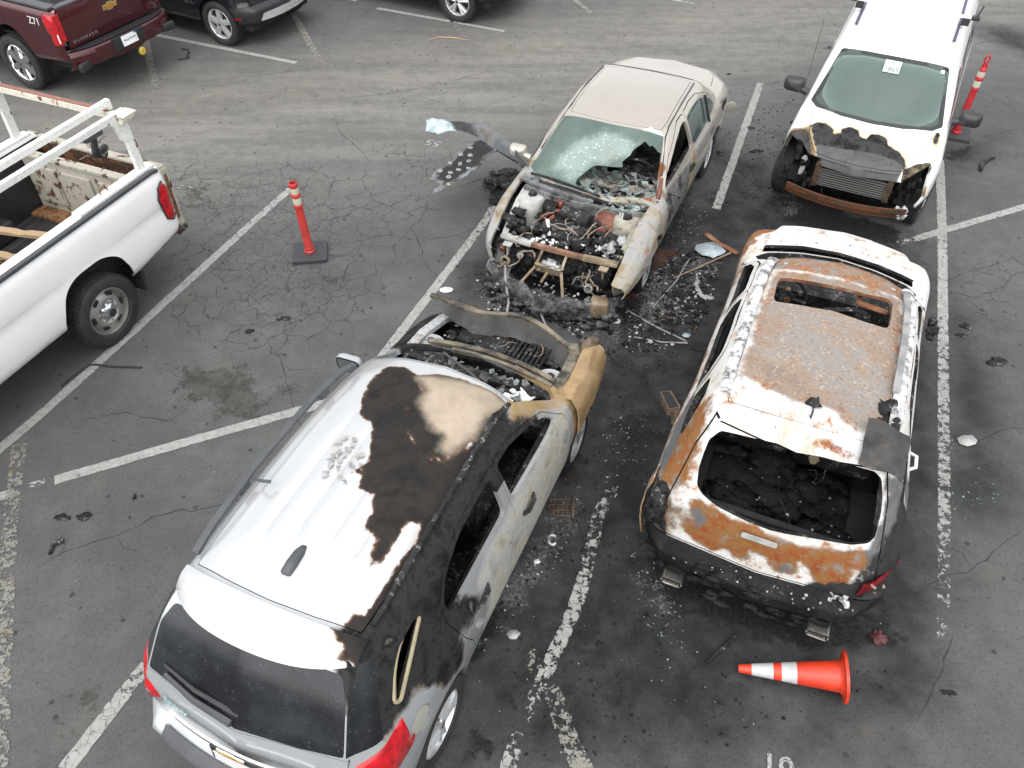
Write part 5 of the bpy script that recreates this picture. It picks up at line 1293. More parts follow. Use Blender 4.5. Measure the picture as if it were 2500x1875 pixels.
    db = bmesh.new(); add_box(db, (0, .98, .88), (1.46, .34, .22)); add_box(db, (0, 1.16, .82), (1.44, .08, .5)); bm_obj('dashboard', db, MAT['char'], root)
    db = bmesh.new(); add_tube(db, [(-.35, .55, 1.05), (-.37, .75, 1.0), (-.36, .95, .92)], .03, 8); bm_obj('steering_column', db, MAT['rust'], root)
    steering(root, -.37, .60, 1.04, 'char'); 
    db = bmesh.new()
    for _ in range(60): add_lump(db, (random.uniform(-.62, .62), random.uniform(-1.9, -1.15), random.uniform(.50, .70)), random.uniform(.05, .14), 3, .4, (1.6, 1.2, .5), 2.2)
    bm_obj('charred_load', db, MAT['char_deep'], root, 60)
    db = bmesh.new(); wires(db, 10, (-.6, .6, -1.9, -1.2, .66, .78), .004, 7, .5); bm_obj('burnt_springs', db, MAT['char'], root)
    db = bmesh.new(); rubble(db, 22, (-.55, .6, -1.95, -1.3, .74, .80), .014); bm_obj('ash_flakes_in_boot', db, MAT['ash'], root)
    db = bmesh.new(); rubble(db, 12, (.0, .2, -1.3, -1.15, 1.0, 1.12), .05, .8, .008); bm_obj('seat_latch_remains', db, MAT['tan'], root)
    eb = bmesh.new(); add_box(eb, (0, 1.6, .62), (1.4, .8, .5)); bm_obj('engine_block', eb, MAT['char'], root)
    # rear: exhaust tips, crushed bumper skirt, lamps
    for x in (-.56, .56):
        eb = bmesh.new(); prof = rpoly([(-.085, -.03), (.085, -.03), (.085, .03), (-.085, .03)], .028, 4); rows = []
        for y, k in ((-2.16, .92), (-2.38, 1.0), (-2.385, .96), (-2.38, .86), (-2.2, .84)): rows.append([eb.verts.new((x + p[0] * k, y + (.012 if p[1] > 0 else 0), .34 + p[1] * k)) for p in prof])
        n = len(prof)
        for A, Bq in zip(rows, rows[1:]):
            for k in range(n): eb.faces.new((A[k], A[(k + 1) % n], Bq[(k + 1) % n], Bq[k]))
        bmesh.ops.recalc_face_normals(eb, faces=eb.faces); bm_obj('exhaust_tip', eb, MAT['soot_chrome'], root, 40)
    eb = bmesh.new()
    for _ in range(70):
        u = random.uniform(-1, 1); add_lump(eb, (.80 * u, -2.36 + .22 * u * u + jit(.04), random.uniform(.30, .62)), random.uniform(.014, .030), 2, .5, (2.6, 1, .9), 2.4)
    bm_obj('melted_bumper_debris', eb, MAT['char_deep'], root, 60)
    eb = bmesh.new(); rubble(eb, 34, (-.75, .75, -2.38, -2.25, .55, .68), .013); bm_obj('bumper_ash_flakes', eb, MAT['ash'], root)
    eb = bmesh.new()
    for _ in range(24): add_lump(eb, (-.84 + jit(.05), random.uniform(-2.15, -1.92), random.uniform(.5, 1.0)), random.uniform(.03, .06), 2, .5, (1, 1, 1.3), 3)
    bm_obj('burnt_lamp_housing', eb, MAT['char'], root, 60)
    # what is left of the right tail light
    eb = bmesh.new(); V = []
    for i in range(13):
        t = i / 12; row = []
        for j in range(6):
            s_ = j / 5; x = .70 + .20 * t + .015 * s_; y = -2.165 + .25 * t ** 1.6; z = .70 + .15 * s_ * (1 - .2 * t) + .09 * t + .012 * mnoise.noise(Vector((i * .7, j * .9, 0)))
            row.append(eb.verts.new((x, y - .02 * math.sin(PI * s_), z)))
        V.append(row)
    for A, Bq in zip(V, V[1:]):
        for k in range(5): eb.faces.new((A[k], A[k + 1], Bq[k + 1], Bq[k]))
    tl = skin('melted_tail_light', eb, [MAT['melt_lens']], root, .012, sm=60)
    eb = bmesh.new(); rubble(eb, 6, (.74, .86, -2.17, -2.10, .78, .86), .02); bm_obj('reflector_remains', eb, MAT['pinkmelt'], tl)
    eb = bmesh.new(); rubble(eb, 14, (.55, .72, -2.26, -2.2, .60, .72), .03); bm_obj('lamp_socket_remains', eb, MAT['ashmix'], root)
    # burnt mirror hanging at the left rear door, handle remains on the right
    eb = bmesh.new(); M = Matrix.Translation((-1.02, -1.12, .98)) @ Matrix.Rotation(rad(28), 4, 'Z') @ Matrix.Rotation(rad(-18), 4, 'X')
    pr = rpoly([(-.06, -.17), (.06, -.15), (.05, .15), (-.05, .15)], .03); add_prism(eb, pr, -.03, .03, M); add_tube(eb, [M @ Vector((.0, -.14, 0)), Vector((-.92, -1.28, .92))], .03, 6)
    mo = bm_obj('burnt_fuel_flap', eb, MAT['rustdark'], root, 40); eb = bmesh.new(); add_prism(eb, offs(pr, .018), .03, .034, M); bm_obj('flap_recess', eb, MAT['under'], mo)
    eb = bmesh.new()
    for _ in range(16): add_lump(eb, (.95 + jit(.025), random.uniform(.62, .84), random.uniform(.95, 1.06)), random.uniform(.02, .035), 2, .6, (1, 1, 1), 3)
    bm_obj('melted_mirror', eb, MAT['char'], root, 60)
    # torn left rear wing edge
    eb = bmesh.new(); V = []
    for i in range(15):
        t = i / 14; z = 1.02 - .66 * t; V.append([eb.verts.new((-.90 - .05 * math.sin(t * 3) + .012 * mnoise.noise(Vector((t * 6, k, 0))), -1.83 - .12 * t - k * .16 * (1 - .45 * t) , z + .01 * k)) for k in (0, .5, 1)])
    for A, Bq in zip(V, V[1:]):
        for k in range(2): eb.faces.new((A[k], A[k + 1], Bq[k + 1], Bq[k]))
    skin('bent_wing_edge', eb, [MAT['rusttan']], root, .010, sm=50)
    for x, y, sd_ in ((.80, -1.42, 1), (-.80, -1.42, -1), (.80, 1.36, 1), (-.80, 1.36, -1)):
        wheel(root, x, y, .275, .19, 'split', .25, sd_, 5, 'ash')
    wheel_wells(root, [(.80, -1.42), (-.80, -1.42), (.80, 1.36), (-.80, 1.36)], .40, .2, .78)
    return root
MAT['black_char'] = simple('black_char', (.008, .008, .008), .85, var=.4, bump=.4)
def _chd():
    m, t = new_mat('deep_char'); a = t.noise(5, 6, .7); b = t.noise(60, 4, .7)
    c = t.mix(t.ss(a, .35, .7), (.006, .006, .007), (.020, .020, .021)); c = t.mix(t.m('MULTIPLY', t.ss(b, .62, .70), t.ss(a, .45, .6)), c, (.28, .28, .28))
    t.set(col=c, rough=t.m('ADD', .38, t.m('MULTIPLY', b, .5)), spec=.22); t.bump(t.m('ADD', a, b), .7, .02); return m
MAT['char_deep'] = _chd()
def _am():
    m, t = new_mat('ash_and_char'); a = t.noise(9, 7, .75); b = t.noise(40, 5, .7)
    c = t.ramp(a, [(.32, (.019, .019, .020)), (.42, (.139, .139, .144)), (.50, (.465, .465, .474)), (.60, (.614, .614, .623)), (.70, (.130, .130, .135))])
    c = t.mix(t.ss(b, .60, .68), c, (.651, .651, .642)); t.set(col=c, rough=.8); t.bump(b, .6, .012); return m
MAT['ashmix'] = _am()
MAT['greymetal'] = simple('grey_scorched_metal', (.26, .255, .25), .55, .2, var=.3, dirt=((.05, .05, .05), 8, .58))
MAT['soot_chrome'] = simple('soot_filmed_chrome', (.149, .143, .130), .28, .8, var=.25, vs=18, dirt=((.08, .07, .05), 10, .55))
MAT['melt_lens'] = simple('melted_red_lens', (.135, .005, .010), .2, var=.5, vs=12, dirt=((.02, .015, .015), 11, .50), bump=.6, bs=30)
MAT['pinkmelt'] = simple('pinkish_melted_plastic', (.28, .17, .14), .5, var=.3, vs=15)
MAT['rustdark'] = simple('dark_rusty_metal', (.10, .065, .04), .7, var=.5, vs=7, dirt=((.02, .018, .016), 10, .5))
MAT['rusttan'] = simple('rusty_tan_sheet', (.30, .21, .13), .7, var=.4, vs=6, dirt=((.38, .13, .04), 7, .52), bump=.3)
burnt_suv()
# ================================================================== 3. champagne saloon with a burnt-out engine bay
def sedan():
    root = thing('champagne_saloon', 'pale champagne saloon car with burnt-out open engine bay and broken windscreen', 'car', **SEDAN)
    st = [
     [(0,-2.42,.34),(0,-2.50,.42),(0,-2.52,.60),(0,-2.48,.74),(0,-2.44,.88),(0,-2.38,.98),(0,-2.32,1.03),(0,-2.26,1.05),(0,-2.2,1.06),(0,-2.15,1.065)],
     [(.55,-2.34,.34),(.66,-2.40,.42),(.70,-2.42,.60),(.70,-2.38,.74),(.68,-2.32,.88),(.62,-2.25,.98),(.56,-2.20,1.02),(.46,-2.17,1.045),(.25,-2.15,1.06),(0,-2.14,1.066)],
     [(.74,-1.98,.30),(.86,-2.0,.38),(.90,-2.02,.60),(.905,-2.0,.74),(.88,-1.97,.88),(.80,-1.93,.99),(.71,-1.92,1.035),(.56,-1.90,1.065),(.28,-1.88,1.08),(0,-1.87,1.085)],
     [(.78,-1.5,.26),(.88,-1.5,.32),(.93,-1.5,.60),(.93,-1.5,.74),(.905,-1.5,.90),(.84,-1.5,1.0),(.75,-1.52,1.055),(.61,-1.55,1.10),(.32,-1.58,1.115),(0,-1.60,1.12)],
     [(.78,-.95,.24),(.87,-.95,.30),(.93,-.95,.58),(.93,-.95,.74),(.91,-.95,.89),(.87,-.95,.975),(.72,-.98,1.30),(.59,-.94,1.395),(.31,-.92,1.425),(0,-.92,1.43)],
     [(.78,-.3,.24),(.86,-.3,.28),(.92,-.3,.56),(.92,-.3,.74),(.905,-.3,.88),(.87,-.3,.96),(.725,-.3,1.335),(.605,-.3,1.415),(.32,-.3,1.45),(0,-.3,1.455)],
     [(.78,.35,.24),(.86,.35,.28),(.92,.35,.56),(.92,.35,.74),(.90,.35,.87),(.87,.35,.945),(.735,.28,1.285),(.61,.33,1.365),(.32,.42,1.395),(0,.46,1.40)],
     [(.78,1.10,.25),(.87,1.10,.30),(.93,1.10,.56),(.93,1.10,.74),(.905,1.10,.85),(.865,1.10,.915),(.815,1.08,.945),(.70,1.20,.955),(.36,1.34,.97),(0,1.40,.975)],
     [(.76,1.55,.28),(.89,1.55,.38),(.935,1.55,.58),(.935,1.55,.72),(.91,1.55,.82),(.865,1.55,.86),(.79,1.55,.88),(.64,1.56,.89),(.34,1.58,.905),(0,1.6,.91)],
     [(.68,2.08,.30),(.84,2.08,.38),(.89,2.08,.56),(.885,2.06,.66),(.865,2.05,.715),(.81,2.04,.745),(.73,2.04,.76),(.58,2.06,.77),(.32,2.08,.78),(0,2.1,.785)],
     [(.52,2.32,.32),(.62,2.36,.38),(.70,2.36,.54),(.72,2.34,.61),(.72,2.31,.645),(.70,2.28,.66),(.66,2.26,.67),(.5,2.27,.68),(.25,2.28,.685),(0,2.29,.69)],
     [(0,2.48,.32),(0,2.52,.38),(0,2.53,.52),(0,2.50,.60),(0,2.46,.64),(0,2.42,.66),(0,2.40,.67),(0,2.37,.68),(0,2.34,.685),(0,2.31,.69)]]
    bm = shell(st, .034, sk=(3, 5), ss_=(1,)); K = mk(bm, SEDAN)
    isL = lambda C, n: C[:, 0] < -.45
    isR = lambda C, n: C[:, 0] > .45
    # burnt: both front wings and the driver's door
    wing = [(1.02, .2), (1.0, .95), (1.02, 1.1), (2.6, 1.1), (2.6, .2)]
    doorb = [(1.10, .2), (1.10, .97), (.9, 1.0), (.45, .955), (.10, .93), (-.05, .80), (.05, .60), (.25, .2)]
    pil = [(1.2, .92), (.70, 1.12), (.74, 1.22), (.9, 1.16), (1.25, 1.0)]
    goldd = [(.30, .2), (.12, .6), (.02, .82), (.10, .96), (-.14, .97), (-.25, .8), (-.12, .5), (.0, .2)]
    smut = K.poly(C3([(1540, 610), (1620, 580), (1700, 610), (1710, 650), (1560, 620)]), 'z', 1.4)
    LAY = dict(wing=[(wing, 'x', None)], door=[(doorb, 'x', isL)], pil=[(pil, 'x', isL)], gold=[(goldd, 'x', isL)], ashy=[(smut, 'z', None)])
    paint = painter(LAY)
    bmat = layered('champagne_paint_burnt', (.41, .375, .33), [
        ('gold', .06, 7, .10, [(.140, .091, .042), (.252, .182, .091), (.294, .245, .168)], 4, None, 0, .5),
        ('wing', .10, 6, .06, [(.098, .081, .058), (.242, .202, .138), (.299, .282, .254), (.265, .277, .277), (.254, .155, .081), (.069, .058, .046)], 3.2, (.20, .14, .07), .06, .7),
        ('door', .08, 6, .06, [(.02, .02, .021), (.06, .063, .066), (.17, .17, .165), (.035, .033, .03), (.10, .07, .04)], 3.5, None, 0, .7),
        ('pil', .02, 9, .02, [(.05, .03, .02), (.24, .09, .03), (.10, .05, .03)], 6, None, 0, .7),
        ('ashy', .05, 9, .02, [(.66, .66, .65), (.7, .7, .7)], 6, None, 0, .8)], rough=.24, metal=.35, coat=.6, dirt=.015)
    MB = [bmat, MAT['char']]
    # windscreen with a burnt hole
    ws = [(.61, .45), (.775, 1.08), (.70, 1.18), (.36, 1.33), (0, 1.385), (-.36, 1.33), (-.70, 1.18), (-.775, 1.08), (-.61, .45), (-.3, .49), (0, .515), (.3, .49)]
    ws = rpoly(ws, .02)
    gl = take(bm, cut(bm, ws, 'z', upward))
    hl = K.poly(C3([(1120, 960), (1135, 925), (1180, 890), (1230, 850), (1270, 838), (1330, 845), (1400, 852), (1438, 850), (1436, 815), (1490, 770), (1510, 735), (1560, 700), (1590, 675), (1620, 712), (1640, 705), (1680, 750), (1735, 785), (1760, 800), (1730, 1150), (1500, 1180), (1250, 1080), (1150, 1010)]), 'z', 1.1)
    hf = cut(gl, hl, 'z', lambda f: True)
    bmesh.ops.delete(gl, geom=hf, context='FACES')
    wo_ = skin('windscreen', gl, [MAT['sooty_glass']], root, .006, sm=80)
    set_attr(wo_.data, 'melt', sdf(coords(wo_.data)[:, :2], K.poly(C3([(940, 860), (1000, 760), (1180, 640), (1330, 600), (1480, 640), (1600, 680), (1500, 780), (1250, 860), (1120, 950), (1000, 920)]), 'z', 1.1)))
    # rear glass
    rg = rpoly([(.56, -.97), (.70, -1.46), (.35, -1.54), (0, -1.565), (-.35, -1.54), (-.70, -1.46), (-.56, -.97), (-.3, -.945), (.3, -.945)], .04)
    bm_obj('rear_window', take(bm, cut(bm, rg, 'z', lambda f: f.normal.z > .1 and f.calc_center_median().y < -.9)), MAT['tint'], root, 60)
    # side windows: front left is out, the others are green glass
    wF = rpoly([(.95, .975), (.80, 1.06), (.58, 1.17), (.36, 1.265), (.10, 1.325), (-.04, 1.335), (-.10, .985), (.4, .965)], .05)
    wR = rpoly([(-.15, .985), (-.10, 1.335), (-.35, 1.345), (-.62, 1.33), (-.90, 1.26), (-1.10, 1.15), (-1.20, 1.06), (-1.17, 1.015), (-1.0, 1.0), (-.6, .985)], .07)
    hole(bm, wF, 'x', left); g2 = take(bm, cut(bm, wR, 'x', left)); bm_obj('side_window', g2, MAT['glass_green2'], root, 60)
    db = bmesh.new(); add_tube(db, [(-.895, -.80, .99), (-.77, -.83, 1.31)], 1, 4, sq=(.02, .03)); bm_obj('window_divider', db, MAT['black'], root)
    for p in (wF, wR): bm_obj('side_window', take(bm, cut(bm, p, 'x', right)), MAT['tint'], root, 60)
    # engine bay
    hb = rpoly([(.785, 1.22), (.80, 1.6), (.755, 2.10), (-.70, 2.10), (-.74, 1.7), (-.74, 1.26), (-.36, 1.40), (0, 1.45), (.36, 1.40)], .03)
    hole(bm, hb, 'z', upward)
    hole(bm, [(-2, 2.10), (2, 2.10), (2, 3), (-2, 3)], 'z', lambda f: -.70 < f.calc_center_median().x < .76)
    hole(bm, [(-.72, 0), (.72, 0), (.72, .8), (-.72, .8)], 'y', lambda f: f.calc_center_median().y > 1.9)
    for cy in (-1.25, 1.52): hole(bm, arch(cy, .33, .37, .0), 'x', lambda f: abs(f.normal.x) > .2 and abs(f.calc_center_median().x) > .55)
    # panels
    rf = rpoly([(.555, -.90), (.57, -.3), (.575, .2), (.56, .38), (.3, .45), (0, .475), (-.3, .45), (-.56, .38), (-.575, .2), (-.57, -.3), (-.555, -.90), (-.3, -.925), (0, -.935), (.3, -.925)], .02)
    skin('roof', panel(bm, rf, 'z', lambda f: f.normal.z > .3 and f.calc_center_median().z > 1.2, .006), MB, root, .02, paint=paint)
    tl = rpoly([(.70, -1.60), (.64, -2.02), (.52, -2.20), (0, -2.26), (-.52, -2.20), (-.64, -2.02), (-.70, -1.60), (-.35, -1.66), (0, -1.69), (.35, -1.66)], .05)
    skin('boot_lid', panel(bm, tl, 'z', lambda f: f.normal.z > .2 and f.calc_center_median().y < -1.5, .007), MB, root, .02, paint=paint)
    for sx, sd_ in ((-1, left), (1, right)):
        for d in ([(1.04, .33), (1.06, .70), (1.03, .90), (.93, .97), (.60, 1.20), (.36, 1.305), (.10, 1.375), (-.11, 1.385), (-.12, .9), (-.14, .33)], [(-.15, .33), (-.13, .9), (-.12, 1.385), (-.4, 1.395), (-.68, 1.375), (-.95, 1.29), (-1.14, 1.17), (-1.22, 1.03), (-1.12, .86), (-.98, .65), (-.95, .33)]):
            do = skin('door', panel(bm, rpoly(d, .05), 'x', sd_, .006), MB, root, .035, paint=paint)
            y0 = .0 if d[0][0] > 0 else -1.0
            hb = bmesh.new(); add_tube(hb, [(sx * .915, y0 - .05, .80), (sx * .94, y0 - .02, .81), (sx * .94, y0 + .10, .81), (sx * .91, y0 + .13, .80)], .016, 8); bm_obj('door_handle', hb, MAT['trim'] if not (sx < 0 and y0 == 0) else MAT['char'], do, 50)
    skin('body', bm, MB, root, .035, paint=paint)
    # open fuel flap and its dark well
    fb = bmesh.new(); add_lathe(fb, [(.001, .006), (.07, .004), (.085, -.004), (.07, -.012), (.001, -.012)], Matrix.Translation((-1.015, -1.50, .90)) @ Matrix.Rotation(rad(25), 4, 'Z') @ Matrix.Rotation(rad(80), 4, 'X'), 24); fo = bm_obj('fuel_flap', fb, MAT['champ'], root, 40)
    fb = bmesh.new(); add_lathe(fb, [(.001, .0), (.075, .0), (.08, -.01)], Matrix.Translation((-.925, -1.60, .88)) @ Matrix.Rotation(-PI / 2, 4, 'Y'), 24); bm_obj('filler_well', fb, MAT['under'], fo, 40)
    mirror(root, 1.03, .84, 1.0, 'champ', 1, base=(.06, 0, -.06), w_=.22, h_=.155, d_=.12)
    # roof drip strips
    for sx in (1, -1):
        rb = bmesh.new(); add_tube(rb, [(sx * .60, -.90, 1.402), (sx * .612, -.3, 1.420), (sx * .612, .25, 1.378), (sx * .63, .45, 1.33), (sx * .74, .85, 1.08)], .009, 6); bm_obj('roof_seal', rb, MAT['black'], root)
    for x, y, sd_ in ((.80, -1.25, 1), (-.80, -1.25, -1)): wheel(root, x, y, .325, .21, 'split', .215, sd_, 5, 'alloy')
    for x, sd_ in ((.80, 1), (-.80, -1)): wheel(root, x, 1.52, .25, .18, 'split', .215, sd_, 5, 'ash')
    wheel_wells(root, [(.80, -1.25), (-.80, -1.25), (.80, 1.52), (-.80, 1.52)], .37, .2, .74)
    under(root, .74, -2.2, 1.2, .22, .34); tub(root, .78, -1.5, 1.10, .34, .90, 'char')
    # cabin: beige seats behind the glass, charred at the driver's side
    for x, mt in ((.37, 'seat'), (-.37, 'char')): seat(root, x, -.05, .33, mt, burnt=(x < 0))
    seat(root, .0, -.72, .12, 'seat', 1.2)
    db = bmesh.new(); add_box(db, (0, .95, .80), (1.48, .36, .22), None, .05); add_box(db, (0, .80, .72), (.30, .30, .28), None, .03); bm_obj('dashboard', db, MAT['beige_burnt'], root)
    steering(root, -.38, .55, .93, 'char', 60, .19)
    db = bmesh.new(); rubble(db, 150, (-.70, .30, .75, 1.38, .90, .97), .075, .45); bm_obj('broken_windscreen_pieces', db, MAT['shard_green'], root)
    db = bmesh.new(); rubble(db, 60, (-.72, -.05, 1.20, 1.5, .90, .95), .05, .7); bm_obj('broken_glass_on_cowl', db, MAT['shard_green'], root)
    db = bmesh.new()
    for _ in range(26): add_lump(db, (random.uniform(-.7, -.2), random.uniform(.5, .9), random.uniform(.85, .95)), random.uniform(.02, .06), 2, .6, (1.2, 1, .8), 2.5)
    bm_obj('charred_dash_debris', db, MAT['char'], root, 60)
    db = bmesh.new(); add_tube(db, [(-.795, 1.12, .94), (-.775, 1.0, 1.0), (-.755, .88, 1.06)], [.026, .022, .018], 6); add_tube(db, [(-.80, 1.15, .92), (-.80, 1.3, .86)], .025, 6); bm_obj('rusted_pillar', db, MAT['copper'], root, 60)
    # cowl with vents, wipers
    cb = bmesh.new(); P = [(x, 1.30 + .12 * (1 - (x / .75) ** 2), .945) for x in np.linspace(-.15, .78, 13)]; add_tube(cb, P, 1, 4, sq=(.15, .03))
    for k in range(9): x = .28 + .04 * k; add_box(cb, (x, 1.42 - .03 * k * .3, .963), (.02, .06, .006))
    bm_obj('cowl_panel', cb, MAT['sootgrey'], root, 40)
    cb = bmesh.new(); add_tube(cb, [(.70, 1.24, .975), (.40, 1.30, 1.0), (-.20, 1.40, .985)], .014, 6); add_tube(cb, [(.55, 1.36, .97), (.15, 1.42, .99), (-.30, 1.46, .96)], .018, 6); bm_obj('wiper', cb, MAT['char'], root, 50)
    # firewall
    fb = bmesh.new(); P = [(x, 1.42 + .08 * (1 - (x / .7) ** 2), .84) for x in np.linspace(-.70, .70, 15)]; add_tube(fb, P, 1, 4, sq=(.05, .16)); add_box(fb, (0, 1.40, .55), (1.4, .04, .6)); bm_obj('firewall', fb, MAT['sootgrey'], root, 40)
    # strut towers
    for sx, mt in ((1, 'ash2'), (-1, 'cream')):
        eb = bmesh.new(); add_lathe(eb, [(.17, -.42), (.165, -.10), (.15, -.02), (.12, .0), (.055, .005), (.05, -.02), (.001, -.02)], Matrix.Translation((sx * .57, 1.50, .87)) @ Matrix.Scale(1.25, 4, (0, 1, 0)), 28)
        for v in eb.verts: v.co += Vector((mnoise.noise(v.co * 8), mnoise.noise(v.co * 8 + Vector((4, 4, 4))), 0)) * .02
        o = bm_obj('strut_tower', eb, MAT[mt], root, 50)
        eb = bmesh.new(); add_lathe(eb, [(.05, 0), (.045, .03), (.02, .035), (.001, .035)], Matrix.Translation((sx * .57, 1.50, .868)), 14); bm_obj('strut_nut', eb, MAT['char'], o, 40)
    for sx, mt in ((1, 'ash2'), (-1, 'cream')):
        eb = bmesh.new(); P = [(sx * .70, 1.34, .86), (sx * .70, 1.6, .82), (sx * .68, 1.9, .73), (sx * .65, 2.12, .665)]; add_tube(eb, P, 1, 4, sq=(.065, .03)); bm_obj('inner_wing', eb, MAT[mt], root, 40)
    eb = bmesh.new()
    for _ in range(28): add_lump(eb, (-.55 + jit(.10), random.uniform(1.65, 2.0), random.uniform(.55, .76)), random.uniform(.03, .07), 2, .5, (1, 1.3, 1), 2.6)
    bm_obj('melted_washer_tank', eb, MAT['ash'], root, 60)
    # engine
    eb = bmesh.new(); add_box(eb, (0, 1.80, .42), (1.25, .75, .30)); add_box(eb, (.02, 1.74, .66), (.46, .36, .26), Matrix.Rotation(.15, 4, 'Z'), .05)
    add_tube(eb, [(-.20, 1.70, .82), (.14, 1.64, .84)], .085, 14); add_tube(eb, [(-.30, 1.95, .70), (.25, 1.90, .70)], .06, 12)
    for k in range(6): add_tube(eb, [(-.16 + .06 * k, 1.72, .80), (-.16 + .06 * k, 1.92, .72)], .020, 6)
    for k in range(12): add_lathe(eb, [(.075, -.012), (.085, 0), (.075, .012)], Matrix.Translation((.24 + .012 * k, 1.60, .82)) @ Matrix.Rotation(PI / 2, 4, 'Y'), 14)
    bm_obj('engine_block', eb, MAT['char'], root, 45)
    eb = bmesh.new(); add_lathe(eb, [(.001, .05), (.06, .045), (.12, .03), (.15, .0), (.15, -.05), (.12, -.07), (.001, -.08)], Matrix.Translation((-.34, 1.58, .76)) @ Matrix.Rotation(rad(-55), 4, 'X'), 30); bm_obj('brake_booster', eb, MAT['copper'], root, 45)
    eb = bmesh.new(); P = [(-.50 + .02 * math.cos(t * 3), 1.52 + .0 * t, .86) for t in (0, 1)]; add_tube(eb, [(-.46, 1.46, .88), (-.485, 1.50, .90), (-.50, 1.62, .84), (-.50, 1.68, .70)], .012, 6); add_tube(eb, [(-.49, 1.45, .88), (-.515, 1.50, .90), (-.53, 1.62, .84), (-.53, 1.68, .70)], .012, 6); bm_obj('brake_pipe', eb, MAT['ash2'], root, 50)
    eb = bmesh.new(); add_tube(eb, [(.30, 1.50, .84), (.18, 1.54, .85)], .045, 10); add_tube(eb, [(.36, 1.75, .76), (.25, 1.62, .82), (.20, 1.60, .80)], .028, 8); add_tube(eb, [(.30, 1.82, .74), (.22, 1.70, .80)], .02, 6); bm_obj('scorched_pipe', eb, MAT['copper'], root, 50)
    eb = bmesh.new(); wires(eb, 18, (-.5, .5, 1.55, 2.08, .68, .86), .007, 7, .34); bm_obj('burnt_wiring', eb, MAT['wire'], root, 60)
    eb = bmesh.new(); wires(eb, 5, (-.3, .4, 1.6, 2.0, .72, .82), .005, 7, .30); bm_obj('ash_grey_wiring', eb, MAT['greymetal'], root, 60)
    eb = bmesh.new()
    for _ in range(120): add_lump(eb, (random.uniform(-.66, .66), random.uniform(1.48, 2.10), random.uniform(.58, .80)), random.uniform(.02, .065), 2, .55, (1.3, 1, .8), 2.6)
    bm_obj('charred_engine_debris', eb, MAT['char'], root, 60)
    eb = bmesh.new(); rubble(eb, 44, (-.62, .45, 1.55, 2.10, .66, .78), .028, 1.0, .005); bm_obj('engine_bay_ash', eb, MAT['ash'], root)
    eb = bmesh.new(); rubble(eb, 16, (-.62, -.20, 1.75, 2.10, .66, .76), .034, .8, .005)
    for _ in range(22): add_lump(eb, (random.uniform(-.1, .35), random.uniform(2.0, 2.10), random.uniform(.66, .70)), random.uniform(.012, .028), 1, .5)
    bm_obj('white_foam_ash', eb, MAT['ashwhite'], root, 60)
    eb = bmesh.new()
    for k in range(7): add_lathe(eb, [(.012, -.02), (.03, 0), (.012, .02)], Matrix.Translation((.17 + .012 * k, 1.98 - .022 * k, .74 + .012 * k)) @ Matrix.Rotation(.9, 4, 'X'), 8)
    bm_obj('white_coil', eb, MAT['ashwhite'], root, 40)
    # radiator support: white at the car's right, rusty middle, tan at the left
    def rail(a, b, mt, wd, nm):
        eb = bmesh.new(); P = [(x, 2.16 - .05 * (x / .66) ** 2, .672 + .012 * (1 - (x / .66) ** 2)) for x in np.linspace(a, b, 9)]; add_tube(eb, P, 1, 4, sq=(wd, .035)); P2 = [(p[0], p[1] + .02, p[2] + .02) for p in P]; add_tube(eb, P2, 1, 4, sq=(.014, .02)); return bm_obj(nm, eb, MAT[mt], root, 40)
    rail(.68, .30, 'ash2', .085, 'radiator_support'); rail(.30, -.30, 'copper_tan', .065, 'radiator_support'); rail(-.30, -.68, 'tan', .085, 'radiator_support')
    for sx, mt in ((1, 'ash2'), (-1, 'tan')):
        eb = bmesh.new(); add_box(eb, (sx * .56, 2.225, .655), (.10, .08, .02), None, .006); add_bar(eb, (sx * .56, 2.22, .64), (sx * .56, 2.20, .36), .05, .02); o = bm_obj('lamp_bracket', eb, MAT[mt], root)
    eb = bmesh.new()                                                # hanging bonnet latch frame
    for a, b in (((.16, 2.17, .66), (.20, 2.28, .50)), ((-.12, 2.18, .66), (-.10, 2.27, .52)), ((.20, 2.28, .50), (.34, 2.42, .30)), ((-.10, 2.27, .50), (-.20, 2.44, .22)), ((.05, 2.28, .47), (.10, 2.36, .36))): add_bar(eb, a, b, .03, .012)
    add_box(eb, (.05, 2.28, .50), (.30, .035, .12), Matrix.Rotation(rad(-20), 4, 'X')); bm_obj('latch_frame', eb, MAT['tan'], root)
    eb = bmesh.new(); add_lump(eb, (.02, 2.26, .575), .06, 3, .5, (1.6, .9, .6), 3); bm_obj('latch_ash', eb, MAT['ashmix'], root, 60)
    # nose internals below the support
    eb = bmesh.new(); add_box(eb, (0, 2.02, .42), (1.2, .10, .44)); 
    for _ in range(60): add_lump(eb, (random.uniform(-.62, .62), random.uniform(2.08, 2.22), random.uniform(.28, .60)), random.uniform(.02, .06), 2, .5, (1, 1, 1.3), 2.6)
    bm_obj('burnt_radiator', eb, MAT['char_deep'], root, 60)
    eb = bmesh.new(); wires(eb, 20, (-.6, .6, 2.10, 2.28, .25, .62), .008, 7, .32); bm_obj('hanging_wiring', eb, MAT['wire'], root, 60)
    for x, z, r, mt in ((.62, .58, .030, 'copper'), (.40, .56, .035, 'ash'), (.58, .44, .06, 'tan'), (-.30, .40, .06, 'char'), (-.42, .36, .05, 'ash')):
        eb = bmesh.new(); add_lathe(eb, [(r * .5, -.03), (r, -.03), (r * 1.05, .02), (r * .6, .035), (r * .5, .0)], Matrix.Translation((x, 2.24, z)) @ Matrix.Rotation(rad(-70), 4, 'X'), 16); bm_obj('lamp_ring', eb, MAT[mt], root, 45)
    # sagged bumper beam and ash-covered foam in front
    eb = bmesh.new(); V = []
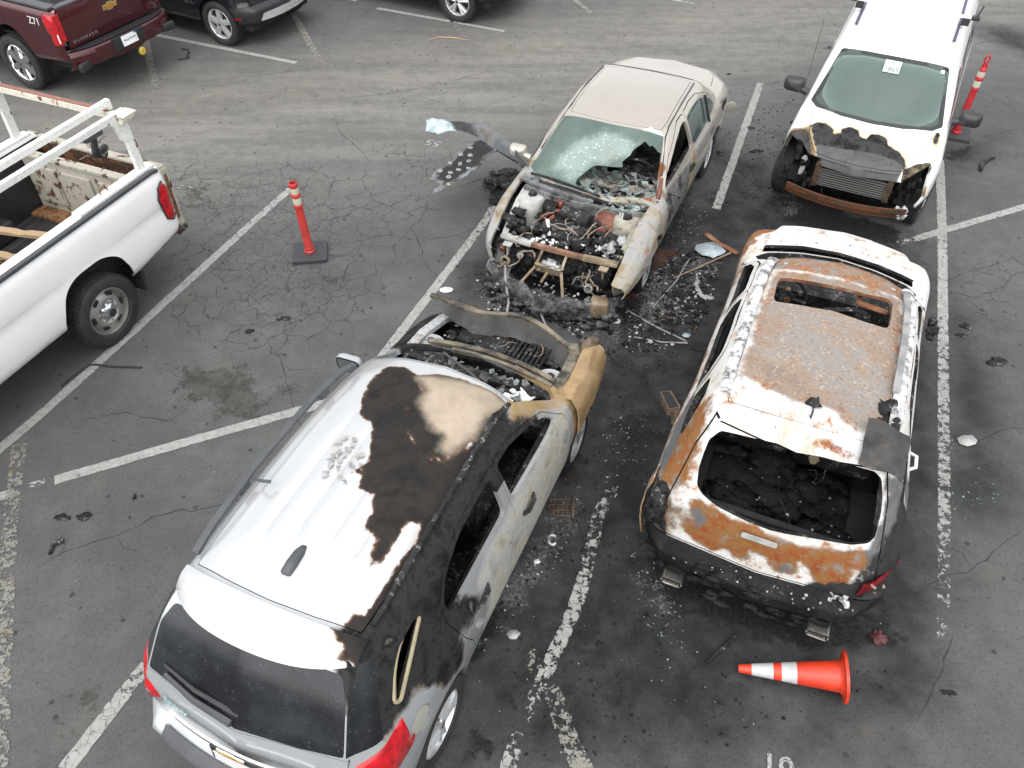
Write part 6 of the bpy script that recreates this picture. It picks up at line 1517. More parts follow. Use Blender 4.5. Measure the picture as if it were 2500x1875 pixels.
    for i in range(41):
        u = -1 + 2 * i / 40; x = .78 * u; y = 2.52 - .26 * u * u; z = .14 + .04 * max(0, u) + .05 * max(0, u) ** 2
        V.append([eb.verts.new(q) for q in ((x, y - .15, z + .10), (x, y - .07, z + .15), (x, y + .01, z + .10), (x, y + .035, z), (x, y + .01, z - .08))])
    for A, Bq in zip(V, V[1:]):
        for k in range(4): eb.faces.new((A[k], A[k + 1], Bq[k + 1], Bq[k]))
    bmesh.ops.subdivide_edges(eb, edges=eb.edges, cuts=2, use_grid_fill=True)
    for v in eb.verts: v.co += Vector((mnoise.noise(v.co * 9), mnoise.noise(v.co * 9 + Vector((3, 1, 2))), mnoise.noise(v.co * 11 + Vector((7, 7, 7))))) * .055 + Vector((mnoise.noise(v.co * 28), mnoise.noise(v.co * 28 + Vector((3, 1, 2))), mnoise.noise(v.co * 28 + Vector((5, 5, 5))))) * .025
    bmesh.ops.recalc_face_normals(eb, faces=eb.faces); skin('sagged_bumper_beam', eb, [MAT['ashbeam']], root, .012, sm=70)
    eb = bmesh.new(); rubble(eb, 60, (-.7, .7, 2.28, 2.5, .20, .32), .026, .9)
    bm_obj('beam_ash_flakes', eb, MAT['ash'], root)
    eb = bmesh.new()
    for _ in range(60): u = random.uniform(-1, 1); add_lump(eb, (.80 * u, 2.50 - .26 * u * u + jit(.14), random.uniform(.03, .22)), random.uniform(.02, .05), 2, .7, (1.6, 1, .6), 3.5)
    bm_obj('melted_bumper_debris', eb, MAT['ash_dark'], root, 60)
    eb = bmesh.new(); add_tube(eb, [(.56, 2.30, .46), (.50, 2.42, .30), (.40, 2.56, .12), (.38, 2.66, .03)], .016, 6); add_tube(eb, [(.10, 2.50, .20), (-.10, 2.68, .06), (-.30, 2.78, .02)], .012, 6); bm_obj('hanging_strip', eb, MAT['greymetal'], root, 50)
    eb = bmesh.new(); add_box(eb, (-.60, 2.36, .24), (.20, .16, .22), Matrix.Rotation(.2, 4, 'Z'), .03)
    bmesh.ops.subdivide_edges(eb, edges=eb.edges, cuts=2)
    for v in eb.verts: v.co += Vector((mnoise.noise(v.co * 12), mnoise.noise(v.co * 12 + Vector((3, 3, 3))), 0)) * .03
    bm_obj('bumper_bracket', eb, MAT['tan'], root, 50)
    eb = bmesh.new(); V = []
    for i in range(13):                                             # crumpled dark panel at the car's right front corner
        V.append([eb.verts.new((.50 + .34 * i / 12, 2.44 - .22 * i / 12 - .12 * j + .03 * mnoise.noise(Vector((i * .5, j, 0))), .26 + .07 * j + .05 * mnoise.noise(Vector((i * .5, j, 5))))) for j in range(4)])
    for A, Bq in zip(V, V[1:]):
        for k in range(3): eb.faces.new((A[k], A[k + 1], Bq[k + 1], Bq[k]))
    skin('crumpled_corner_panel', eb, [MAT['sootgrey']], root, .01, sm=60)
    # peeled left wing edge
    eb = bmesh.new(); V = []
    for i in range(19):
        t = i / 18; y = 1.55 + .88 * t
        V.append([eb.verts.new(q) for q in ((-.72 - .0 * t, y, .885 - .26 * t + .012 * math.sin(9 * t)), (-.83 + .0 * t, y + .02, .875 - .25 * t), (-.93 + .05 * t * t, y + .02, .80 - .22 * t), (-.955 + .10 * t ** 3, y + .01 * t, .62 - .10 * t - .0 * t))])
    for A, Bq in zip(V, V[1:]):
        for k in range(3): eb.faces.new((A[k], A[k + 1], Bq[k + 1], Bq[k]))
    bmesh.ops.subdivide_edges(eb, edges=eb.edges, cuts=2, use_grid_fill=True)
    for v in eb.verts:
        if v.co.y > 2.3: v.co.y += .06 * mnoise.noise(v.co * 14)
    skin('peeled_front_wing', eb, [MAT['ashgold']], root, .010, sm=70)
    # dark opened door mirror stub
    eb = bmesh.new(); add_tube(eb, [(-.88, .92, .93), (-.97, .96, .95), (-1.0, 1.0, .94)], .022, 6); bm_obj('mirror_stub', eb, MAT['char'], root, 50)
    # bonnet: wrenched over to the car's right, bent upright along its hinge
    def hp(px, py, z): return (Matrix.Rotation(-SEDAN['rz'], 4, 'Z') @ (gp(px, py, z) - Vector(SEDAN['loc'])))
    R0 = C3([(800, 865), (700, 800), (590, 735), (480, 665), (400, 620), (315, 600)]); R1 = C3([(795, 835), (700, 720), (620, 640), (530, 575), (400, 548), (250, 540)])
    zz = [.90, .92, .94, .94, .92, .88]; A0 = [hp(*p, z) for p, z in zip(R0, zz)]; A1 = [hp(*p, z + .13) for p, z in zip(R1, zz)]
    hb = bmesh.new(); V = []
    for u in np.linspace(0, 5, 26):
        i = min(4, int(u)); f = u - i; a = A0[i].lerp(A0[i + 1], f); b = A1[i].lerp(A1[i + 1], f)
        V.append([hb.verts.new(a.lerp(b, t) + Vector((0, 0, .035 * math.sin(t * PI)))) for t in np.linspace(0, 1, 7)])
    for A, Bq in zip(V, V[1:]):
        for k in range(6): hb.faces.new((A[k], A[k + 1], Bq[k + 1], Bq[k]))
    bh = skin('bonnet', hb, [MAT['bonnet_heat']], root, .014, sm=70)
    hb = bmesh.new(); V = []; T0 = C3([(250, 540), (170, 530), (120, 535)]); T1 = C3([(315, 600), (200, 625), (105, 608)])
    for p, q, z in zip(T0, T1, (.92, .86, .80)): V.append([hb.verts.new(hp(*p, z).lerp(hp(*q, z - .02), t) + Vector((0, 0, .03 * math.sin(t * 6)))) for t in np.linspace(0, 1, 6)])
    for A, Bq in zip(V, V[1:]):
        for k in range(5): hb.faces.new((A[k], A[k + 1], Bq[k + 1], Bq[k]))
    bmesh.ops.subdivide_edges(hb, edges=hb.edges, cuts=4, use_grid_fill=True)
    for v in hb.verts: v.co += Vector((mnoise.noise(v.co * 9), mnoise.noise(v.co * 9 + Vector((2, 2, 2))), mnoise.noise(v.co * 9 + Vector((8, 2, 1))))) * .03
    skin('melted_bonnet_end', hb, [MAT['bluegrey_melt']], bh, .012, sm=70)
    # hanging inner skin with its row of lightening holes
    PX = C3([(600, 735), (530, 640), (430, 640), (330, 720), (240, 800), (170, 850), (140, 900), (190, 950), (150, 1020), (240, 990), (330, 940), (400, 900), (490, 850), (520, 790), (590, 760)])
    hb = bmesh.new(); poly2 = [hp(*p, .62) for p in PX]; q2 = [(p.x, p.y) for p in poly2]
    xs = [p[0] for p in q2]; ys = [p[1] for p in q2]
    gx = np.arange(min(xs), max(xs), .022); gy = np.arange(min(ys), max(ys), .022); holes = [hp(*p, .62) for p in C3([(410, 705), (345, 752), (408, 765), (400, 812), (340, 815), (272, 803), (330, 860), (275, 868), (398, 868), (205, 855), (262, 905), (262, 968)])]
    grid = {}
    GX, GY = np.meshgrid(gx, gy, indexing='ij'); D = sdf(np.stack([GX.ravel(), GY.ravel()], 1), q2).reshape(GX.shape)
    for i in range(len(gx)):
        for j in range(len(gy)):
            n_ = mnoise.noise(Vector((gx[i] * 7, gy[j] * 7, 0))) * .05
            if D[i, j] + n_ > 0 and min((Vector((gx[i], gy[j])) - Vector((h.x, h.y))).length for h in holes) > .026:
                t = (gx[i] - min(xs)) / (max(xs) - min(xs)); grid[i, j] = hb.verts.new((gx[i], gy[j], .60 - .10 * (t - .5) + .03 * mnoise.noise(Vector((gx[i] * 5, gy[j] * 5, 3)))))
    for (i, j), v in list(grid.items()):
        try: hb.faces.new((v, grid[i + 1, j], grid[i + 1, j + 1], grid[i, j + 1]))
        except KeyError: pass
    C2d = np.array([(v.co.x, v.co.y) for v in hb.verts])
    io = skin('bonnet_inner_panel', hb, [MAT['inner_burnt']], bh, .012, sm=70)
    cc = coords(io.data)[:, :2]; set_attr(io.data, 'edge', sdf(cc, q2))
    hb = bmesh.new()
    for h in holes:
        t = (h.x - min(xs)) / (max(xs) - min(xs)); z_ = .612 - .10 * (t - .5) + .03 * mnoise.noise(Vector((h.x * 5, h.y * 5, 3)))
        add_lathe(hb, [(.020, -.01), (.023, .004), (.028, .004), (.034, -.002)], Matrix.Translation((h.x, h.y, z_)) @ Matrix.Rotation(random.random() * 6, 4, 'Z') @ Matrix.Diagonal((1.0, random.uniform(.6, .9), 1, 1)), 14)
    bm_obj('hole_rim', hb, MAT['ash2'], io, 50)
    hb = bmesh.new(); add_tube(hb, [A0[0], A0[1], A0[2].lerp(Vector((poly2[0].x, poly2[0].y, .62)), .5), Vector((poly2[0].x, poly2[0].y, .62))], 1, 4, sq=(.05, .01)); bm_obj('bonnet_brace', hb, MAT['char'], bh, 40)
    # hanging sheet beside the right front wheel
    hb = bmesh.new()
    for _ in range(26):
        q = hp(random.uniform(1195, 1255), random.uniform(420, 500), .05); add_lump(hb, (q.x, q.y, random.uniform(.02, .07)), random.uniform(.03, .08), 3, .6, (1.5, 1.5, .35), 3.5)
    bm_obj('melted_wheel_liner', hb, MAT['char'], root, 60)
    return root
def _ad():
    m, t = new_mat('dark_ash_crust'); a = t.noise(8, 7, .75); b = t.noise(42, 5, .7)
    c = t.ramp(a, [(.32, (.010, .010, .010)), (.44, (.030, .030, .031)), (.54, (.084, .087, .090)), (.62, (.180, .180, .180)), (.70, (.030, .030, .030))])
    c = t.mix(t.ss(b, .62, .68), c, (.300, .300, .300)); t.set(col=c, rough=.85); t.bump(t.m('ADD', a, b), .8, .015); return m
MAT['ash_dark'] = _ad()
MAT['champ'] = simple('champagne_paint', (.420, .395, .353), .25, .35, var=.04, coat=.5)
MAT['cream'] = simple('cream_scorched_steel', (.277, .257, .205), .75, var=.3, vs=7, dirt=((.079, .066, .053), 8, .55), bump=.5)
MAT['sootgrey'] = simple('soot_grey_steel', (.16, .165, .17), .6, .2, var=.45, vs=6, dirt=((.02, .02, .02), 7, .48), bump=.3)
MAT['copper_tan'] = simple('rusty_tan_bar', (.210, .119, .077), .6, var=.35, vs=10, dirt=((.322, .259, .189), 8, .55))
MAT['beige_burnt'] = simple('burnt_beige_dash', (.30, .25, .19), .8, var=.3, dirt=((.03, .028, .025), 4, .46), bump=.3)
MAT['ashbeam'] = MAT['ash_dark']
MAT['shard_green'] = None
def _sg():
    m, t = new_mat('green_grey_glass_pieces'); g = t.n('ShaderNodeNewGeometry').outputs['Random Per Island']
    c = t.ramp(g, [(0, (.098, .105, .105)), (.2, (.180, .203, .195)), (.4, (.120, .116, .109)), (.6, (.165, .225, .203)), (.75, (.255, .300, .285)), (.9, (.090, .083, .075)), (1, (.225, .315, .285))])
    t.set(col=t.mix(t.ss(t.noise(14, 5), .5, .68), c, (.053, .049, .045)), rough=.3, spec=.5); return m
MAT['shard_green'] = _sg()
def _ag():
    m, t = new_mat('ash_gold_steel'); a = t.noise(2.6, 7, .68, t.map(scale=(1.6, .7, 1.6)), .5); b = t.noise(26, 5, .7)
    c = t.ramp(a, [(.28, (.070, .058, .046)), (.40, (.231, .173, .093)), (.50, (.289, .260, .208)), (.58, (.289, .295, .289)), (.68, (.231, .122, .058)), (.78, (.081, .058, .046))])
    c = t.mix(t.ss(b, .60, .70), c, (.116, .087, .058)); t.set(col=c, rough=.65, metal=.1); t.bump(b, .3, .006); return m
MAT['ashgold'] = _ag()
def _bh():
    m, t = new_mat('heat_blued_bonnet'); a = t.noise(2.2, 6, .65, None, .4); b = t.noise(20, 5, .7)
    c = t.ramp(a, [(.30, (.027, .029, .032)), (.42, (.090, .095, .099)), (.52, (.153, .157, .162)), (.62, (.099, .077, .059)), (.74, (.162, .126, .099))])
    c = t.mix(t.ss(b, .60, .72), c, (.023, .023, .023)); t.set(col=c, rough=.5, metal=.3); return m
MAT['bonnet_heat'] = _bh()
MAT['bluegrey_melt'] = simple('blue_grey_melted_sheet', (.34, .40, .43), .6, var=.3, vs=5, dirt=((.10, .11, .12), 7, .6))
def _ib():
    m, t = new_mat('burnt_inner_panel'); e = t.m('ADD', t.attr('edge'), t.m('MULTIPLY', t.m('SUBTRACT', t.noise(6, 6, .7), .5), .28))
    c = t.mix(t.ss(e, .0, .09), (.17, .18, .19), (.009, .0085, .008)); c = t.mix(t.ss(t.noise(12, 5, .7), .62, .72), c, (.10, .10, .10)); t.set(col=c, rough=.7); return m
MAT['inner_burnt'] = _ib()
def _sgl():
    m, t = new_mat('sooty_windscreen'); me_ = t.m('ADD', t.attr('melt'), t.m('MULTIPLY', t.m('SUBTRACT', t.noise(5, 5, .65), .5), .35))
    bub = t.m('MULTIPLY', t.ss(t.vor(30, 'F1'), .36, .16), t.ss(t.noise(9, 4), .42, .58))
    c = t.mix(t.ss(t.noise(2.0, 5), .3, .7), (.15, .20, .18), (.26, .33, .30))
    fog = t.m('MULTIPLY', t.ss(me_, -.05, .12), t.m('ADD', .35, t.m('MULTIPLY', bub, .6)))
    c = t.mix(fog, c, (.55, .62, .60)); c = t.mix(t.m('MULTIPLY', t.ss(t.noise(1.3, 4, .6, t.map(loc=(4, 4, 4))), .52, .66), .5), c, (.30, .22, .11))
    t.set(col=c, rough=.10, spec=.6)
    tr = t.n('ShaderNodeBsdfTransparent'); tr.inputs[0].default_value = (.62, .78, .72, 1); mx = t.n('ShaderNodeMixShader')
    t.l(t.m('ADD', .42, t.m('MULTIPLY', fog, .55), clamp=True), mx.inputs[0]); t.l(tr.outputs[0], mx.inputs[1]); t.l(t.p.outputs[0], mx.inputs[2]); t.l(mx.outputs[0], t.out.inputs[0]); return m
MAT['sooty_glass'] = _sgl()
MAT['glass_green2'] = glass('side_glass', (.50, .66, .58), haze=.28)
sedan()
# ================================================================== 4. white minivan with a scorched bonnet
def plain_glass(bm, poly, ax, sd_, root, mat_, nm='side_window'):
    return bm_obj(nm, take(bm, cut(bm, poly, ax, sd_)), MAT[mat_], root, 60)
def minivan():
    root = thing('white_minivan', 'white minivan with scorched bonnet, missing front bumper and a permit tag in the windscreen', 'car', **VAN)
    st = [
     [(0,-2.42,.36),(0,-2.48,.46),(0,-2.48,.70),(0,-2.42,.90),(0,-2.38,1.0),(0,-2.36,1.15),(0,-2.26,1.55),(0,-2.18,1.72),(0,-2.12,1.77),(0,-2.05,1.79)],
     [(.70,-2.36,.36),(.78,-2.42,.46),(.80,-2.42,.70),(.80,-2.36,.90),(.80,-2.34,1.0),(.78,-2.30,1.15),(.72,-2.18,1.55),(.64,-2.06,1.72),(.34,-2.02,1.77),(0,-2.0,1.79)],
     [(.80,-1.6,.30),(.90,-1.6,.36),(.935,-1.6,.66),(.935,-1.6,.86),(.925,-1.6,1.0),(.90,-1.6,1.13),(.80,-1.6,1.55),(.68,-1.6,1.745),(.36,-1.6,1.80),(0,-1.6,1.82)],
     [(.80,-.5,.28),(.89,-.5,.32),(.92,-.5,.62),(.92,-.5,.84),(.91,-.5,.98),(.885,-.5,1.10),(.785,-.5,1.55),(.67,-.5,1.75),(.36,-.5,1.81),(0,-.5,1.83)],
     [(.80,.4,.28),(.89,.4,.32),(.92,.4,.60),(.92,.4,.82),(.905,.4,.96),(.88,.4,1.08),(.785,.4,1.52),(.665,.4,1.715),(.36,.4,1.775),(0,.4,1.795)],
     [(.80,.95,.28),(.89,.95,.32),(.92,.95,.60),(.92,.95,.82),(.905,.95,.95),(.88,.95,1.06),(.795,.85,1.44),(.655,.86,1.63),(.35,.92,1.675),(0,.95,1.685)],
     [(.80,1.60,.30),(.90,1.60,.36),(.93,1.60,.62),(.93,1.60,.82),(.91,1.60,.95),(.88,1.58,1.06),(.835,1.52,1.11),(.72,1.62,1.125),(.38,1.78,1.13),(0,1.84,1.13)],
     [(.78,1.85,.34),(.90,1.85,.44),(.935,1.85,.66),(.93,1.85,.84),(.905,1.85,.95),(.865,1.85,1.02),(.80,1.85,1.05),(.64,1.88,1.075),(.34,1.92,1.09),(0,1.94,1.095)],
     [(.70,2.25,.34),(.82,2.26,.44),(.88,2.24,.64),(.875,2.22,.78),(.85,2.18,.88),(.80,2.16,.935),(.72,2.16,.955),(.57,2.2,.975),(.32,2.24,.985),(0,2.26,.99)],
     [(.50,2.48,.36),(.58,2.50,.44),(.66,2.48,.60),(.66,2.44,.70),(.64,2.40,.78),(.60,2.38,.84),(.54,2.38,.865),(.44,2.42,.88),(.25,2.45,.89),(0,2.46,.895)],
     [(0,2.58,.36),(0,2.60,.44),(0,2.60,.60),(0,2.57,.70),(0,2.54,.78),(0,2.52,.84),(0,2.51,.865),(0,2.50,.88),(0,2.49,.89),(0,2.48,.895)]]
    bm = shell(st, .036, sk=(3, 5), ss_=(1,)); K = mk(bm, VAN)
    ch = K.poly(C4([(700, 900), (720, 870), (770, 845), (830, 822), (890, 830), (922, 870), (930, 900), (980, 895), (985, 870), (1040, 858), (1090, 880), (1110, 925), (1150, 940), (1175, 905), (1220, 905), (1290, 935), (1300, 980), (1380, 1040), (1420, 1090), (1410, 1140), (1370, 1150), (1100, 1080), (900, 1040), (800, 1030), (740, 960)]), 'z', 1.0)
    greyb = [(.58, 2.33), (.50, 2.26), (.19, 2.27), (-.15, 2.24), (-.40, 2.25), (-.53, 2.3), (-.5, 2.6), (.60, 2.6)]
    edge = [(.66, 2.02), (.80, 2.02), (1.0, 2.05), (1.0, 2.6), (.4, 2.6), (.50, 2.40), (.60, 2.2)]
    burnR = K.poly(C4([(1590, 960), (1630, 860), (1660, 850), (1640, 930), (1620, 990)]), 'z', 1.0)
    tf = lambda C, n: C[:, 1] > 1.6
    paint = painter(dict(char=[(ch, 'z', tf), (burnR, 'z', tf)], greyb=[(greyb, 'z', tf)], soot=[(edge, 'z', tf), ([(2.34, .2), (2.30, .70), (2.30, .95), (2.7, 1.0), (2.7, .2)], 'x', lambda C, n: (C[:, 1] > 1.6) & (C[:, 0] < -.62)), ([(2.08, .2), (2.06, .70), (2.06, 1.0), (2.7, 1.0), (2.7, .2)], 'x', lambda C, n: (C[:, 1] > 1.6) & (C[:, 0] > .66))]))
    bmat = layered('white_paint_scorched', (.76, .76, .75), [
        ('char', .045, 6, .012, [(.004, .004, .004), (.015, .015, .016), (.041, .041, .042), (.006, .006, .006), (.028, .028, .028)], 4.0, (.50, .38, .20), .035, .55),
        ('greyb', .02, 7, .02, [(.048, .048, .050), (.095, .095, .097), (.068, .068, .068)], 5, None, 0, .5),
        ('soot', .05, 7, .04, [(.02, .019, .018), (.06, .055, .05), (.03, .03, .03)], 5, (.30, .22, .12), .03, .6)], rough=.25, coat=.5, dirt=.01)
    MB = [bmat, MAT['under']]
    ws = rpoly([(.645, .92), (.80, 1.50), (.70, 1.64), (.37, 1.77), (0, 1.82), (-.37, 1.77), (-.70, 1.64), (-.80, 1.50), (-.645, .92), (-.33, .985), (0, 1.01), (.33, .985)], .03)
    skin('windscreen', take(bm, cut(bm, ws, 'z', upward)), [MAT['glass_van']], root, .006, sm=80)
    bb = bmesh.new()                                                # black ceramic band round the pane
    P = [K2 for K2 in [(.645, .92), (.33, .985), (0, 1.01), (-.33, .985), (-.645, .92), (-.80, 1.50), (-.70, 1.64), (-.37, 1.77), (0, 1.82), (.37, 1.77), (.70, 1.64), (.80, 1.50)]]
    tree = K.t; rows = []
    pp = rpoly(P, .03)
    for a, b in zip(pp, offs(pp, .045)):
        r = []
        for q in (a, b):
            h = tree.ray_cast(Vector((q[0], q[1], 3)), Vector((0, 0, -1))); r.append(bb.verts.new((q[0], q[1], (h[0].z if h[0] else 1.2) + .004)))
        rows.append(r)
    for i in range(len(rows)): A, Bq = rows[i], rows[(i + 1) % len(rows)]; bb.faces.new((A[0], A[1], Bq[1], Bq[0]))
    bm_obj('windscreen_band', bb, MAT['black'], root, 60)
    wins = [rpoly([(1.36, 1.11), (1.05, 1.32), (.86, 1.45), (.70, 1.52), (.52, 1.52), (.50, 1.11)], .05), rpoly([(.42, 1.11), (.42, 1.54), (-.60, 1.56), (-.62, 1.13)], .05), rpoly([(-.72, 1.13), (-.70, 1.56), (-1.9, 1.55), (-2.02, 1.17)], .06)]
    for p in wins:
        for sd_ in (left, right): plain_glass(bm, p, 'x', sd_, root, 'tint')
    for cy in (-1.35, 1.78): hole(bm, arch(cy, .36, .395, .0), 'x', lambda f: abs(f.normal.x) > .2 and abs(f.calc_center_median().x) > .55)
    # front: bumper and grille gone
    hole(bm, [(-.74, .2), (.56, .2), (.58, .70), (.50, .80), (-.56, .80), (-.66, .88), (-.80, .95), (-.86, .6)], 'y', lambda f: f.calc_center_median().y > 1.95)
    hole(bm, [(-1.2, .2), (1.2, .2), (1.2, .42), (-1.2, .42)], 'y', lambda f: f.calc_center_median().y > 2.0)
    hole(bm, rpoly([(2.04, .2), (2.7, .2), (2.7, .90), (2.30, .86), (2.14, .78)], .05), 'x', lambda f: f.calc_center_median().x > .40)
    hole(bm, [(.36, .75), (.95, .75), (.95, .93), (.70, .93), (.56, .86), (.42, .83)], 'y', lambda f: f.normal.y > .25 and f.calc_center_median().y > 2.1)
    # headlamp half melted on the car's left, hollow on the right
    lp = K.poly(C4([(1395, 1150), (1480, 1110), (1580, 1095), (1592, 1130), (1560, 1200), (1510, 1265), (1420, 1280), (1380, 1230)]), 'y', .7)
    fs = cut(bm, rpoly(lp, .02), 'y', lambda f: f.calc_center_median().y > 1.9 and f.calc_center_median().x < 0)
    bm_obj('melted_headlamp', lens(bm, fs, .01), MAT['melt_lamp'], root, 60)
    hp_ = rpoly([(.74, 1.68), (.66, 2.1), (.52, 2.36), (.30, 2.43), (0, 2.455), (-.30, 2.43), (-.52, 2.36), (-.66, 2.1), (-.74, 1.68), (-.38, 1.85), (0, 1.90), (.38, 1.85)], .03)
    skin('bonnet', panel(bm, hp_, 'z', lambda f: f.normal.z > .2 and f.calc_center_median().y > 1.6, .007), MB, root, .025, paint=paint)
    rf = rpoly([(.64, -1.95), (.65, 0), (.63, .82), (.32, .90), (0, .925), (-.32, .90), (-.63, .82), (-.65, 0), (-.64, -1.95)], .02)
    skin('roof', panel(bm, rf, 'z', lambda f: f.normal.z > .3 and f.calc_center_median().z > 1.5, .006), MB, root, .02, paint=paint)
    for sx, sd_ in ((-1, left), (1, right)):
        for d in ([(1.44, .36), (1.46, .80), (1.46, 1.09), (1.06, 1.37), (.72, 1.575), (.46, 1.58), (.45, .36)], [(.445, .36), (.455, 1.58), (-.64, 1.60), (-.66, .9), (-.66, .36)]):
            skin('door', panel(bm, rpoly(d, .05), 'x', sd_, .006), MB, root, .03, paint=paint)
    skin('body', bm, MB, root, .035, paint=paint)
    for sx in (1, -1): mirror(root, sx * 1.06, 1.33, 1.24, 'black', sx, base=(.06, .02, -.06), w_=.26, h_=.19, d_=.13)
    # roof rails and carrier bar
    for sx in (1, -1):
        rb = bmesh.new(); add_tube(rb, [(sx * .60, .45, 1.765), (sx * .61, -.2, 1.785), (sx * .61, -1.8, 1.775)], 1, 4, sq=(.035, .02)); bm_obj('roof_rail', rb, MAT['purple_rail'], root)
    rb = bmesh.new(); add_bar(rb, (-.72, -.05, 1.90), (.72, -.05, 1.90), .05, .03); ro = bm_obj('carrier_bar', rb, MAT['worn_white'], root)
    for sx in (1, -1):
        rb = bmesh.new(); add_box(rb, (sx * .66, -.05, 1.845), (.10, .07, .09)); add_box(rb, (sx * .76, -.05, 1.90), (.10, .07, .05), None, .01); add_bar(rb, (sx * .77, -.05, 1.92), (sx * .80, -.05, 2.06), .018, .018); bm_obj('bar_foot', rb, MAT['black'], ro)
    rb = bmesh.new(); add_tube(rb, [(.90, 1.48, 1.08), (.93, 1.30, 1.35), (.95, 1.02, 1.95)], .0035, 5); bm_obj('whip_antenna', rb, MAT['black'], root)
    # nose internals
    eb = bmesh.new(); add_box(eb, (0, 2.08, .55), (1.50, .10, .62)); 
    for _ in range(34): add_lump(eb, (random.choice((-1, 1)) * random.uniform(.42, .80), random.uniform(2.14, 2.32), random.uniform(.38, .80)), random.uniform(.018, .045), 2, .6, (1, 1, 1.6), 3)
    bm_obj('burnt_nose_structure', eb, MAT['char_deep'], root, 60)
    eb = bmesh.new(); add_box(eb, (-.02, 2.34, .60), (.80, .04, .26), Matrix.Rotation(rad(-14), 4, 'X')); bm_obj('radiator', eb, MAT['radiator'], root)
    eb = bmesh.new()
    for x in (-.45, .41): add_box(eb, (x, 2.34, .62), (.07, .08, .34), Matrix.Rotation(rad(-14), 4, 'X'))
    add_box(eb, (-.02, 2.27, .78), (.9, .06, .05)); bm_obj('radiator_frame', eb, MAT['rustdark'], root)
    eb = bmesh.new(); rubble(eb, 20, (-.35, .35, 2.26, 2.34, .74, .80), .035, .5); bm_obj('melted_duct_remains', eb, MAT['ash'], root)
    eb = bmesh.new()
    for z, dz, y in ((.45, .035, 2.50), (.38, .025, 2.47)):
        P = [(x, y + .10 - .14 * (x / .7) ** 2, z) for x in np.linspace(-.72, .72, 15)]; add_tube(eb, P, 1, 4, sq=(.03, dz + .03))
    bm_obj('bumper_beam', eb, MAT['rust_beam'], root, 40)
    eb = bmesh.new(); P = [(x, 2.585 - .14 * (x / .7) ** 2, .415) for x in np.linspace(-.68, .68, 13)]; add_tube(eb, P, 1, 4, sq=(.02, .02)); bm_obj('beam_lip', eb, MAT['char'], root)
    eb = bmesh.new(); V = []
    for i in range(7): V.append([eb.verts.new((.58 + .05 * j / 3 + .03 * mnoise.noise(Vector((i, j, 0)) * .9), 2.28 - .0 * i, .52 + .045 * i + .02 * mnoise.noise(Vector((j, i, 3)) * .9))) for j in range(4)])
    for A, Bq in zip(V, V[1:]):
        for k in range(3): eb.faces.new((A[k], A[k + 1], Bq[k + 1], Bq[k]))
    skin('lamp_reflector_remains', eb, [MAT['ash2']], root, .01, sm=60)
    eb = bmesh.new()
    for _ in range(10): add_lump(eb, (-.66 + jit(.06), 2.40 + jit(.06), .40 + jit(.05)), random.uniform(.02, .04), 2, .5)
    bm_obj('melted_white_plastic', eb, MAT['ashmix'], root, 60)
    eb = bmesh.new(); wires(eb, 8, (-.7, .7, 2.15, 2.35, .42, .75), .006, 6, .3); bm_obj('burnt_wiring', eb, MAT['char'], root)
    for x, y, sd_ in ((.82, -1.35, 1), (-.82, -1.35, -1), (.82, 1.78, 1), (-.82, 1.78, -1)): wheel(root, x, y, .345, .225, 'split', .23, sd_, 5, 'alloy', steer=(rad(-8) if y > 0 else 0))
    wheel_wells(root, [(.82, -1.35), (-.82, -1.35), (.82, 1.78), (-.82, 1.78)], .395, .2, .76)
    under(root, .76, -2.3, 1.6, .26, .38); tub(root, .80, -2.2, 1.55, .38, 1.05, 'seat')
    for x in (.40, -.40): seat(root, x, .35, .42, 'seat', .52)
    seat(root, 0, -.8, .42, 'seat', 1.3)
    db = bmesh.new(); add_box(db, (0, 1.32, .96), (1.52, .46, .22), None, .06); add_box(db, (0, 1.62, 1.0), (1.40, .24, .10), None, .04); add_box(db, (0, .9, .70), (.30, .8, .36), None, .03); bm_obj('dashboard', db, MAT['dash_grey'], root, 40)
    steering(root, -.40, .90, 1.06, 'black', 62, .19)
    db = bmesh.new(); add_tube(db, [(-.0, 1.50, 1.165), (-.30, 1.60, 1.165), (-.62, 1.52, 1.16)], .012, 6); bm_obj('wiper', db, MAT['black'], root)
    # tag hanging behind the windscreen
    q = K(2178, 165); n_ = Vector((0, .72, .69)); X = Vector((-1, 0, 0)); Y = n_.cross(X).normalized(); Y = Y if Y.z > 0 else -Y
    M = basis(q + n_ * .026, X, Y)
    tb = bmesh.new(); add_box(tb, (0, 0, .0), (.19, .15, .003), M); add_box(tb, (.0, -.125, 0), (.07, .08, .003), M); to = bm_obj('permit_tag', tb, MAT['tag_green'], root)
    M2 = basis(q + n_ * .030, X, Y)
    text_obj('tag_lettering', '1865', .088, MAT['tag_ink'], to, M2 @ Matrix.Translation((0, -.035, 0)), .001); text_obj('tag_lettering', 'P', .06, MAT['tag_ink'], to, M2 @ Matrix.Translation((0, .04, 0)), .001)
    tb = bmesh.new(); add_lathe(tb, [(.010, 0), (.018, 0)], M2 @ Matrix.Translation((0, -.125, 0)), 12); bm_obj('tag_ring', tb, MAT['tag_ink'], to)
    q = K(2301, 177); tb = bmesh.new(); add_box(tb, (0, 0, 0), (.045, .04, .002), basis(q + Vector((0, 0, .006)), X, Y)); bm_obj('windscreen_sticker', tb, MAT['tag_green'], root)
    return root
MAT['glass_van'] = glass('van_glass', (.62, .74, .69), haze=.22)
MAT['purple_rail'] = simple('dark_violet_rail', (.055, .05, .10), .4)
MAT['worn_white'] = simple('worn_white_paint', (.70, .70, .68), .5, dirt=((.34, .26, .18), 11, .58))
MAT['radiator'] = None
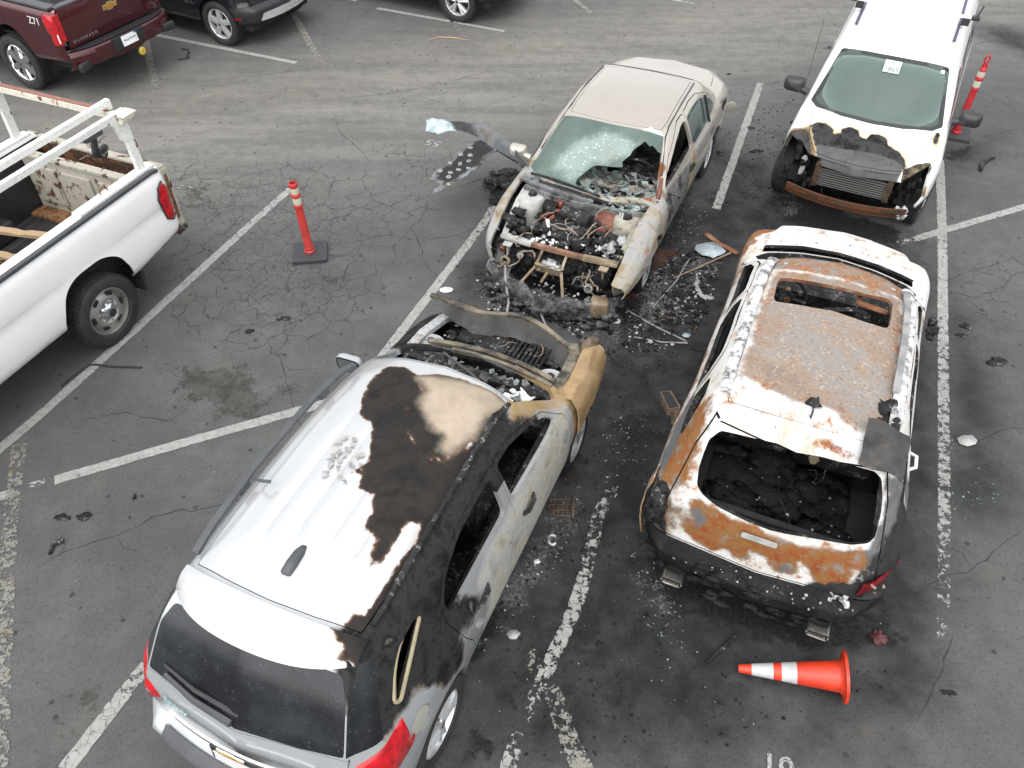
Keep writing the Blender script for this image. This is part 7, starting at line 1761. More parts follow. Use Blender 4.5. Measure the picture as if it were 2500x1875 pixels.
def _rad():
    m, t = new_mat('radiator_core'); wv = t.n('ShaderNodeTexWave'); wv.inputs['Scale'].default_value = 9.0; wv.bands_direction = 'Z'; wv.inputs['Distortion'].default_value = 0.6; t.l(t.obj(), wv.inputs[0])
    w2 = t.n('ShaderNodeTexWave'); w2.inputs['Scale'].default_value = 14.0; w2.bands_direction = 'X'; t.l(t.obj(), w2.inputs[0])
    f = t.m('MULTIPLY', t.ss(wv.outputs['Fac'], .25, .7), t.m('ADD', .4, t.m('MULTIPLY', w2.outputs['Fac'], .6)))
    t.set(col=t.mix(f, (.03, .03, .03), (.36, .35, .33)), rough=.6, metal=.2); t.bump(f, .4, .005); return m
MAT['radiator'] = _rad()
def _rbm():
    m, t = new_mat('burnt_rusty_beam'); a = t.noise(5, 6, .7, t.map(scale=(.6, 1, 1.6))); b = t.noise(30, 5, .7)
    c = t.ramp(a, [(.30, (.011, .009, .008)), (.42, (.055, .025, .011)), (.52, (.110, .036, .011)), (.62, (.050, .033, .022)), (.72, (.017, .014, .012))]); c = t.mix(t.ss(b, .6, .7), c, (.011, .010, .009))
    t.set(col=c, rough=.75); t.bump(b, .4, .006); return m
MAT['rust_beam'] = _rbm()
MAT['melt_lamp'] = simple('browned_headlamp', (.11, .085, .05), .25, var=.8, vs=9, dirt=((.008, .007, .006), 6, .45), bump=.5, bs=18, spec=.25)
MAT['dash_grey'] = simple('grey_dash', (.10, .115, .11), .7)
MAT['tag_green'] = simple('pale_green_tag', (.62, .74, .68), .5, var=.03); MAT['tag_ink'] = simple('tag_ink', (.012, .05, .045), .5)
minivan()

# ================================================================== 5. white work pickup with a lumber rack
WT = dict(loc=(-5.17, 6.90, 0), rz=rad(157.5))
def white_pickup():
    root = thing('white_work_pickup', 'white work pickup with rusty white lumber rack over its open bed', 'pickup truck', **WT)
    A = Matrix.Translation
    wh = layered('white_truck_paint', (.76, .76, .76), [('grime', .05, 7, .10, [(.40, .37, .31), (.30, .27, .22)], 5, None, 0, .6)], rough=.28, coat=.5, dirt=.015)
    # bed sides: lofted section along y from the tail (-1.27) to the cab (1.2)
    sec = [(.93, .50), (.985, .55), (1.010, .70), (1.008, .86), (.992, 1.00), (1.004, 1.04), (1.002, 1.20), (.985, 1.32), (.945, 1.395), (.905, 1.415), (.80, 1.415), (.79, 1.38)]
    for sx in (-1, 1):
        bm = bmesh.new(); ys = np.concatenate([[-1.30, -1.285, -1.26, -1.22], np.arange(-1.16, 4.3, .05)]); V = []
        for y in ys:
            k = min(1, max(0, (y + 1.30) / .10)); tuck = .05 * (1 - k) ** 2
            row = []
            for x, z in sec:
                bul = .012 * math.exp(-((y) / .62) ** 2) * (1 if z < 1.02 else 0)
                x2 = x - tuck * (x > .84) + bul
                z2 = z + (.10 * max(0, (-y - .55) / .75) if z < .56 else 0)
                row.append(bm.verts.new((sx * x2, y, z2)))
            V.append(row)
        for P, Q in zip(V, V[1:]):
            for k in range(len(sec) - 1):
                f = (P[k], P[k + 1], Q[k + 1], Q[k]); bm.faces.new(f if sx > 0 else f[::-1])
        bmesh.ops.subdivide_edges(bm, edges=[e for e in bm.edges], cuts=1, use_grid_fill=True, smooth=.0)
        bmesh.ops.recalc_face_normals(bm, faces=bm.faces)
        for f in bm.faces:
            pass
        sd_ = (lambda f: f.calc_center_median().x < -.9) if sx < 0 else (lambda f: f.calc_center_median().x > .9)
        hole(bm, rpoly([(-.50, .3), (-.47, .62), (-.36, .88), (-.16, .985), (.20, .985), (.38, .90), (.50, .66), (.53, .3)], .10, 6), 'x', sd_)
        tl = rpoly([(-1.285, .88), (-1.285, 1.17), (-1.20, 1.28), (-1.13, 1.22), (-1.09, 1.12), (-1.13, .86), (-1.20, .82)], .03)
        fs = cut(bm, tl, 'x', sd_); lo = bm_obj('tail_light', lens(bm, fs, .010), MAT['red_lens'], root, 50)
        lb = bmesh.new()
        add_tube(lb, [(sx * (1.012 - .03 * (y < -1.25)), y, z) for y, z in [(-1.285, .85), (-1.20, .815), (-1.12, .86), (-1.08, 1.12), (-1.125, 1.235), (-1.20, 1.29)]], .011, 5); bm_obj('lamp_surround', lb, MAT['black'], lo)
        skin('bed_side', bm, [wh, MAT['bed_liner']], root, .02, sm=50, paint=painter(dict(grime=[([(-2, .2), (6, .2), (6, .56), (.6, .60), (-2, .62)], 'x', None)])))
        rb = bmesh.new(); add_tube(rb, [(sx * .948, -1.24, 1.385), (sx * .955, -1.15, 1.405), (sx * .955, 4.2, 1.405)], 1, 4, sq=(.05, .035)); bm_obj('rail_cap', rb, MAT['trim'], root)
    # bed floor with grooves, inner walls
    bm = bmesh.new(); xs = []
    for k in range(13): xs += [(-.78 + .13 * k - .045, .62), (-.78 + .13 * k - .03, .632), (-.78 + .13 * k + .03, .632), (-.78 + .13 * k + .045, .62)]
    R0 = [bm.verts.new((x, -1.25, z)) for x, z in xs]; R1 = [bm.verts.new((x, 4.2, z)) for x, z in xs]
    for k in range(len(xs) - 1): bm.faces.new((R0[k], R0[k + 1], R1[k + 1], R1[k]))
    bm_obj('bed_floor', bm, MAT['bed_liner'], root)
    bm = bmesh.new()
    for sx in (-1, 1):
        add_box(bm, (sx * .79, 1.5, 1.0), (.03, 5.4, .76)); add_box(bm, (sx * .68, 0.0, .72), (.22, .95, .22), None, .05)
    for k in range(7): add_box(bm, (-.772, -1.0 + k * .7, 1.0), (.02, .08, .70))
    bm_obj('bed_liner', bm, MAT['bed_liner'], root)
    # tail gate with rusty scabbed inner face, and a second rusty shelf behind it
    bm = bmesh.new(); add_box(bm, (0, -1.36, 1.0), (1.90, .06, .80)); add_box(bm, (0, -1.36, 1.415), (1.92, .10, .025)); tg = bm_obj('tailgate', bm, MAT['scabby'], root)
    bm = bmesh.new(); add_box(bm, (0, -1.322, 1.02), (1.86, .014, .74)); bm_obj('gate_lining', bm, MAT['deep_rust'], tg)
    for sx in (-1, 1):
        bm = bmesh.new(); add_prism(bm, [(-1.30, 1.40), (-1.41, 1.40), (-1.41, .66), (-1.38, .62), (-1.30, .80)], 0, .05, Matrix(((0, 0, 1, sx * .955 - .025), (1, 0, 0, 0), (0, 1, 0, 0), (0, 0, 0, 1)))); bm_obj('rusty_gate_end', bm, MAT['scabby'], tg)
        bm = bmesh.new(); add_prism(bm, [(-1.345, 1.34), (-1.375, 1.34), (-1.38, .80), (-1.345, .78)], 0, .008, Matrix(((0, 0, 1, sx * .985 - .004), (1, 0, 0, 0), (0, 1, 0, 0), (0, 0, 0, 1)))); bm_obj('rust_strip', bm, MAT['deep_rust'], tg)
    bm = bmesh.new(); add_box(bm, (0, -1.02, .985), (1.52, .05, .70)); 
    for x in (-.50, 0, .50): add_box(bm, (x, -.985, 1.0), (.40, .03, .46), None, .01)
    add_box(bm, (0, -1.02, 1.345), (1.54, .10, .03)); bm_obj('inner_gate', bm, MAT['scabby'], root)
    bm = bmesh.new(); add_box(bm, (0, -.90, .655), (1.50, .20, .04)); bm_obj('rusty_sill', bm, MAT['deep_rust2'], root)
    bm = bmesh.new(); add_box(bm, (0, -1.19, .82), (1.86, .26, .5)); bm_obj('gate_well', bm, MAT['deep_rust'], root)
    # bumper corner, flap and chassis
    for sx in (-1, 1):
        bm = bmesh.new(); add_prism(bm, rpoly([(-1.30, .82), (-1.42, .66), (-1.44, .54), (-1.28, .52), (-1.24, .68)], .02), 0, .05, Matrix(((0, 0, 1, sx * .90 - .025), (1, 0, 0, 0), (0, 1, 0, 0), (0, 0, 0, 1)))); bm_obj('bumper_end', bm, MAT['fadewhite'], root); bpy.context.view_layer.update(); root.children[-1].location = (sx * .04, .02, -.06)
        bm = bmesh.new(); add_box(bm, (sx * .88, -.54, .42), (.26, .03, .24), Matrix.Rotation(.15, 4, 'X')); bm_obj('mud_flap', bm, MAT['black'], root)
    bm = bmesh.new(); add_box(bm, (0, 1.5, .48), (1.5, 5.4, .16)); 
    for sx in (-1, 1): add_box(bm, (sx * .45, .2, .52), (.10, 3.0, .18)); add_tube(bm, [(sx * .62, -.9, .62), (sx * .62, -.3, .50), (sx * .62, .3, .50), (sx * .62, 1.0, .60)], .05, 6)
    add_tube(bm, [(-.8, 0, .39), (.8, 0, .39)], .06, 10); add_lathe(bm, [(.001, -.16), (.14, -.10), (.16, 0), (.14, .10), (.001, .16)], Matrix.Translation((0, 0, .39)), 16); bm_obj('chassis', bm, MAT['under'], root)
    for sx in (-1, 1): wheel(root, sx * .90, 0, .395, .255, 'steel', .262, sx)
    for sx in (-1, 1): wheel(root, sx * .90, 3.6, .395, .255, 'steel', .262, sx)
    # cab (outside the frame, but it is there)
    bm = bmesh.new(); add_box(bm, (0, 3.35, 1.06), (1.96, 2.0, 1.0), None, .12); add_box(bm, (0, 3.15, 1.66), (1.70, 1.5, .56), None, .18); bm_obj('cab', bm, wh, root, 40)
    # lumber rack
    def br(nm, a, b, wd, ht, mt='rack_white'):
        q = bmesh.new(); add_bar(q, a, b, wd, ht); return bm_obj(nm, q, MAT[mt], root)
    H = 2.03
    for sx in (-1, 1):
        br('rack_post', (sx * .87, -1.12, 1.41), (sx * .84, -1.12, H), .09, .05)
        br('rack_foot', (sx * .86, -1.26, 1.425), (sx * .86, -.2, 1.425), .12, .03)
        if sx < 0:
            br('rack_rail', (sx * .84, -1.19, H + .03), (sx * .84, 3.2, H + .03), .055, .06); br('rack_rail', (sx * .70, -1.17, H + .11), (sx * .70, 3.2, H + .11), .055, .06)
        else:
            br('rack_rail', (sx * .84, -1.19, H + .03), (sx * .84, 3.2, H + .03), .055, .06)
            br('rack_post', (sx * .87, .62, 1.41), (sx * .84, .62, H), .08, .05)
        q = bmesh.new(); add_prism(q, [(0, 0), (-.16, 0), (-.10, -.07), (-.07, -.22), (0, -.24)], -.02, .02, Matrix(((0, 0, 1, sx * .85), (-1, 0, 0, -1.10), (0, 1, 0, H), (0, 0, 0, 1)))); bm_obj('rack_gusset', q, MAT['rack_white'], root)
        q = bmesh.new(); add_tube(q, [(sx * .865 + .035 * math.cos(t), -1.16, 1.72 + .045 * math.sin(t)) for t in np.linspace(0, 6.28, 12)[:-1]], .008, 5, closed=True); bm_obj('tie_ring', q, MAT['rust'], root)
        for yy in (-.62, .92):
            q = bmesh.new(); add_tube(q, [(sx * .83 + .0, yy + .05 * math.cos(t), 1.44 + .055 * math.sin(t)) for t in np.linspace(0, 3.14, 9)], .008, 5); bm_obj('tie_ring', q, MAT['rust'], root)
    br('rack_rail', (-.70, -1.15, H + .04), (-.70, -1.15, H + .11), .05, .05); br('rack_rail', (-.70, .62, H + .04), (-.70, .62, H + .11), .05, .05)
    q = bmesh.new(); add_bar(q, (-.92, -1.12, H), (.90, -1.12, H), .07, .06); cbm = bm_obj('rack_crossbar', q, MAT['rack_scab'], root)
    q = bmesh.new(); add_bar(q, (-.70, -1.125, H + .036), (.90, -1.125, H + .036), .05, .012); bm_obj('rust_top', q, MAT['deep_rust3'], cbm)
    q = bmesh.new(); add_tube(q, [(-.90, -1.22, H - .01), (-.90, -1.05, H - .01)], .04, 10); add_box(q, (-.91, -1.13, H + .045), (.14, .18, .012)); bm_obj('rack_roller', q, MAT['rack_scab'], root)
    br('rack_crossbar', (.30, .62, 1.60), (-.10, .62, 1.60), .05, .05) if False else None
    return root
def _scab(name, base, rust, th, sc=5):
    m, t = new_mat(name); a = t.noise(sc, 7, .68, t.map(scale=(1, 1, .8)), .6); b = t.noise(28, 5, .7)
    c = t.mix(t.ss(b, .4, .7), base, tuple(x * .8 for x in base)); r = t.mix(t.ss(b, .35, .65), rust, tuple(x * 2.0 for x in rust))
    c = t.mix(t.ss(a, th, th + .035), c, r); t.set(col=c, rough=.7); t.bump(t.m('ADD', t.ss(a, th, th + .03), b), .3, .006); return m
MAT['scabby'] = _scab('scabby_white_rust', (.396, .374, .310), (.050, .025, .013), .545, 8)
MAT['rack_white'] = _scab('chipped_white_rack', (.72, .72, .69), (.12, .06, .03), .66, 9); MAT['rack_scab'] = _scab('peeling_white_rack', (.66, .63, .54), (.13, .06, .035), .58, 8)
MAT['deep_rust'] = _scab('deep_rust', (.055, .028, .016), (.10, .045, .02), .5, 7); MAT['deep_rust2'] = _scab('bright_rust', (.22, .11, .045), (.06, .03, .015), .5, 8); MAT['deep_rust3'] = _scab('red_primer_rust', (.23, .11, .085), (.16, .07, .05), .5, 8)
MAT['bed_liner'] = simple('worn_black_liner', (.018, .018, .019), .6, var=.5, vs=3, dirt=((.10, .10, .10), 13, .66), bump=.3)
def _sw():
    m, t = new_mat('white_dark_below'); sz = t.n('ShaderNodeSeparateXYZ'); t.l(t.obj(), sz.inputs[0])  # white that turns dark towards the bottom
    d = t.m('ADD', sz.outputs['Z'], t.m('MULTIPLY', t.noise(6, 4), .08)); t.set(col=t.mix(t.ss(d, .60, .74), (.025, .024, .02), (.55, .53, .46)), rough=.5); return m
MAT['fadewhite'] = _sw()
white_pickup()
# ================================================================== load and clamp of the white pickup
def local(P, x, y, z):
    return Matrix.Translation(Vector(P['loc'])) @ Matrix.Rotation(P['rz'], 4, 'Z') @ Vector((x, y, z))
def wood_frame():
    t = thing('timber_frame', 'raw timber frame of notched boards lying in the white pickup bed', 'timber frame', local(WT, -.32, .02, .64), WT['rz'])
    for i, (a, b) in enumerate((((-.36, -.16, .50), (.85, .10, .50)), ((-.10, .22, .44), (.85, .40, .44)))):
        bm = bmesh.new(); n = 14; a, b = Vector(a), Vector(b); d = b - a
        rows = []
        for k in range(n + 1):
            p = a + d * k / n; nz = .018 * (k % 4 == 2)
            rows.append([bm.verts.new(p + Vector(q)) for q in ((0, -.04, -.02), (0, .045, -.02), (0, .045, .02 - nz), (0, -.04, .02 - nz))])
        for A, B in zip(rows, rows[1:]):
            for k in range(4): bm.faces.new((A[k], A[(k + 1) % 4], B[(k + 1) % 4], B[k]))
        bm.faces.new(rows[0][::-1]); bm.faces.new(rows[-1]); bm_obj('notched_board', bm, MAT['wood'], t)
    for a, b in (((-.16, -.10, .46), (-.20, .62, .40)), ((.62, .05, .45), (.60, 1.0, .40))):
        bm = bmesh.new(); add_bar(bm, a, b, .085, .035); bm_obj('board', bm, MAT['wood'], t)
    for x, y in ((-.2, -.1), (.6, .06), (-.16, .3), (.62, .66)):
        bm = bmesh.new(); add_box(bm, (x, y, .21), (.05, .05, .42)); bm_obj('leg', bm, MAT['wood'], t)
    t = thing('rope_clamp', 'dark grey ratchet clamp hanging from the lower rack rail of the white pickup', 'clamp', local(WT, -.82, -.74, 2.0), WT['rz'])
    bm = bmesh.new(); add_box(bm, (0, 0, .0), (.08, .22, .05), None, .008); bm_obj('bracket', bm, MAT['trim'], t)
    bm = bmesh.new(); add_box(bm, (0, .02, -.12), (.04, .06, .20), Matrix.Rotation(.3, 4, 'X'), .01); add_tube(bm, [(-.04, -.03, -.20), (.04, -.03, -.20)], .05, 10); add_box(bm, (.01, -.08, -.19), (.06, .13, .07), Matrix.Rotation(.4, 4, 'Z'), .02); bm_obj('ratchet', bm, MAT['black'], t, 40)
    bm = bmesh.new(); wires(bm, 5, (-.03, .03, -.02, .05, -.2, -.03), .005, 6, .2); bm_obj('frayed_strap', bm, MAT['wire'], t)
wood_frame()

# ================================================================== 6. dark red pickup, 7. black SUV, 8. another dark car
RD = dict(loc=(-7.30, 13.36, 0), rz=rad(63))
def red_pickup():
    root = thing('dark_red_pickup', 'dark red pickup truck parked tail out with chrome wheel and licence plate', 'pickup truck', **RD)
    m, t = new_mat('maroon_metallic'); f = t.noise(220, 2, .5)
    t.set(col=t.mix(t.ss(f, .4, .7), (.050, .006, .010), (.085, .012, .018)), rough=.22, metal=.35, coat=.8, crough=.05); MAT['maroon'] = m; MB = [m, MAT['under']]
    sec = [(.93, .56), (.99, .60), (1.012, .74), (1.012, .92), (1.0, 1.06), (1.012, 1.10), (1.008, 1.26), (.985, 1.36), (.95, 1.40), (.905, 1.415), (.80, 1.415), (.79, 1.38)]
    for sx in (-1, 1):
        bm = bmesh.new(); ys = np.concatenate([[-1.20, -1.185, -1.16, -1.12], np.arange(-1.06, 3.6, .06)]); V = []
        for y in ys:
            k = min(1, max(0, (y + 1.20) / .10)); tuck = .05 * (1 - k) ** 2
            fl = .03 * max(0, 1 - (abs(math.hypot(y, 0) - .0) / .75) ** 2)
            V.append([bm.verts.new((sx * (x - tuck * (x > .84) + (fl if .7 < z < 1.04 else 0)), y, z + (.08 * max(0, (-y - .5) / .7) if z < .62 else 0))) for x, z in sec])
        for P, Q in zip(V, V[1:]):
            for k in range(len(sec) - 1):
                f = (P[k], P[k + 1], Q[k + 1], Q[k]); bm.faces.new(f if sx > 0 else f[::-1])
        bmesh.ops.recalc_face_normals(bm, faces=bm.faces)
        sd_ = (lambda f: f.calc_center_median().x < -.9) if sx < 0 else (lambda f: f.calc_center_median().x > .9)
        hole(bm, rpoly([(-.54, .3), (-.50, .70), (-.38, .95), (-.18, 1.04), (.20, 1.04), (.40, .95), (.54, .70), (.58, .3)], .12, 6), 'x', sd_)
        fs = cut(bm, rpoly([(-1.25, .92), (-1.25, 1.34), (-1.02, 1.36), (-.98, 1.28), (-1.06, .92)], .03), 'x', sd_); lo = bm_obj('tail_light', lens(bm, fs, .012), MAT['red_lens'], root, 50)
        lb = bmesh.new(); add_box(lb, (sx * .985, -1.195, 1.02), (.05, .03, .13), None, .012); bm_obj('white_lens_bar', lb, MAT['white_lens'], lo)  # white reverse lens
        lb = bmesh.new(); add_box(lb, (sx * .945, -1.21, 1.16), (.11, .03, .40), None, .012); bm_obj('rear_lens', lb, MAT['red_lens'], lo)
        skin('bed_side', bm, MB, root, .02, sm=45)
        rb = bmesh.new(); add_bar(rb, (sx * .90, -1.15, 1.43), (sx * .90, 3.4, 1.43), .16, .03); bm_obj('rail_cap', rb, MAT['trim'], root)
    bm = bmesh.new(); add_box(bm, (0, 1.2, .8), (1.62, 4.6, .04)); add_box(bm, (0, -1.10, 1.1), (1.6, .04, .6)); bm_obj('bed_floor', bm, MAT['bed_liner'], root)
    bm = bmesh.new(); add_box(bm, (0, -1.19, 1.13), (1.78, .07, .58), None, .012); tg = bm_obj('tailgate', bm, m, root, 40)
    bm = bmesh.new(); add_box(bm, (0, -1.18, 1.43), (1.80, .12, .03), None, .01); bm_obj('gate_cap', bm, MAT['trim'], tg)
    bm = bmesh.new(); add_box(bm, (0, -1.228, 1.33), (.26, .012, .11), None, .004); bm_obj('gate_handle', bm, MAT['black'], tg)
    bowtie(tg, basis((0, -1.228, 1.19), (1, 0, 0), (0, 0, 1)), .26)
    text_obj('model_lettering', 'S I L V E R A D O', .062, MAT['chrome'], tg, basis((-.58, -1.229, .915), (1, 0, 0), (0, 0, 1)), .003)
    text_obj('trim_lettering', 'LTZ', .055, MAT['chrome'], tg, basis((.74, -1.229, 1.28), (1, 0, 0), (0, 0, 1)), .003)
    text_obj('sticker_lettering', 'Z71', .15, MAT['white_lens'], root, basis((-1.018, -.80, 1.22), (0, -1, 0), (0, 0, 1)), .002)
    # bumper with black step, corner steps, plate
    bm = bmesh.new(); rows = []
    for i in range(25):
        u = -1 + 2 * i / 24; x = .99 * u; e = .16 * abs(u) ** 4; lo_ = .02 if abs(u) < .33 else 0
        rows.append([bm.verts.new(q) for q in ((x, -1.20 + e * .2, .82), (x, -1.40 + e, .81), (x, -1.42 + e, .79), (x, -1.43 + e, .66 - lo_), (x, -1.40 + e, .56 - lo_), (x, -1.24 + e * .4, .54))])
    for A, B in zip(rows, rows[1:]):
        for k in range(5): bm.faces.new((A[k], A[k + 1], B[k + 1], B[k]))
    bp = skin('rear_bumper', bm, MB, root, .02, sm=40)
    bm = bmesh.new(); rows = []
    for i in range(25):
        u = -1 + 2 * i / 24; x = .97 * u; e = .16 * abs(u) ** 4
        rows.append([bm.verts.new(q) for q in ((x, -1.22 + e * .2, .826), (x, -1.39 + e, .822))])
    for A, B in zip(rows, rows[1:]): bm.faces.new((A[0], A[1], B[1], B[0]))
    bm_obj('step_pad', bm, MAT['black'], bp)
    for sx in (-1, 1):
        bm = bmesh.new(); add_box(bm, (sx * .86, -1.36, .60), (.24, .08, .13), Matrix.Rotation(-sx * .25, 4, 'Z'), .03); bm_obj('corner_step', bm, MAT['black'], bp, 40)
    bm = bmesh.new(); add_box(bm, (0, -1.425, .72), (.62, .03, .20), None, .01); bm_obj('plate_recess', bm, MAT['black'], bp)
    bm = bmesh.new(); add_box(bm, (0, -1.445, .73), (.30, .012, .16), Matrix.Rotation(-.15, 4, 'X'), .004); po = bm_obj('licence_plate', bm, MAT['white_lens'], bp)
    text_obj('plate_lettering', '7667102', .075, MAT['plate_ink'], po, basis((0, -1.4535, .72), (1, 0, 0), (0, -.15, 1)), .001)
    bm = bmesh.new(); add_box(bm, (.12, -1.451, .795), (.04, .004, .025), Matrix.Rotation(-.15, 4, 'X')); bm_obj('plate_sticker', bm, MAT['plate_ink'], po)
    bm = bmesh.new(); add_lathe(bm, [(.001, .012), (.03, .014), (.032, .024), (.05, .02), (.062, .012), (.062, -.01), (.001, -.01)], Matrix.Translation((.16, -1.44, .47)) @ Matrix.Rotation(PI / 2, 4, 'X'), 24); bm_obj('hitch_cover', bm, MAT['hitch'], root)
    bm = bmesh.new(); add_box(bm, (0, 1.2, .52), (1.5, 4.6, .2)); add_tube(bm, [(-.8, 0, .42), (.8, 0, .42)], .06, 10); bm_obj('chassis', bm, MAT['under'], root)
    bm = bmesh.new(); add_box(bm, (0, 4.0, 1.05), (1.98, 2.6, 1.0), None, .1); add_box(bm, (0, 3.4, 1.62), (1.7, 1.9, .5), None, .16); bm_obj('cab', bm, m, root, 40)
    for sx in (-1, 1):
        wheel(root, sx * .88, 0, .42, .27, 'wide', .285, sx, 6, 'chrome'); wheel(root, sx * .88, 3.64, .42, .27, 'wide', .285, sx, 6, 'chrome')
    wheel_wells(root, [(.86, 0), (-.86, 0)], .52, .2, 1.0)
    return root
MAT['plate_ink'] = simple('plate_ink', (.03, .06, .22), .5); MAT['hitch'] = simple('yellow_hitch_cap', (.55, .40, .06), .5)
red_pickup()

def dark_suv(name, label, loc, rz, paint_, wheel_kind, spokes, plate=True):
    root = thing(name, label, 'car', loc, rz)
    st = [
     [(0,-2.24,.36),(0,-2.34,.44),(0,-2.36,.62),(0,-2.28,.70),(0,-2.22,.94),(0,-2.16,1.14),(0,-1.98,1.46),(0,-1.88,1.62),(0,-1.82,1.68),(0,-1.75,1.70)],
     [(.62,-2.18,.36),(.72,-2.26,.44),(.75,-2.28,.62),(.73,-2.18,.70),(.74,-2.14,.94),(.71,-2.08,1.14),(.65,-1.90,1.46),(.58,-1.78,1.62),(.33,-1.74,1.67),(0,-1.72,1.70)],
     [(.78,-1.92,.34),(.89,-1.95,.42),(.93,-1.97,.62),(.93,-1.95,.76),(.915,-1.92,.97),(.86,-1.88,1.13),(.74,-1.72,1.46),(.64,-1.62,1.62),(.35,-1.6,1.69),(0,-1.6,1.72)],
     [(.80,-1.35,.30),(.91,-1.35,.36),(.95,-1.35,.64),(.95,-1.35,.78),(.925,-1.35,.97),(.88,-1.35,1.10),(.75,-1.3,1.48),(.65,-1.25,1.64),(.35,-1.22,1.71),(0,-1.22,1.73)],
     [(.78,-.3,.28),(.88,-.3,.32),(.91,-.3,.58),(.91,-.3,.76),(.90,-.3,.94),(.87,-.3,1.06),(.75,-.3,1.48),(.65,-.3,1.64),(.35,-.3,1.72),(0,-.3,1.74)],
     [(.78,.55,.28),(.88,.55,.32),(.91,.55,.58),(.91,.55,.76),(.90,.55,.92),(.87,.55,1.04),(.77,.48,1.36),(.61,.42,1.54),(.33,.50,1.60),(0,.54,1.61)],
     [(.78,1.10,.28),(.88,1.10,.34),(.92,1.10,.60),(.92,1.10,.78),(.90,1.10,.93),(.86,1.10,1.03),(.81,1.06,1.07),(.68,1.14,1.10),(.35,1.24,1.11),(0,1.30,1.12)],
     [(.72,1.90,.30),(.84,1.92,.40),(.90,1.90,.62),(.895,1.88,.78),(.86,1.84,.89),(.80,1.80,.94),(.71,1.8,.96),(.56,1.84,.98),(.32,1.88,.99),(0,1.9,1.0)],
     [(.52,2.12,.32),(.60,2.16,.40),(.66,2.16,.60),(.64,2.12,.74),(.60,2.06,.84),(.55,2.01,.89),(.48,2.0,.91),(.4,2.0,.92),(.25,2.02,.94),(0,2.03,.945)],
     [(0,2.22,.32),(0,2.27,.40),(0,2.28,.60),(0,2.24,.74),(0,2.18,.84),(0,2.12,.89),(0,2.10,.91),(0,2.08,.92),(0,2.06,.94),(0,2.04,.945)]]
    bm = shell(st, .05, sk=(3, 5), ss_=(1,)); MB = [paint_, MAT['under']]
    for p in (rpoly([(.84, 1.10), (.62, 1.30), (.40, 1.45), (.05, 1.52), (.02, 1.10)], .05), rpoly([(-.08, 1.10), (-.06, 1.53), (-.95, 1.54), (-1.05, 1.13)], .05), rpoly([(-1.15, 1.16), (-1.05, 1.52), (-1.5, 1.48), (-1.75, 1.22)], .05)):
        for sd_ in (left, right): plain_glass(bm, p, 'x', sd_, root, 'tint')
    plain_glass(bm, [(.62, .50), (.76, 1.06), (.34, 1.26), (0, 1.30), (-.34, 1.26), (-.76, 1.06), (-.62, .50), (0, .58)], 'z', upward, root, 'tint', 'windscreen')
    plain_glass(bm, rpoly([(-.60, 1.20), (.60, 1.20), (.53, 1.58), (-.53, 1.58)], .05), 'y', lambda f: f.normal.y < -.2 and f.calc_center_median().y < -1.5, root, 'tint', 'rear_window')
    for cy in (-1.58, 1.40): hole(bm, arch(cy, .38, .42, .0), 'x', lambda f: abs(f.normal.x) > .2 and abs(f.calc_center_median().x) > .55)
    for sd_ in (left, right):
        for d in ([(1.02, .40), (1.04, .80), (.98, 1.05), (.90, 1.09), (.70, 1.31), (.46, 1.48), (.12, 1.56), (-.02, 1.57), (-.03, .40)], [(-.035, .40), (-.025, 1.57), (-.6, 1.58), (-.98, 1.56), (-1.12, 1.40), (-1.13, 1.12), (-1.12, .95), (-1.10, .60), (-1.10, .40)]):
            skin('door', panel(bm, rpoly(d, .05), 'x', sd_, .006), MB, root, .03)
    skin('rear_bumper', panel(bm, [(-1.0, .2), (1.0, .2), (1.0, .70), (-1.0, .70)], 'y', lambda f: f.calc_center_median().y < -1.80, .004), [MAT['black'], MAT['under']], root, .02)
    skin('body', bm, MB, root, .03)
    b = bmesh.new(); P = [(x, -2.36 + .13 * (abs(x) / .7) ** 2.4, .50) for x in np.linspace(-.62, .62, 15)]; add_tube(b, P, 1, 4, sq=(.03, .11)); bm_obj('skid_plate', b, MAT['alloy'], root, 40)
    for sx in (-1, 1):
        b = bmesh.new(); add_box(b, (sx * .90, -2.02, .52), (.03, .12, .035), Matrix.Rotation(-sx * .35, 4, 'Z')); bm_obj('side_reflector', b, MAT['dark_red_lens'], root)
        b = bmesh.new(); add_box(b, (sx * .78, -2.08, 1.02), (.16, .14, .24), Matrix.Rotation(-sx * .5, 4, 'Z'), .03); bm_obj('tail_light', b, MAT['dark_red_lens'], root, 40)
    for x, y, sd_ in ((.83, -1.58, 1), (-.83, -1.58, -1), (.83, 1.40, 1), (-.83, 1.40, -1)): wheel(root, x, y, .365, .235, wheel_kind, .255, sd_, spokes, 'alloy')
    wheel_wells(root, [(.83, -1.58), (-.83, -1.58), (.83, 1.40), (-.83, 1.40)], .42, .2, .80)
    under(root, .76, -2.15, 1.9, .28, .5)
    return root
MAT['blackpaint'] = simple('black_car_paint', (.012, .012, .015), .18, .0, var=.1, coat=.8); MAT['charcoal_paint'] = simple('dark_grey_car_paint', (.020, .020, .022), .2, .2, var=.1, coat=.7)
_rz = rad(63)
def from_hub(px, py, z, hx, hy, rz):
    g = gp(px, py, z); return (g.x - hx * math.cos(rz) + hy * math.sin(rz), g.y - hx * math.sin(rz) - hy * math.cos(rz), 0)
dark_suv('black_suv', 'black sport utility car with silver five-spoke wheel, parked beside the dark red pickup', from_hub(539, 58, .365, -.90, -1.58, _rz), _rz, MAT['blackpaint'], 'wide', 5)
dark_suv('dark_car', 'dark car at the top edge of the picture of which a silver multi-spoke wheel shows', from_hub(1117, 3, .365, -.90, -1.58, _rz), _rz, MAT['charcoal_paint'], 'split', 5)

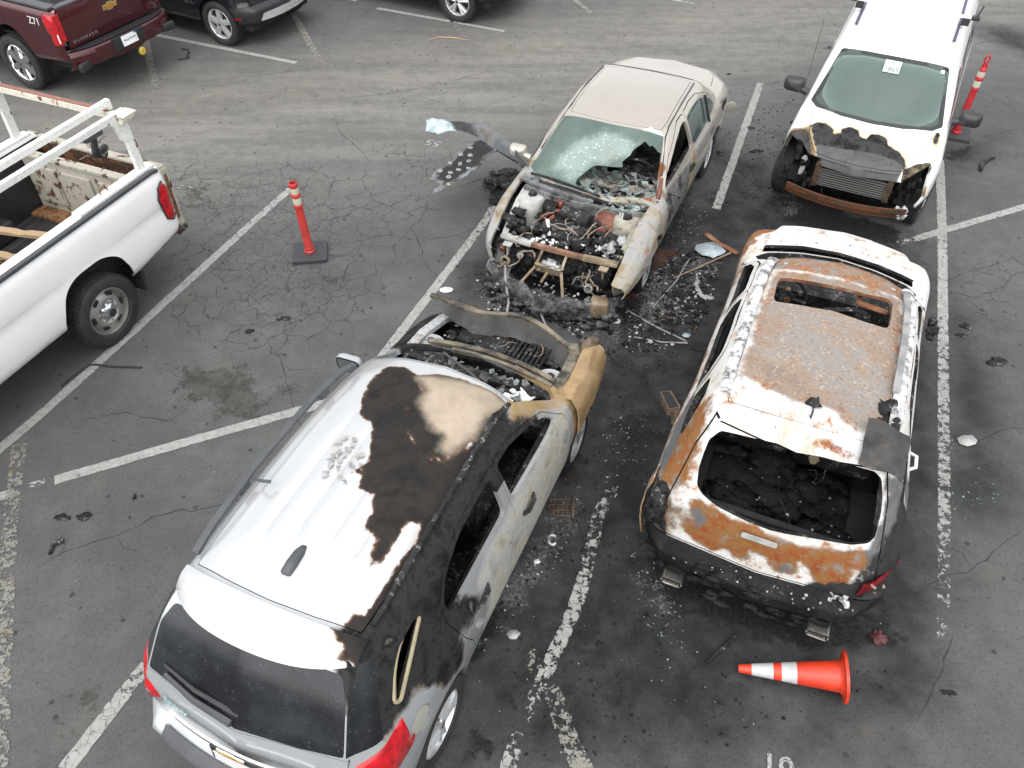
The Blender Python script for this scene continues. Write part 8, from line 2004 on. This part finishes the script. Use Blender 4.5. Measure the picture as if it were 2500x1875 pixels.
# ================================================================== cone and delineator posts
def _orange(name, c, rough):
    return simple(name, c, rough, var=.16, vs=4, dirt=((.16, .05, .035), 11, .60), bump=.05)
MAT['cone'] = _orange('orange_cone_plastic', (.56, .042, .016), .38); MAT['post'] = _orange('coral_post_plastic', (.44, .040, .034), .4); MAT['post_red'] = _orange('red_post_plastic', (.40, .018, .025), .4)
MAT['band'] = simple('dirty_white_reflective_band', (.432, .439, .432), .45, var=.1, vs=8, dirt=((.216, .209, .194), 9, .58))
MAT['base'] = None
def _base():
    m, t = new_mat('ribbed_rubber_base'); v = t.vor(46, 'F1', t.map(rot=(0, 0, .7)), 'Distance', 0.0)
    t.set(col=t.mix(t.ss(v, .25, .5), (.045, .048, .052), (.028, .029, .032)), rough=.7); t.bump(v, .5, .006); return m
MAT['base'] = _base()
def post(label, base_px, rz, mat_, tilt, handle, lean=(0, 0)):
    p = gp(*base_px); t = thing('delineator_post', label, 'delineator post', (p.x, p.y, 0), rz, 'red plastic delineator posts')
    bm = bmesh.new(); s_ = .205; add_prism(bm, rpoly([(-s_, -s_), (s_, -s_), (s_, s_), (-s_, s_)], .02), .002, .045); bm_obj('rubber_base', bm, MAT['base'], t)
    M = Matrix.Rotation(-rz, 4, 'Z') @ Matrix.Rotation(tilt[0], 4, 'X') @ Matrix.Rotation(tilt[1], 4, 'Y')
    def seg(nm, pr, mt, par): b = bmesh.new(); add_lathe(b, pr, M, 28); return bm_obj(nm, b, MAT[mt], par, 40)
    tube = seg('tube', [(.050, .045), (.066, .05), (.066, .075), (.056, .085), (.056, .10), (.060, .115), (.050, .13), (.047, .70), (.054, .705), (.056, .725), (.052, .74), (.048, .745), (.048, .842), (.054, .846), (.057, .862), (.055, .885), (.049, .892), (.048, .975), (.053, .98), (.054, 1.0), (.048, 1.025), (.040, 1.03), (.040, .90)] if not handle else
               [(.050, .045), (.066, .05), (.066, .075), (.056, .085), (.056, .10), (.058, .115), (.055, .13), (.047, .70), (.054, .705), (.056, .725), (.052, .74), (.048, .745), (.048, .842), (.054, .846), (.057, .862), (.055, .885), (.049, .892), (.048, .975), (.053, .98), (.05, 1.0), (.03, 1.03), (.001, 1.035)], mat_, t)
    for a, b_ in ((.748, .838), (.895, .970)): seg('reflective_band', [(.0487, a), (.0495, a + .004), (.0495, b_ - .004), (.0487, b_)], 'ivory', tube)
    if handle:
        b = bmesh.new(); add_tube(b, [M @ Vector(q) for q in ((-.026, 0, 1.02), (-.030, 0, 1.06), (.030, 0, 1.06), (.026, 0, 1.02))], .020, 8); add_tube(b, [M @ Vector((.034 * math.cos(a), 0, 1.135 + .05 * math.sin(a))) for a in np.linspace(0, 2 * PI, 20)[:-1]], .013, 8, closed=True); add_tube(b, [M @ Vector((0, 0, 1.03)), M @ Vector((0, 0, 1.10))], .026, 8); bm_obj('carry_handle', b, MAT[mat_], t, 50)
post('coral red delineator post standing alone between the white pickup and the champagne saloon', D1([(671, 549)])[0], rad(8), 'post', (rad(3), rad(-1.0)), False)
post('bright red delineator post with a loop handle behind the white minivan mirror', D1([(2062, 292)])[0], rad(-22), 'post_red', (rad(-1), rad(1)), True)
def cone():
    a = gp(1805, 1628, .075); b = gp(2063, 1655, .17); ang = math.atan2(a.y - b.y, a.x - b.x)
    t = thing('traffic_cone', 'orange traffic cone with two white bands lying on its side', 'traffic cone', (gp(2058, 1652, .18).x, gp(2058, 1652, .18).y, 0), ang)
    L = .74; r0, r1 = .118, .030; tl = math.atan2(.178 - r0 + r0 - r1 - .115, L)
    M = Matrix.Translation((0, 0, .178)) @ Matrix.Rotation(PI / 2 + rad(10.2), 4, 'Y')
    rr = lambda s: r0 + (r1 - r0) * s
    def seg(nm, s0, s1, mt, par, ex=0): b = bmesh.new(); add_lathe(b, [(rr(s0 + (s1 - s0) * k / 6) + ex, L * (s0 + (s1 - s0) * k / 6)) for k in range(7)], M, 36); return bm_obj(nm, b, MAT[mt], par, 50)
    body = seg('cone_body', 0.02, 1.0, 'cone', t); seg('reflective_band', .44, .585, 'band', body, .0012); seg('reflective_band', .665, .875, 'band', body, .0012)
    b = bmesh.new(); add_lathe(b, [(r1, L), (r1 * .8, L + .004), (r1 * .7, L - .03), (.001, L - .06)], M, 24); bm_obj('tip', b, MAT['cone'], body, 50)
    b = bmesh.new(); s_ = .178; P = rpoly([(-s_, -s_ * .5), (-s_ * .5, -s_), (s_ * .5, -s_), (s_, -s_ * .5), (s_, s_ * .5), (s_ * .5, s_), (-s_ * .5, s_), (-s_, s_ * .5)], .06)
    add_prism(b, P, -.022, 0, M); add_lathe(b, [(r0 + .028, 0), (r0 + .012, .008), (r0, .03)], M, 36)
    bmesh.ops.recalc_face_normals(b, faces=b.faces); bm_obj('base', b, MAT['cone'], t, 40)
cone()

# ================================================================== loose debris
MAT['melt_red'] = simple('dull_red_melt', (.10, .03, .035), .6, var=.4, vs=16)
def deb(name, label, cat, px, build, mat_, z=0.0, sm=60, group=None):
    p = gp(*px); bm = bmesh.new(); build(bm); o = bm_obj(name, bm, mat_ if not isinstance(mat_, str) else MAT[mat_], None, sm, (p.x, p.y, z)); tag(o, label, cat, group); return o
def path_deb(name, label, cat, pts, r, mat_, z=.012, n=6, sq=None):
    W = [gp(*p) for p in pts]; o0 = W[0].copy(); bm = bmesh.new(); zz = z if isinstance(z, (list, tuple)) else [z] * len(W)
    add_tube(bm, [Vector((w_.x - o0.x, w_.y - o0.y, q)) for w_, q in zip(W, zz)], r, 4 if sq else n, sq=sq)
    o = bm_obj(name, bm, MAT[mat_], None, 50, (o0.x, o0.y, 0)); tag(o, label, cat); return o
path_deb('bent_metal_rod', 'long thin bent metal rod lying beside the burnt-out car, V shaped', 'metal rod', C5([(1470, 580), (1660, 690), (1860, 785), (1875, 800), (1700, 795), (1515, 760)]), .010, 'greymetal')
path_deb('thin_metal_rod', 'thin rusty straight rod propped towards the burnt-out car bonnet', 'metal rod', C5([(1780, 362), (1960, 290), (2160, 208)]), .010, 'tan', [.012, .02, .05])
path_deb('thin_metal_rod', 'long kinked grey rod between the saloon and the burnt-out car', 'metal rod', C5([(1890, 225), (1800, 380), (1640, 560)]), .010, 'greymetal')
path_deb('metal_strip', 'short grey strip lying in front of the silver car bonnet', 'metal strip', C5([(1250, 556), (1120, 690)]), 1, 'greymetal', .010, sq=(.018, .006))
path_deb('black_hose', 'black rubber hose on the painted line beside the white pickup', 'hose', C2([(420, 1645), (520, 1560), (610, 1500), (660, 1500), (760, 1513), (960, 1518)]), .011, 'rubber')
path_deb('curled_rubber_strip', 'curled black rubber strip on the asphalt behind the dark red pickup', 'rubber strip', C1([(1225, 335), (1270, 340), (1278, 365), (1262, 382), (1280, 392), (1245, 402), (1196, 406)]), .012, 'rubber')
path_deb('dry_twig', 'dry reddish twig lying by the far parking line', 'twig', crop(350, 0, .45208)([(1535, 225), (1590, 205), (1680, 208), (1755, 222)]), [.006, .012, .014, .006], 'wood')
path_deb('charred_strip', 'charred black bent strip at lower left beside the silver car', 'charred strip', CX2([(455, 1490), (480, 1420), (520, 1385), (578, 1372)]), [.016, .018, .030, .022], 'char')
path_deb('black_crescent', 'small black crescent of rubber in the middle of the left stall', 'rubber scrap', CX2([(1195, 1000), (1215, 985), (1215, 950)]), [.006, .018, .008], 'char')
path_deb('curved_rubber_trim', 'curved black trim piece on the asphalt right of the white minivan', 'trim piece', C4([(1915, 1160), (1925, 1120), (1960, 1090), (2010, 1072)]), [.026, .034, .030, .016], 'char', .02)
path_deb('charred_stick', 'charred stick with white ash beside the tipped traffic cone', 'charred stick', C8([(620, 1580), (700, 1500), (790, 1420), (830, 1395)]), [.010, .018, .022, .014], 'char')
path_deb('melted_cable', 'short melted cable piece lying in the stall beside the left delineator post', 'cable', C5([(-330, -60 + 150), (-260, 120), (-190, 96)]), .007, 'greymetal') if False else None
path_deb('wire_rack', 'thin black wire rack lying behind the red delineator post', 'wire rack', C4([(1720, 826), (1885, 808), (1862, 765)]), .010, 'trim', [.03, .03, .06])
def flat_tube(bm, P, r, n):
    add_tube(bm, P, r, n)
    for v in bm.verts: v.co = Vector((v.co.x + .02 * mnoise.noise(v.co * 30), v.co.y + .02 * mnoise.noise(v.co * 30 + Vector((3, 3, 3))), max(.002, v.co.z * .35)))
def grate(bm):
    for k in range(6): add_bar(bm, (-.11 + .044 * k, -.09, .01), (-.09 + .038 * k, .11, .01), .010, .012)
    for k in range(4): add_bar(bm, (-.12, -.09 + .06 * k, .012), (.12, -.09 + .06 * k, .012), .010, .012)
    add_bar(bm, (.11, -.12, .015), (.13, .12, .02), .02, .03)
deb('scorched_grille', 'scorched square metal grille lying beside the front wheel of the silver car', 'grille', (1367, 1241), grate, 'rustdark')
def plate_(sz, th=.006, el=1.0, n=7, bend=.02):
    def f(bm):
        pts = [((.8 + .35 * random.random()) * sz * math.cos(2 * PI * k / n) * el, (.8 + .35 * random.random()) * sz * math.sin(2 * PI * k / n)) for k in range(n)]
        add_prism(bm, pts, 0, th); bmesh.ops.subdivide_edges(bm, edges=bm.edges, cuts=2)
        for v in bm.verts: v.co.z += bend * (1 + mnoise.noise(v.co * 9))
    return f
deb('bent_metal_sheet', 'bluish grey bent metal sheet beside the burnt-out car bonnet', 'metal sheet', C5([(2030, 185)])[0], plate_(.16, .006, 1.2, 8, .04), 'bluegrey_melt')
path_deb('rusty_metal_bar', 'rusty flat bar beside the bluish metal sheet', 'metal bar', C5([(2000, 65), (2080, 130), (2215, 200)]), 1, 'rust', .02, sq=(.07, .012))
deb('white_flake', 'white melted flake curled like a C left of the burnt-out car', 'melted flake', C5([(1960, 430)])[0], lambda bm: flat_tube(bm, [(.03, .22, .01), (-.02, .12, .012), (-.035, 0, .012), (-.02, -.10, .012), (.05, -.16, .01), (.13, -.17, .01)], [.02, .04, .035, .045, .05, .02], 6), 'ash')
deb('white_flake', 'white paint flake beside the parking line in front of the silver car', 'paint flake', C5([(250, 440)])[0], plate_(.055, .004, 1.6, 7, .01), 'ashwhite')
deb('white_washer', 'white ash ring lying between the burnt cars', 'washer', C5([(1398, 650)])[0], lambda bm: add_lathe(bm, [(.015, .012), (.04, .014), (.042, .002), (.015, .002), (.015, .012)], None, 16), 'ashwhite')
deb('grey_plate_piece', 'small grey plate piece near the tip of the bent rod', 'metal piece', C5([(1866, 748)])[0], plate_(.04, .006, 1.2, 6, .01), 'bluegrey_melt')
deb('white_flake', 'crumpled white flake beside the right parking line', 'paint flake', CX6([(860, 1325)])[0], plate_(.07, .004, 1.5, 7, .02), 'ash2')
deb('white_card', 'small square white card on the asphalt beside the silver car rear door', 'card', C3B([(1135, 200)])[0], lambda bm: add_box(bm, (0, 0, .012), (.05, .04, .006), Matrix.Rotation(.3, 4, 'Z')), 'ashwhite')
deb('ash_ring', 'broken ring of ash and metal near the worn line beside the silver car', 'ash lump', C3B([(1240, 55)])[0], lambda bm: add_tube(bm, [(.035 * math.cos(a), .05 * math.sin(a), .012) for a in np.linspace(.3, 5.6, 12)], .012, 6), 'ashmix')
deb('grey_flakes', 'pair of pale grey flakes beside the silver car rear wheel', 'paint flake', C3B([(975, 690)])[0], plate_(.045, .005, 1.2, 6, .01), 'ash2')
deb('red_melted_lump', 'dark red melted lens lump beside the burnt-out car rear corner', 'melted lump', C8([(1780, 1410)])[0], lambda bm: add_lump(bm, (0, 0, .02), .055, 3, .7, (1, 1, .5), 3.5), 'melt_red')
def black_scraps():
    """small charred scraps the photograph shows one by one on the clear asphalt"""
    spots = [(D1([(610, 688)])[0], .05), (D1([(545, 716)])[0], .045), (CX2([(560, 1155)])[0], .05), (CX2([(770, 1150)])[0], .05), (C4([(360, 865)])[0], .05), (C4([(160, 1035)])[0], .06), (C4([(400, 1025)])[0], .06), (C4([(735, 622)])[0], .04), (C4([(650, 830)])[0], .04), (C4([(225, 500)])[0], .04), (CX6([(860, 545)])[0], .05), (CX6([(820, 608)])[0], .035), (CX6([(1050, 790)])[0], .07), (D1([(1265, 1190)])[0], .03), (D1([(2050, 1500)])[0], .04)]
    for i, (p, r) in enumerate(spots):
        bm = bmesh.new()
        for k in range(3): add_lump(bm, (jit(r), jit(r * .6), .010), r * random.uniform(.35, .7), 2, .7, (1.5, .9, .28), 3)
        g = gp(*p); o = bm_obj('charred_scrap', bm, MAT['char'], None, 60, (g.x, g.y, 0)); tag(o, 'small charred black scrap lying on the asphalt', 'charred scrap', 'small charred scraps scattered over the asphalt')
black_scraps()
def scatter(name, label, polys, n, size, mat_, lumps=False):
    """innumerable ash and glass crumbs round the burnt cars: one object"""
    bm = bmesh.new(); polys = [gpoly(D1(p)) for p in polys]; k = 0; tries = 0
    area = [abs(sum(p[i][0] * p[(i + 1) % len(p)][1] - p[(i + 1) % len(p)][0] * p[i][1] for i in range(len(p)))) for p in polys]
    while k < n and tries < n * 30:
        tries += 1; p = random.choices(polys, area)[0]; xs = [q[0] for q in p]; ys = [q[1] for q in p]
        x, y = random.uniform(min(xs), max(xs)), random.uniform(min(ys), max(ys))
        if not inpoly([(x, y)], p)[0] or mnoise.noise(Vector((x * 2.2, y * 2.2, 4))) < random.uniform(-.5, .35): continue
        s_ = size * random.uniform(.3, 1.0) ** 2 * 1.6 + .003; k += 1
        if lumps: add_lump(bm, (x, y, s_ * .3), s_, 1, .8, (1.2, 1, .6), 3)
        else: add_shard(bm, (x, y, .005 + s_ * .2), s_, .35, .004)
    o = bm_obj(name, bm, MAT[mat_], None, None); tag(o, label, 'debris', None, 'stuff')
Z1 = [[(1030, 600), (1120, 640), (1340, 660), (1450, 560), (1500, 540), (1560, 560), (1520, 700), (1440, 760), (1300, 760), (1180, 690), (1050, 690)]]
Z2 = [[(1150, 1100), (1260, 1040), (1240, 1180), (1110, 1330), (1040, 1450), (1000, 1400)], [(1350, 1180), (1430, 1220), (1480, 1330), (1560, 1380), (1500, 1430), (1370, 1330)], [(1300, 900), (1420, 880), (1400, 1000), (1300, 1050)]]
Z3 = [[(2040, 950), (2110, 960), (2160, 1080), (2080, 1130), (2040, 1080)], [(1440, 380), (1540, 330), (1560, 460), (1470, 540)], [(1440, 470), (1500, 480), (1480, 530), (1440, 530)]]
Z4 = [[(1000, 640), (1400, 700), (1480, 760), (1420, 1200), (1600, 1420), (1900, 1420), (1960, 1480), (1500, 1640), (1050, 1640), (1100, 1300), (1280, 900), (1280, 740)], [(1640, 430), (1980, 520), (1900, 560), (1600, 520)], [(1450, 330), (1720, 200), (1700, 420), (1560, 470)]]
scatter('white_ash_crumbs', 'white ash crumbs scattered between the burnt cars', Z1 + Z2[:1], 130, .008, 'ash2')
scatter('grey_ash_crumbs', 'grey ash and charred crumbs round the burnt noses', Z1, 240, .010, 'ash', True)
scatter('broken_glass_crumbs', 'greenish broken glass crumbs on the asphalt', Z3 + Z2, 420, .007, 'shard_green')
scatter('black_char_pieces', 'black charred pieces heaped round the burnt noses', Z1, 520, .018, 'char_deep', True)
scatter('black_char_crumbs', 'black charred crumbs over the sooty asphalt', Z1 + Z4, 1300, .0065, 'char_deep', True)
def ground_wires():
    bm = bmesh.new(); P = gpoly(D1(Z1[0]))
    for _ in range(70):
        x, y = P[random.randrange(len(P))]; x2, y2 = P[random.randrange(len(P))]; f = random.random(); x += (x2 - x) * f; y += (y2 - y) * f; wires(bm, 1, (x - .1, x + .1, y - .1, y + .1, .008, .02), .004, 7, random.uniform(.15, .5))
    for v in bm.verts: v.co.z = max(.003, min(.05, v.co.z))
    tag(bm_obj('burnt_wire_scraps', bm, MAT['rustdark'], None, 60), 'thin burnt wires tangled on the ground between the burnt noses', 'debris', None, 'stuff')
ground_wires()
scatter('pale_specks', 'pale specks of plaster and paint over the sooty asphalt', Z4, 110, .0035, 'greymetal')
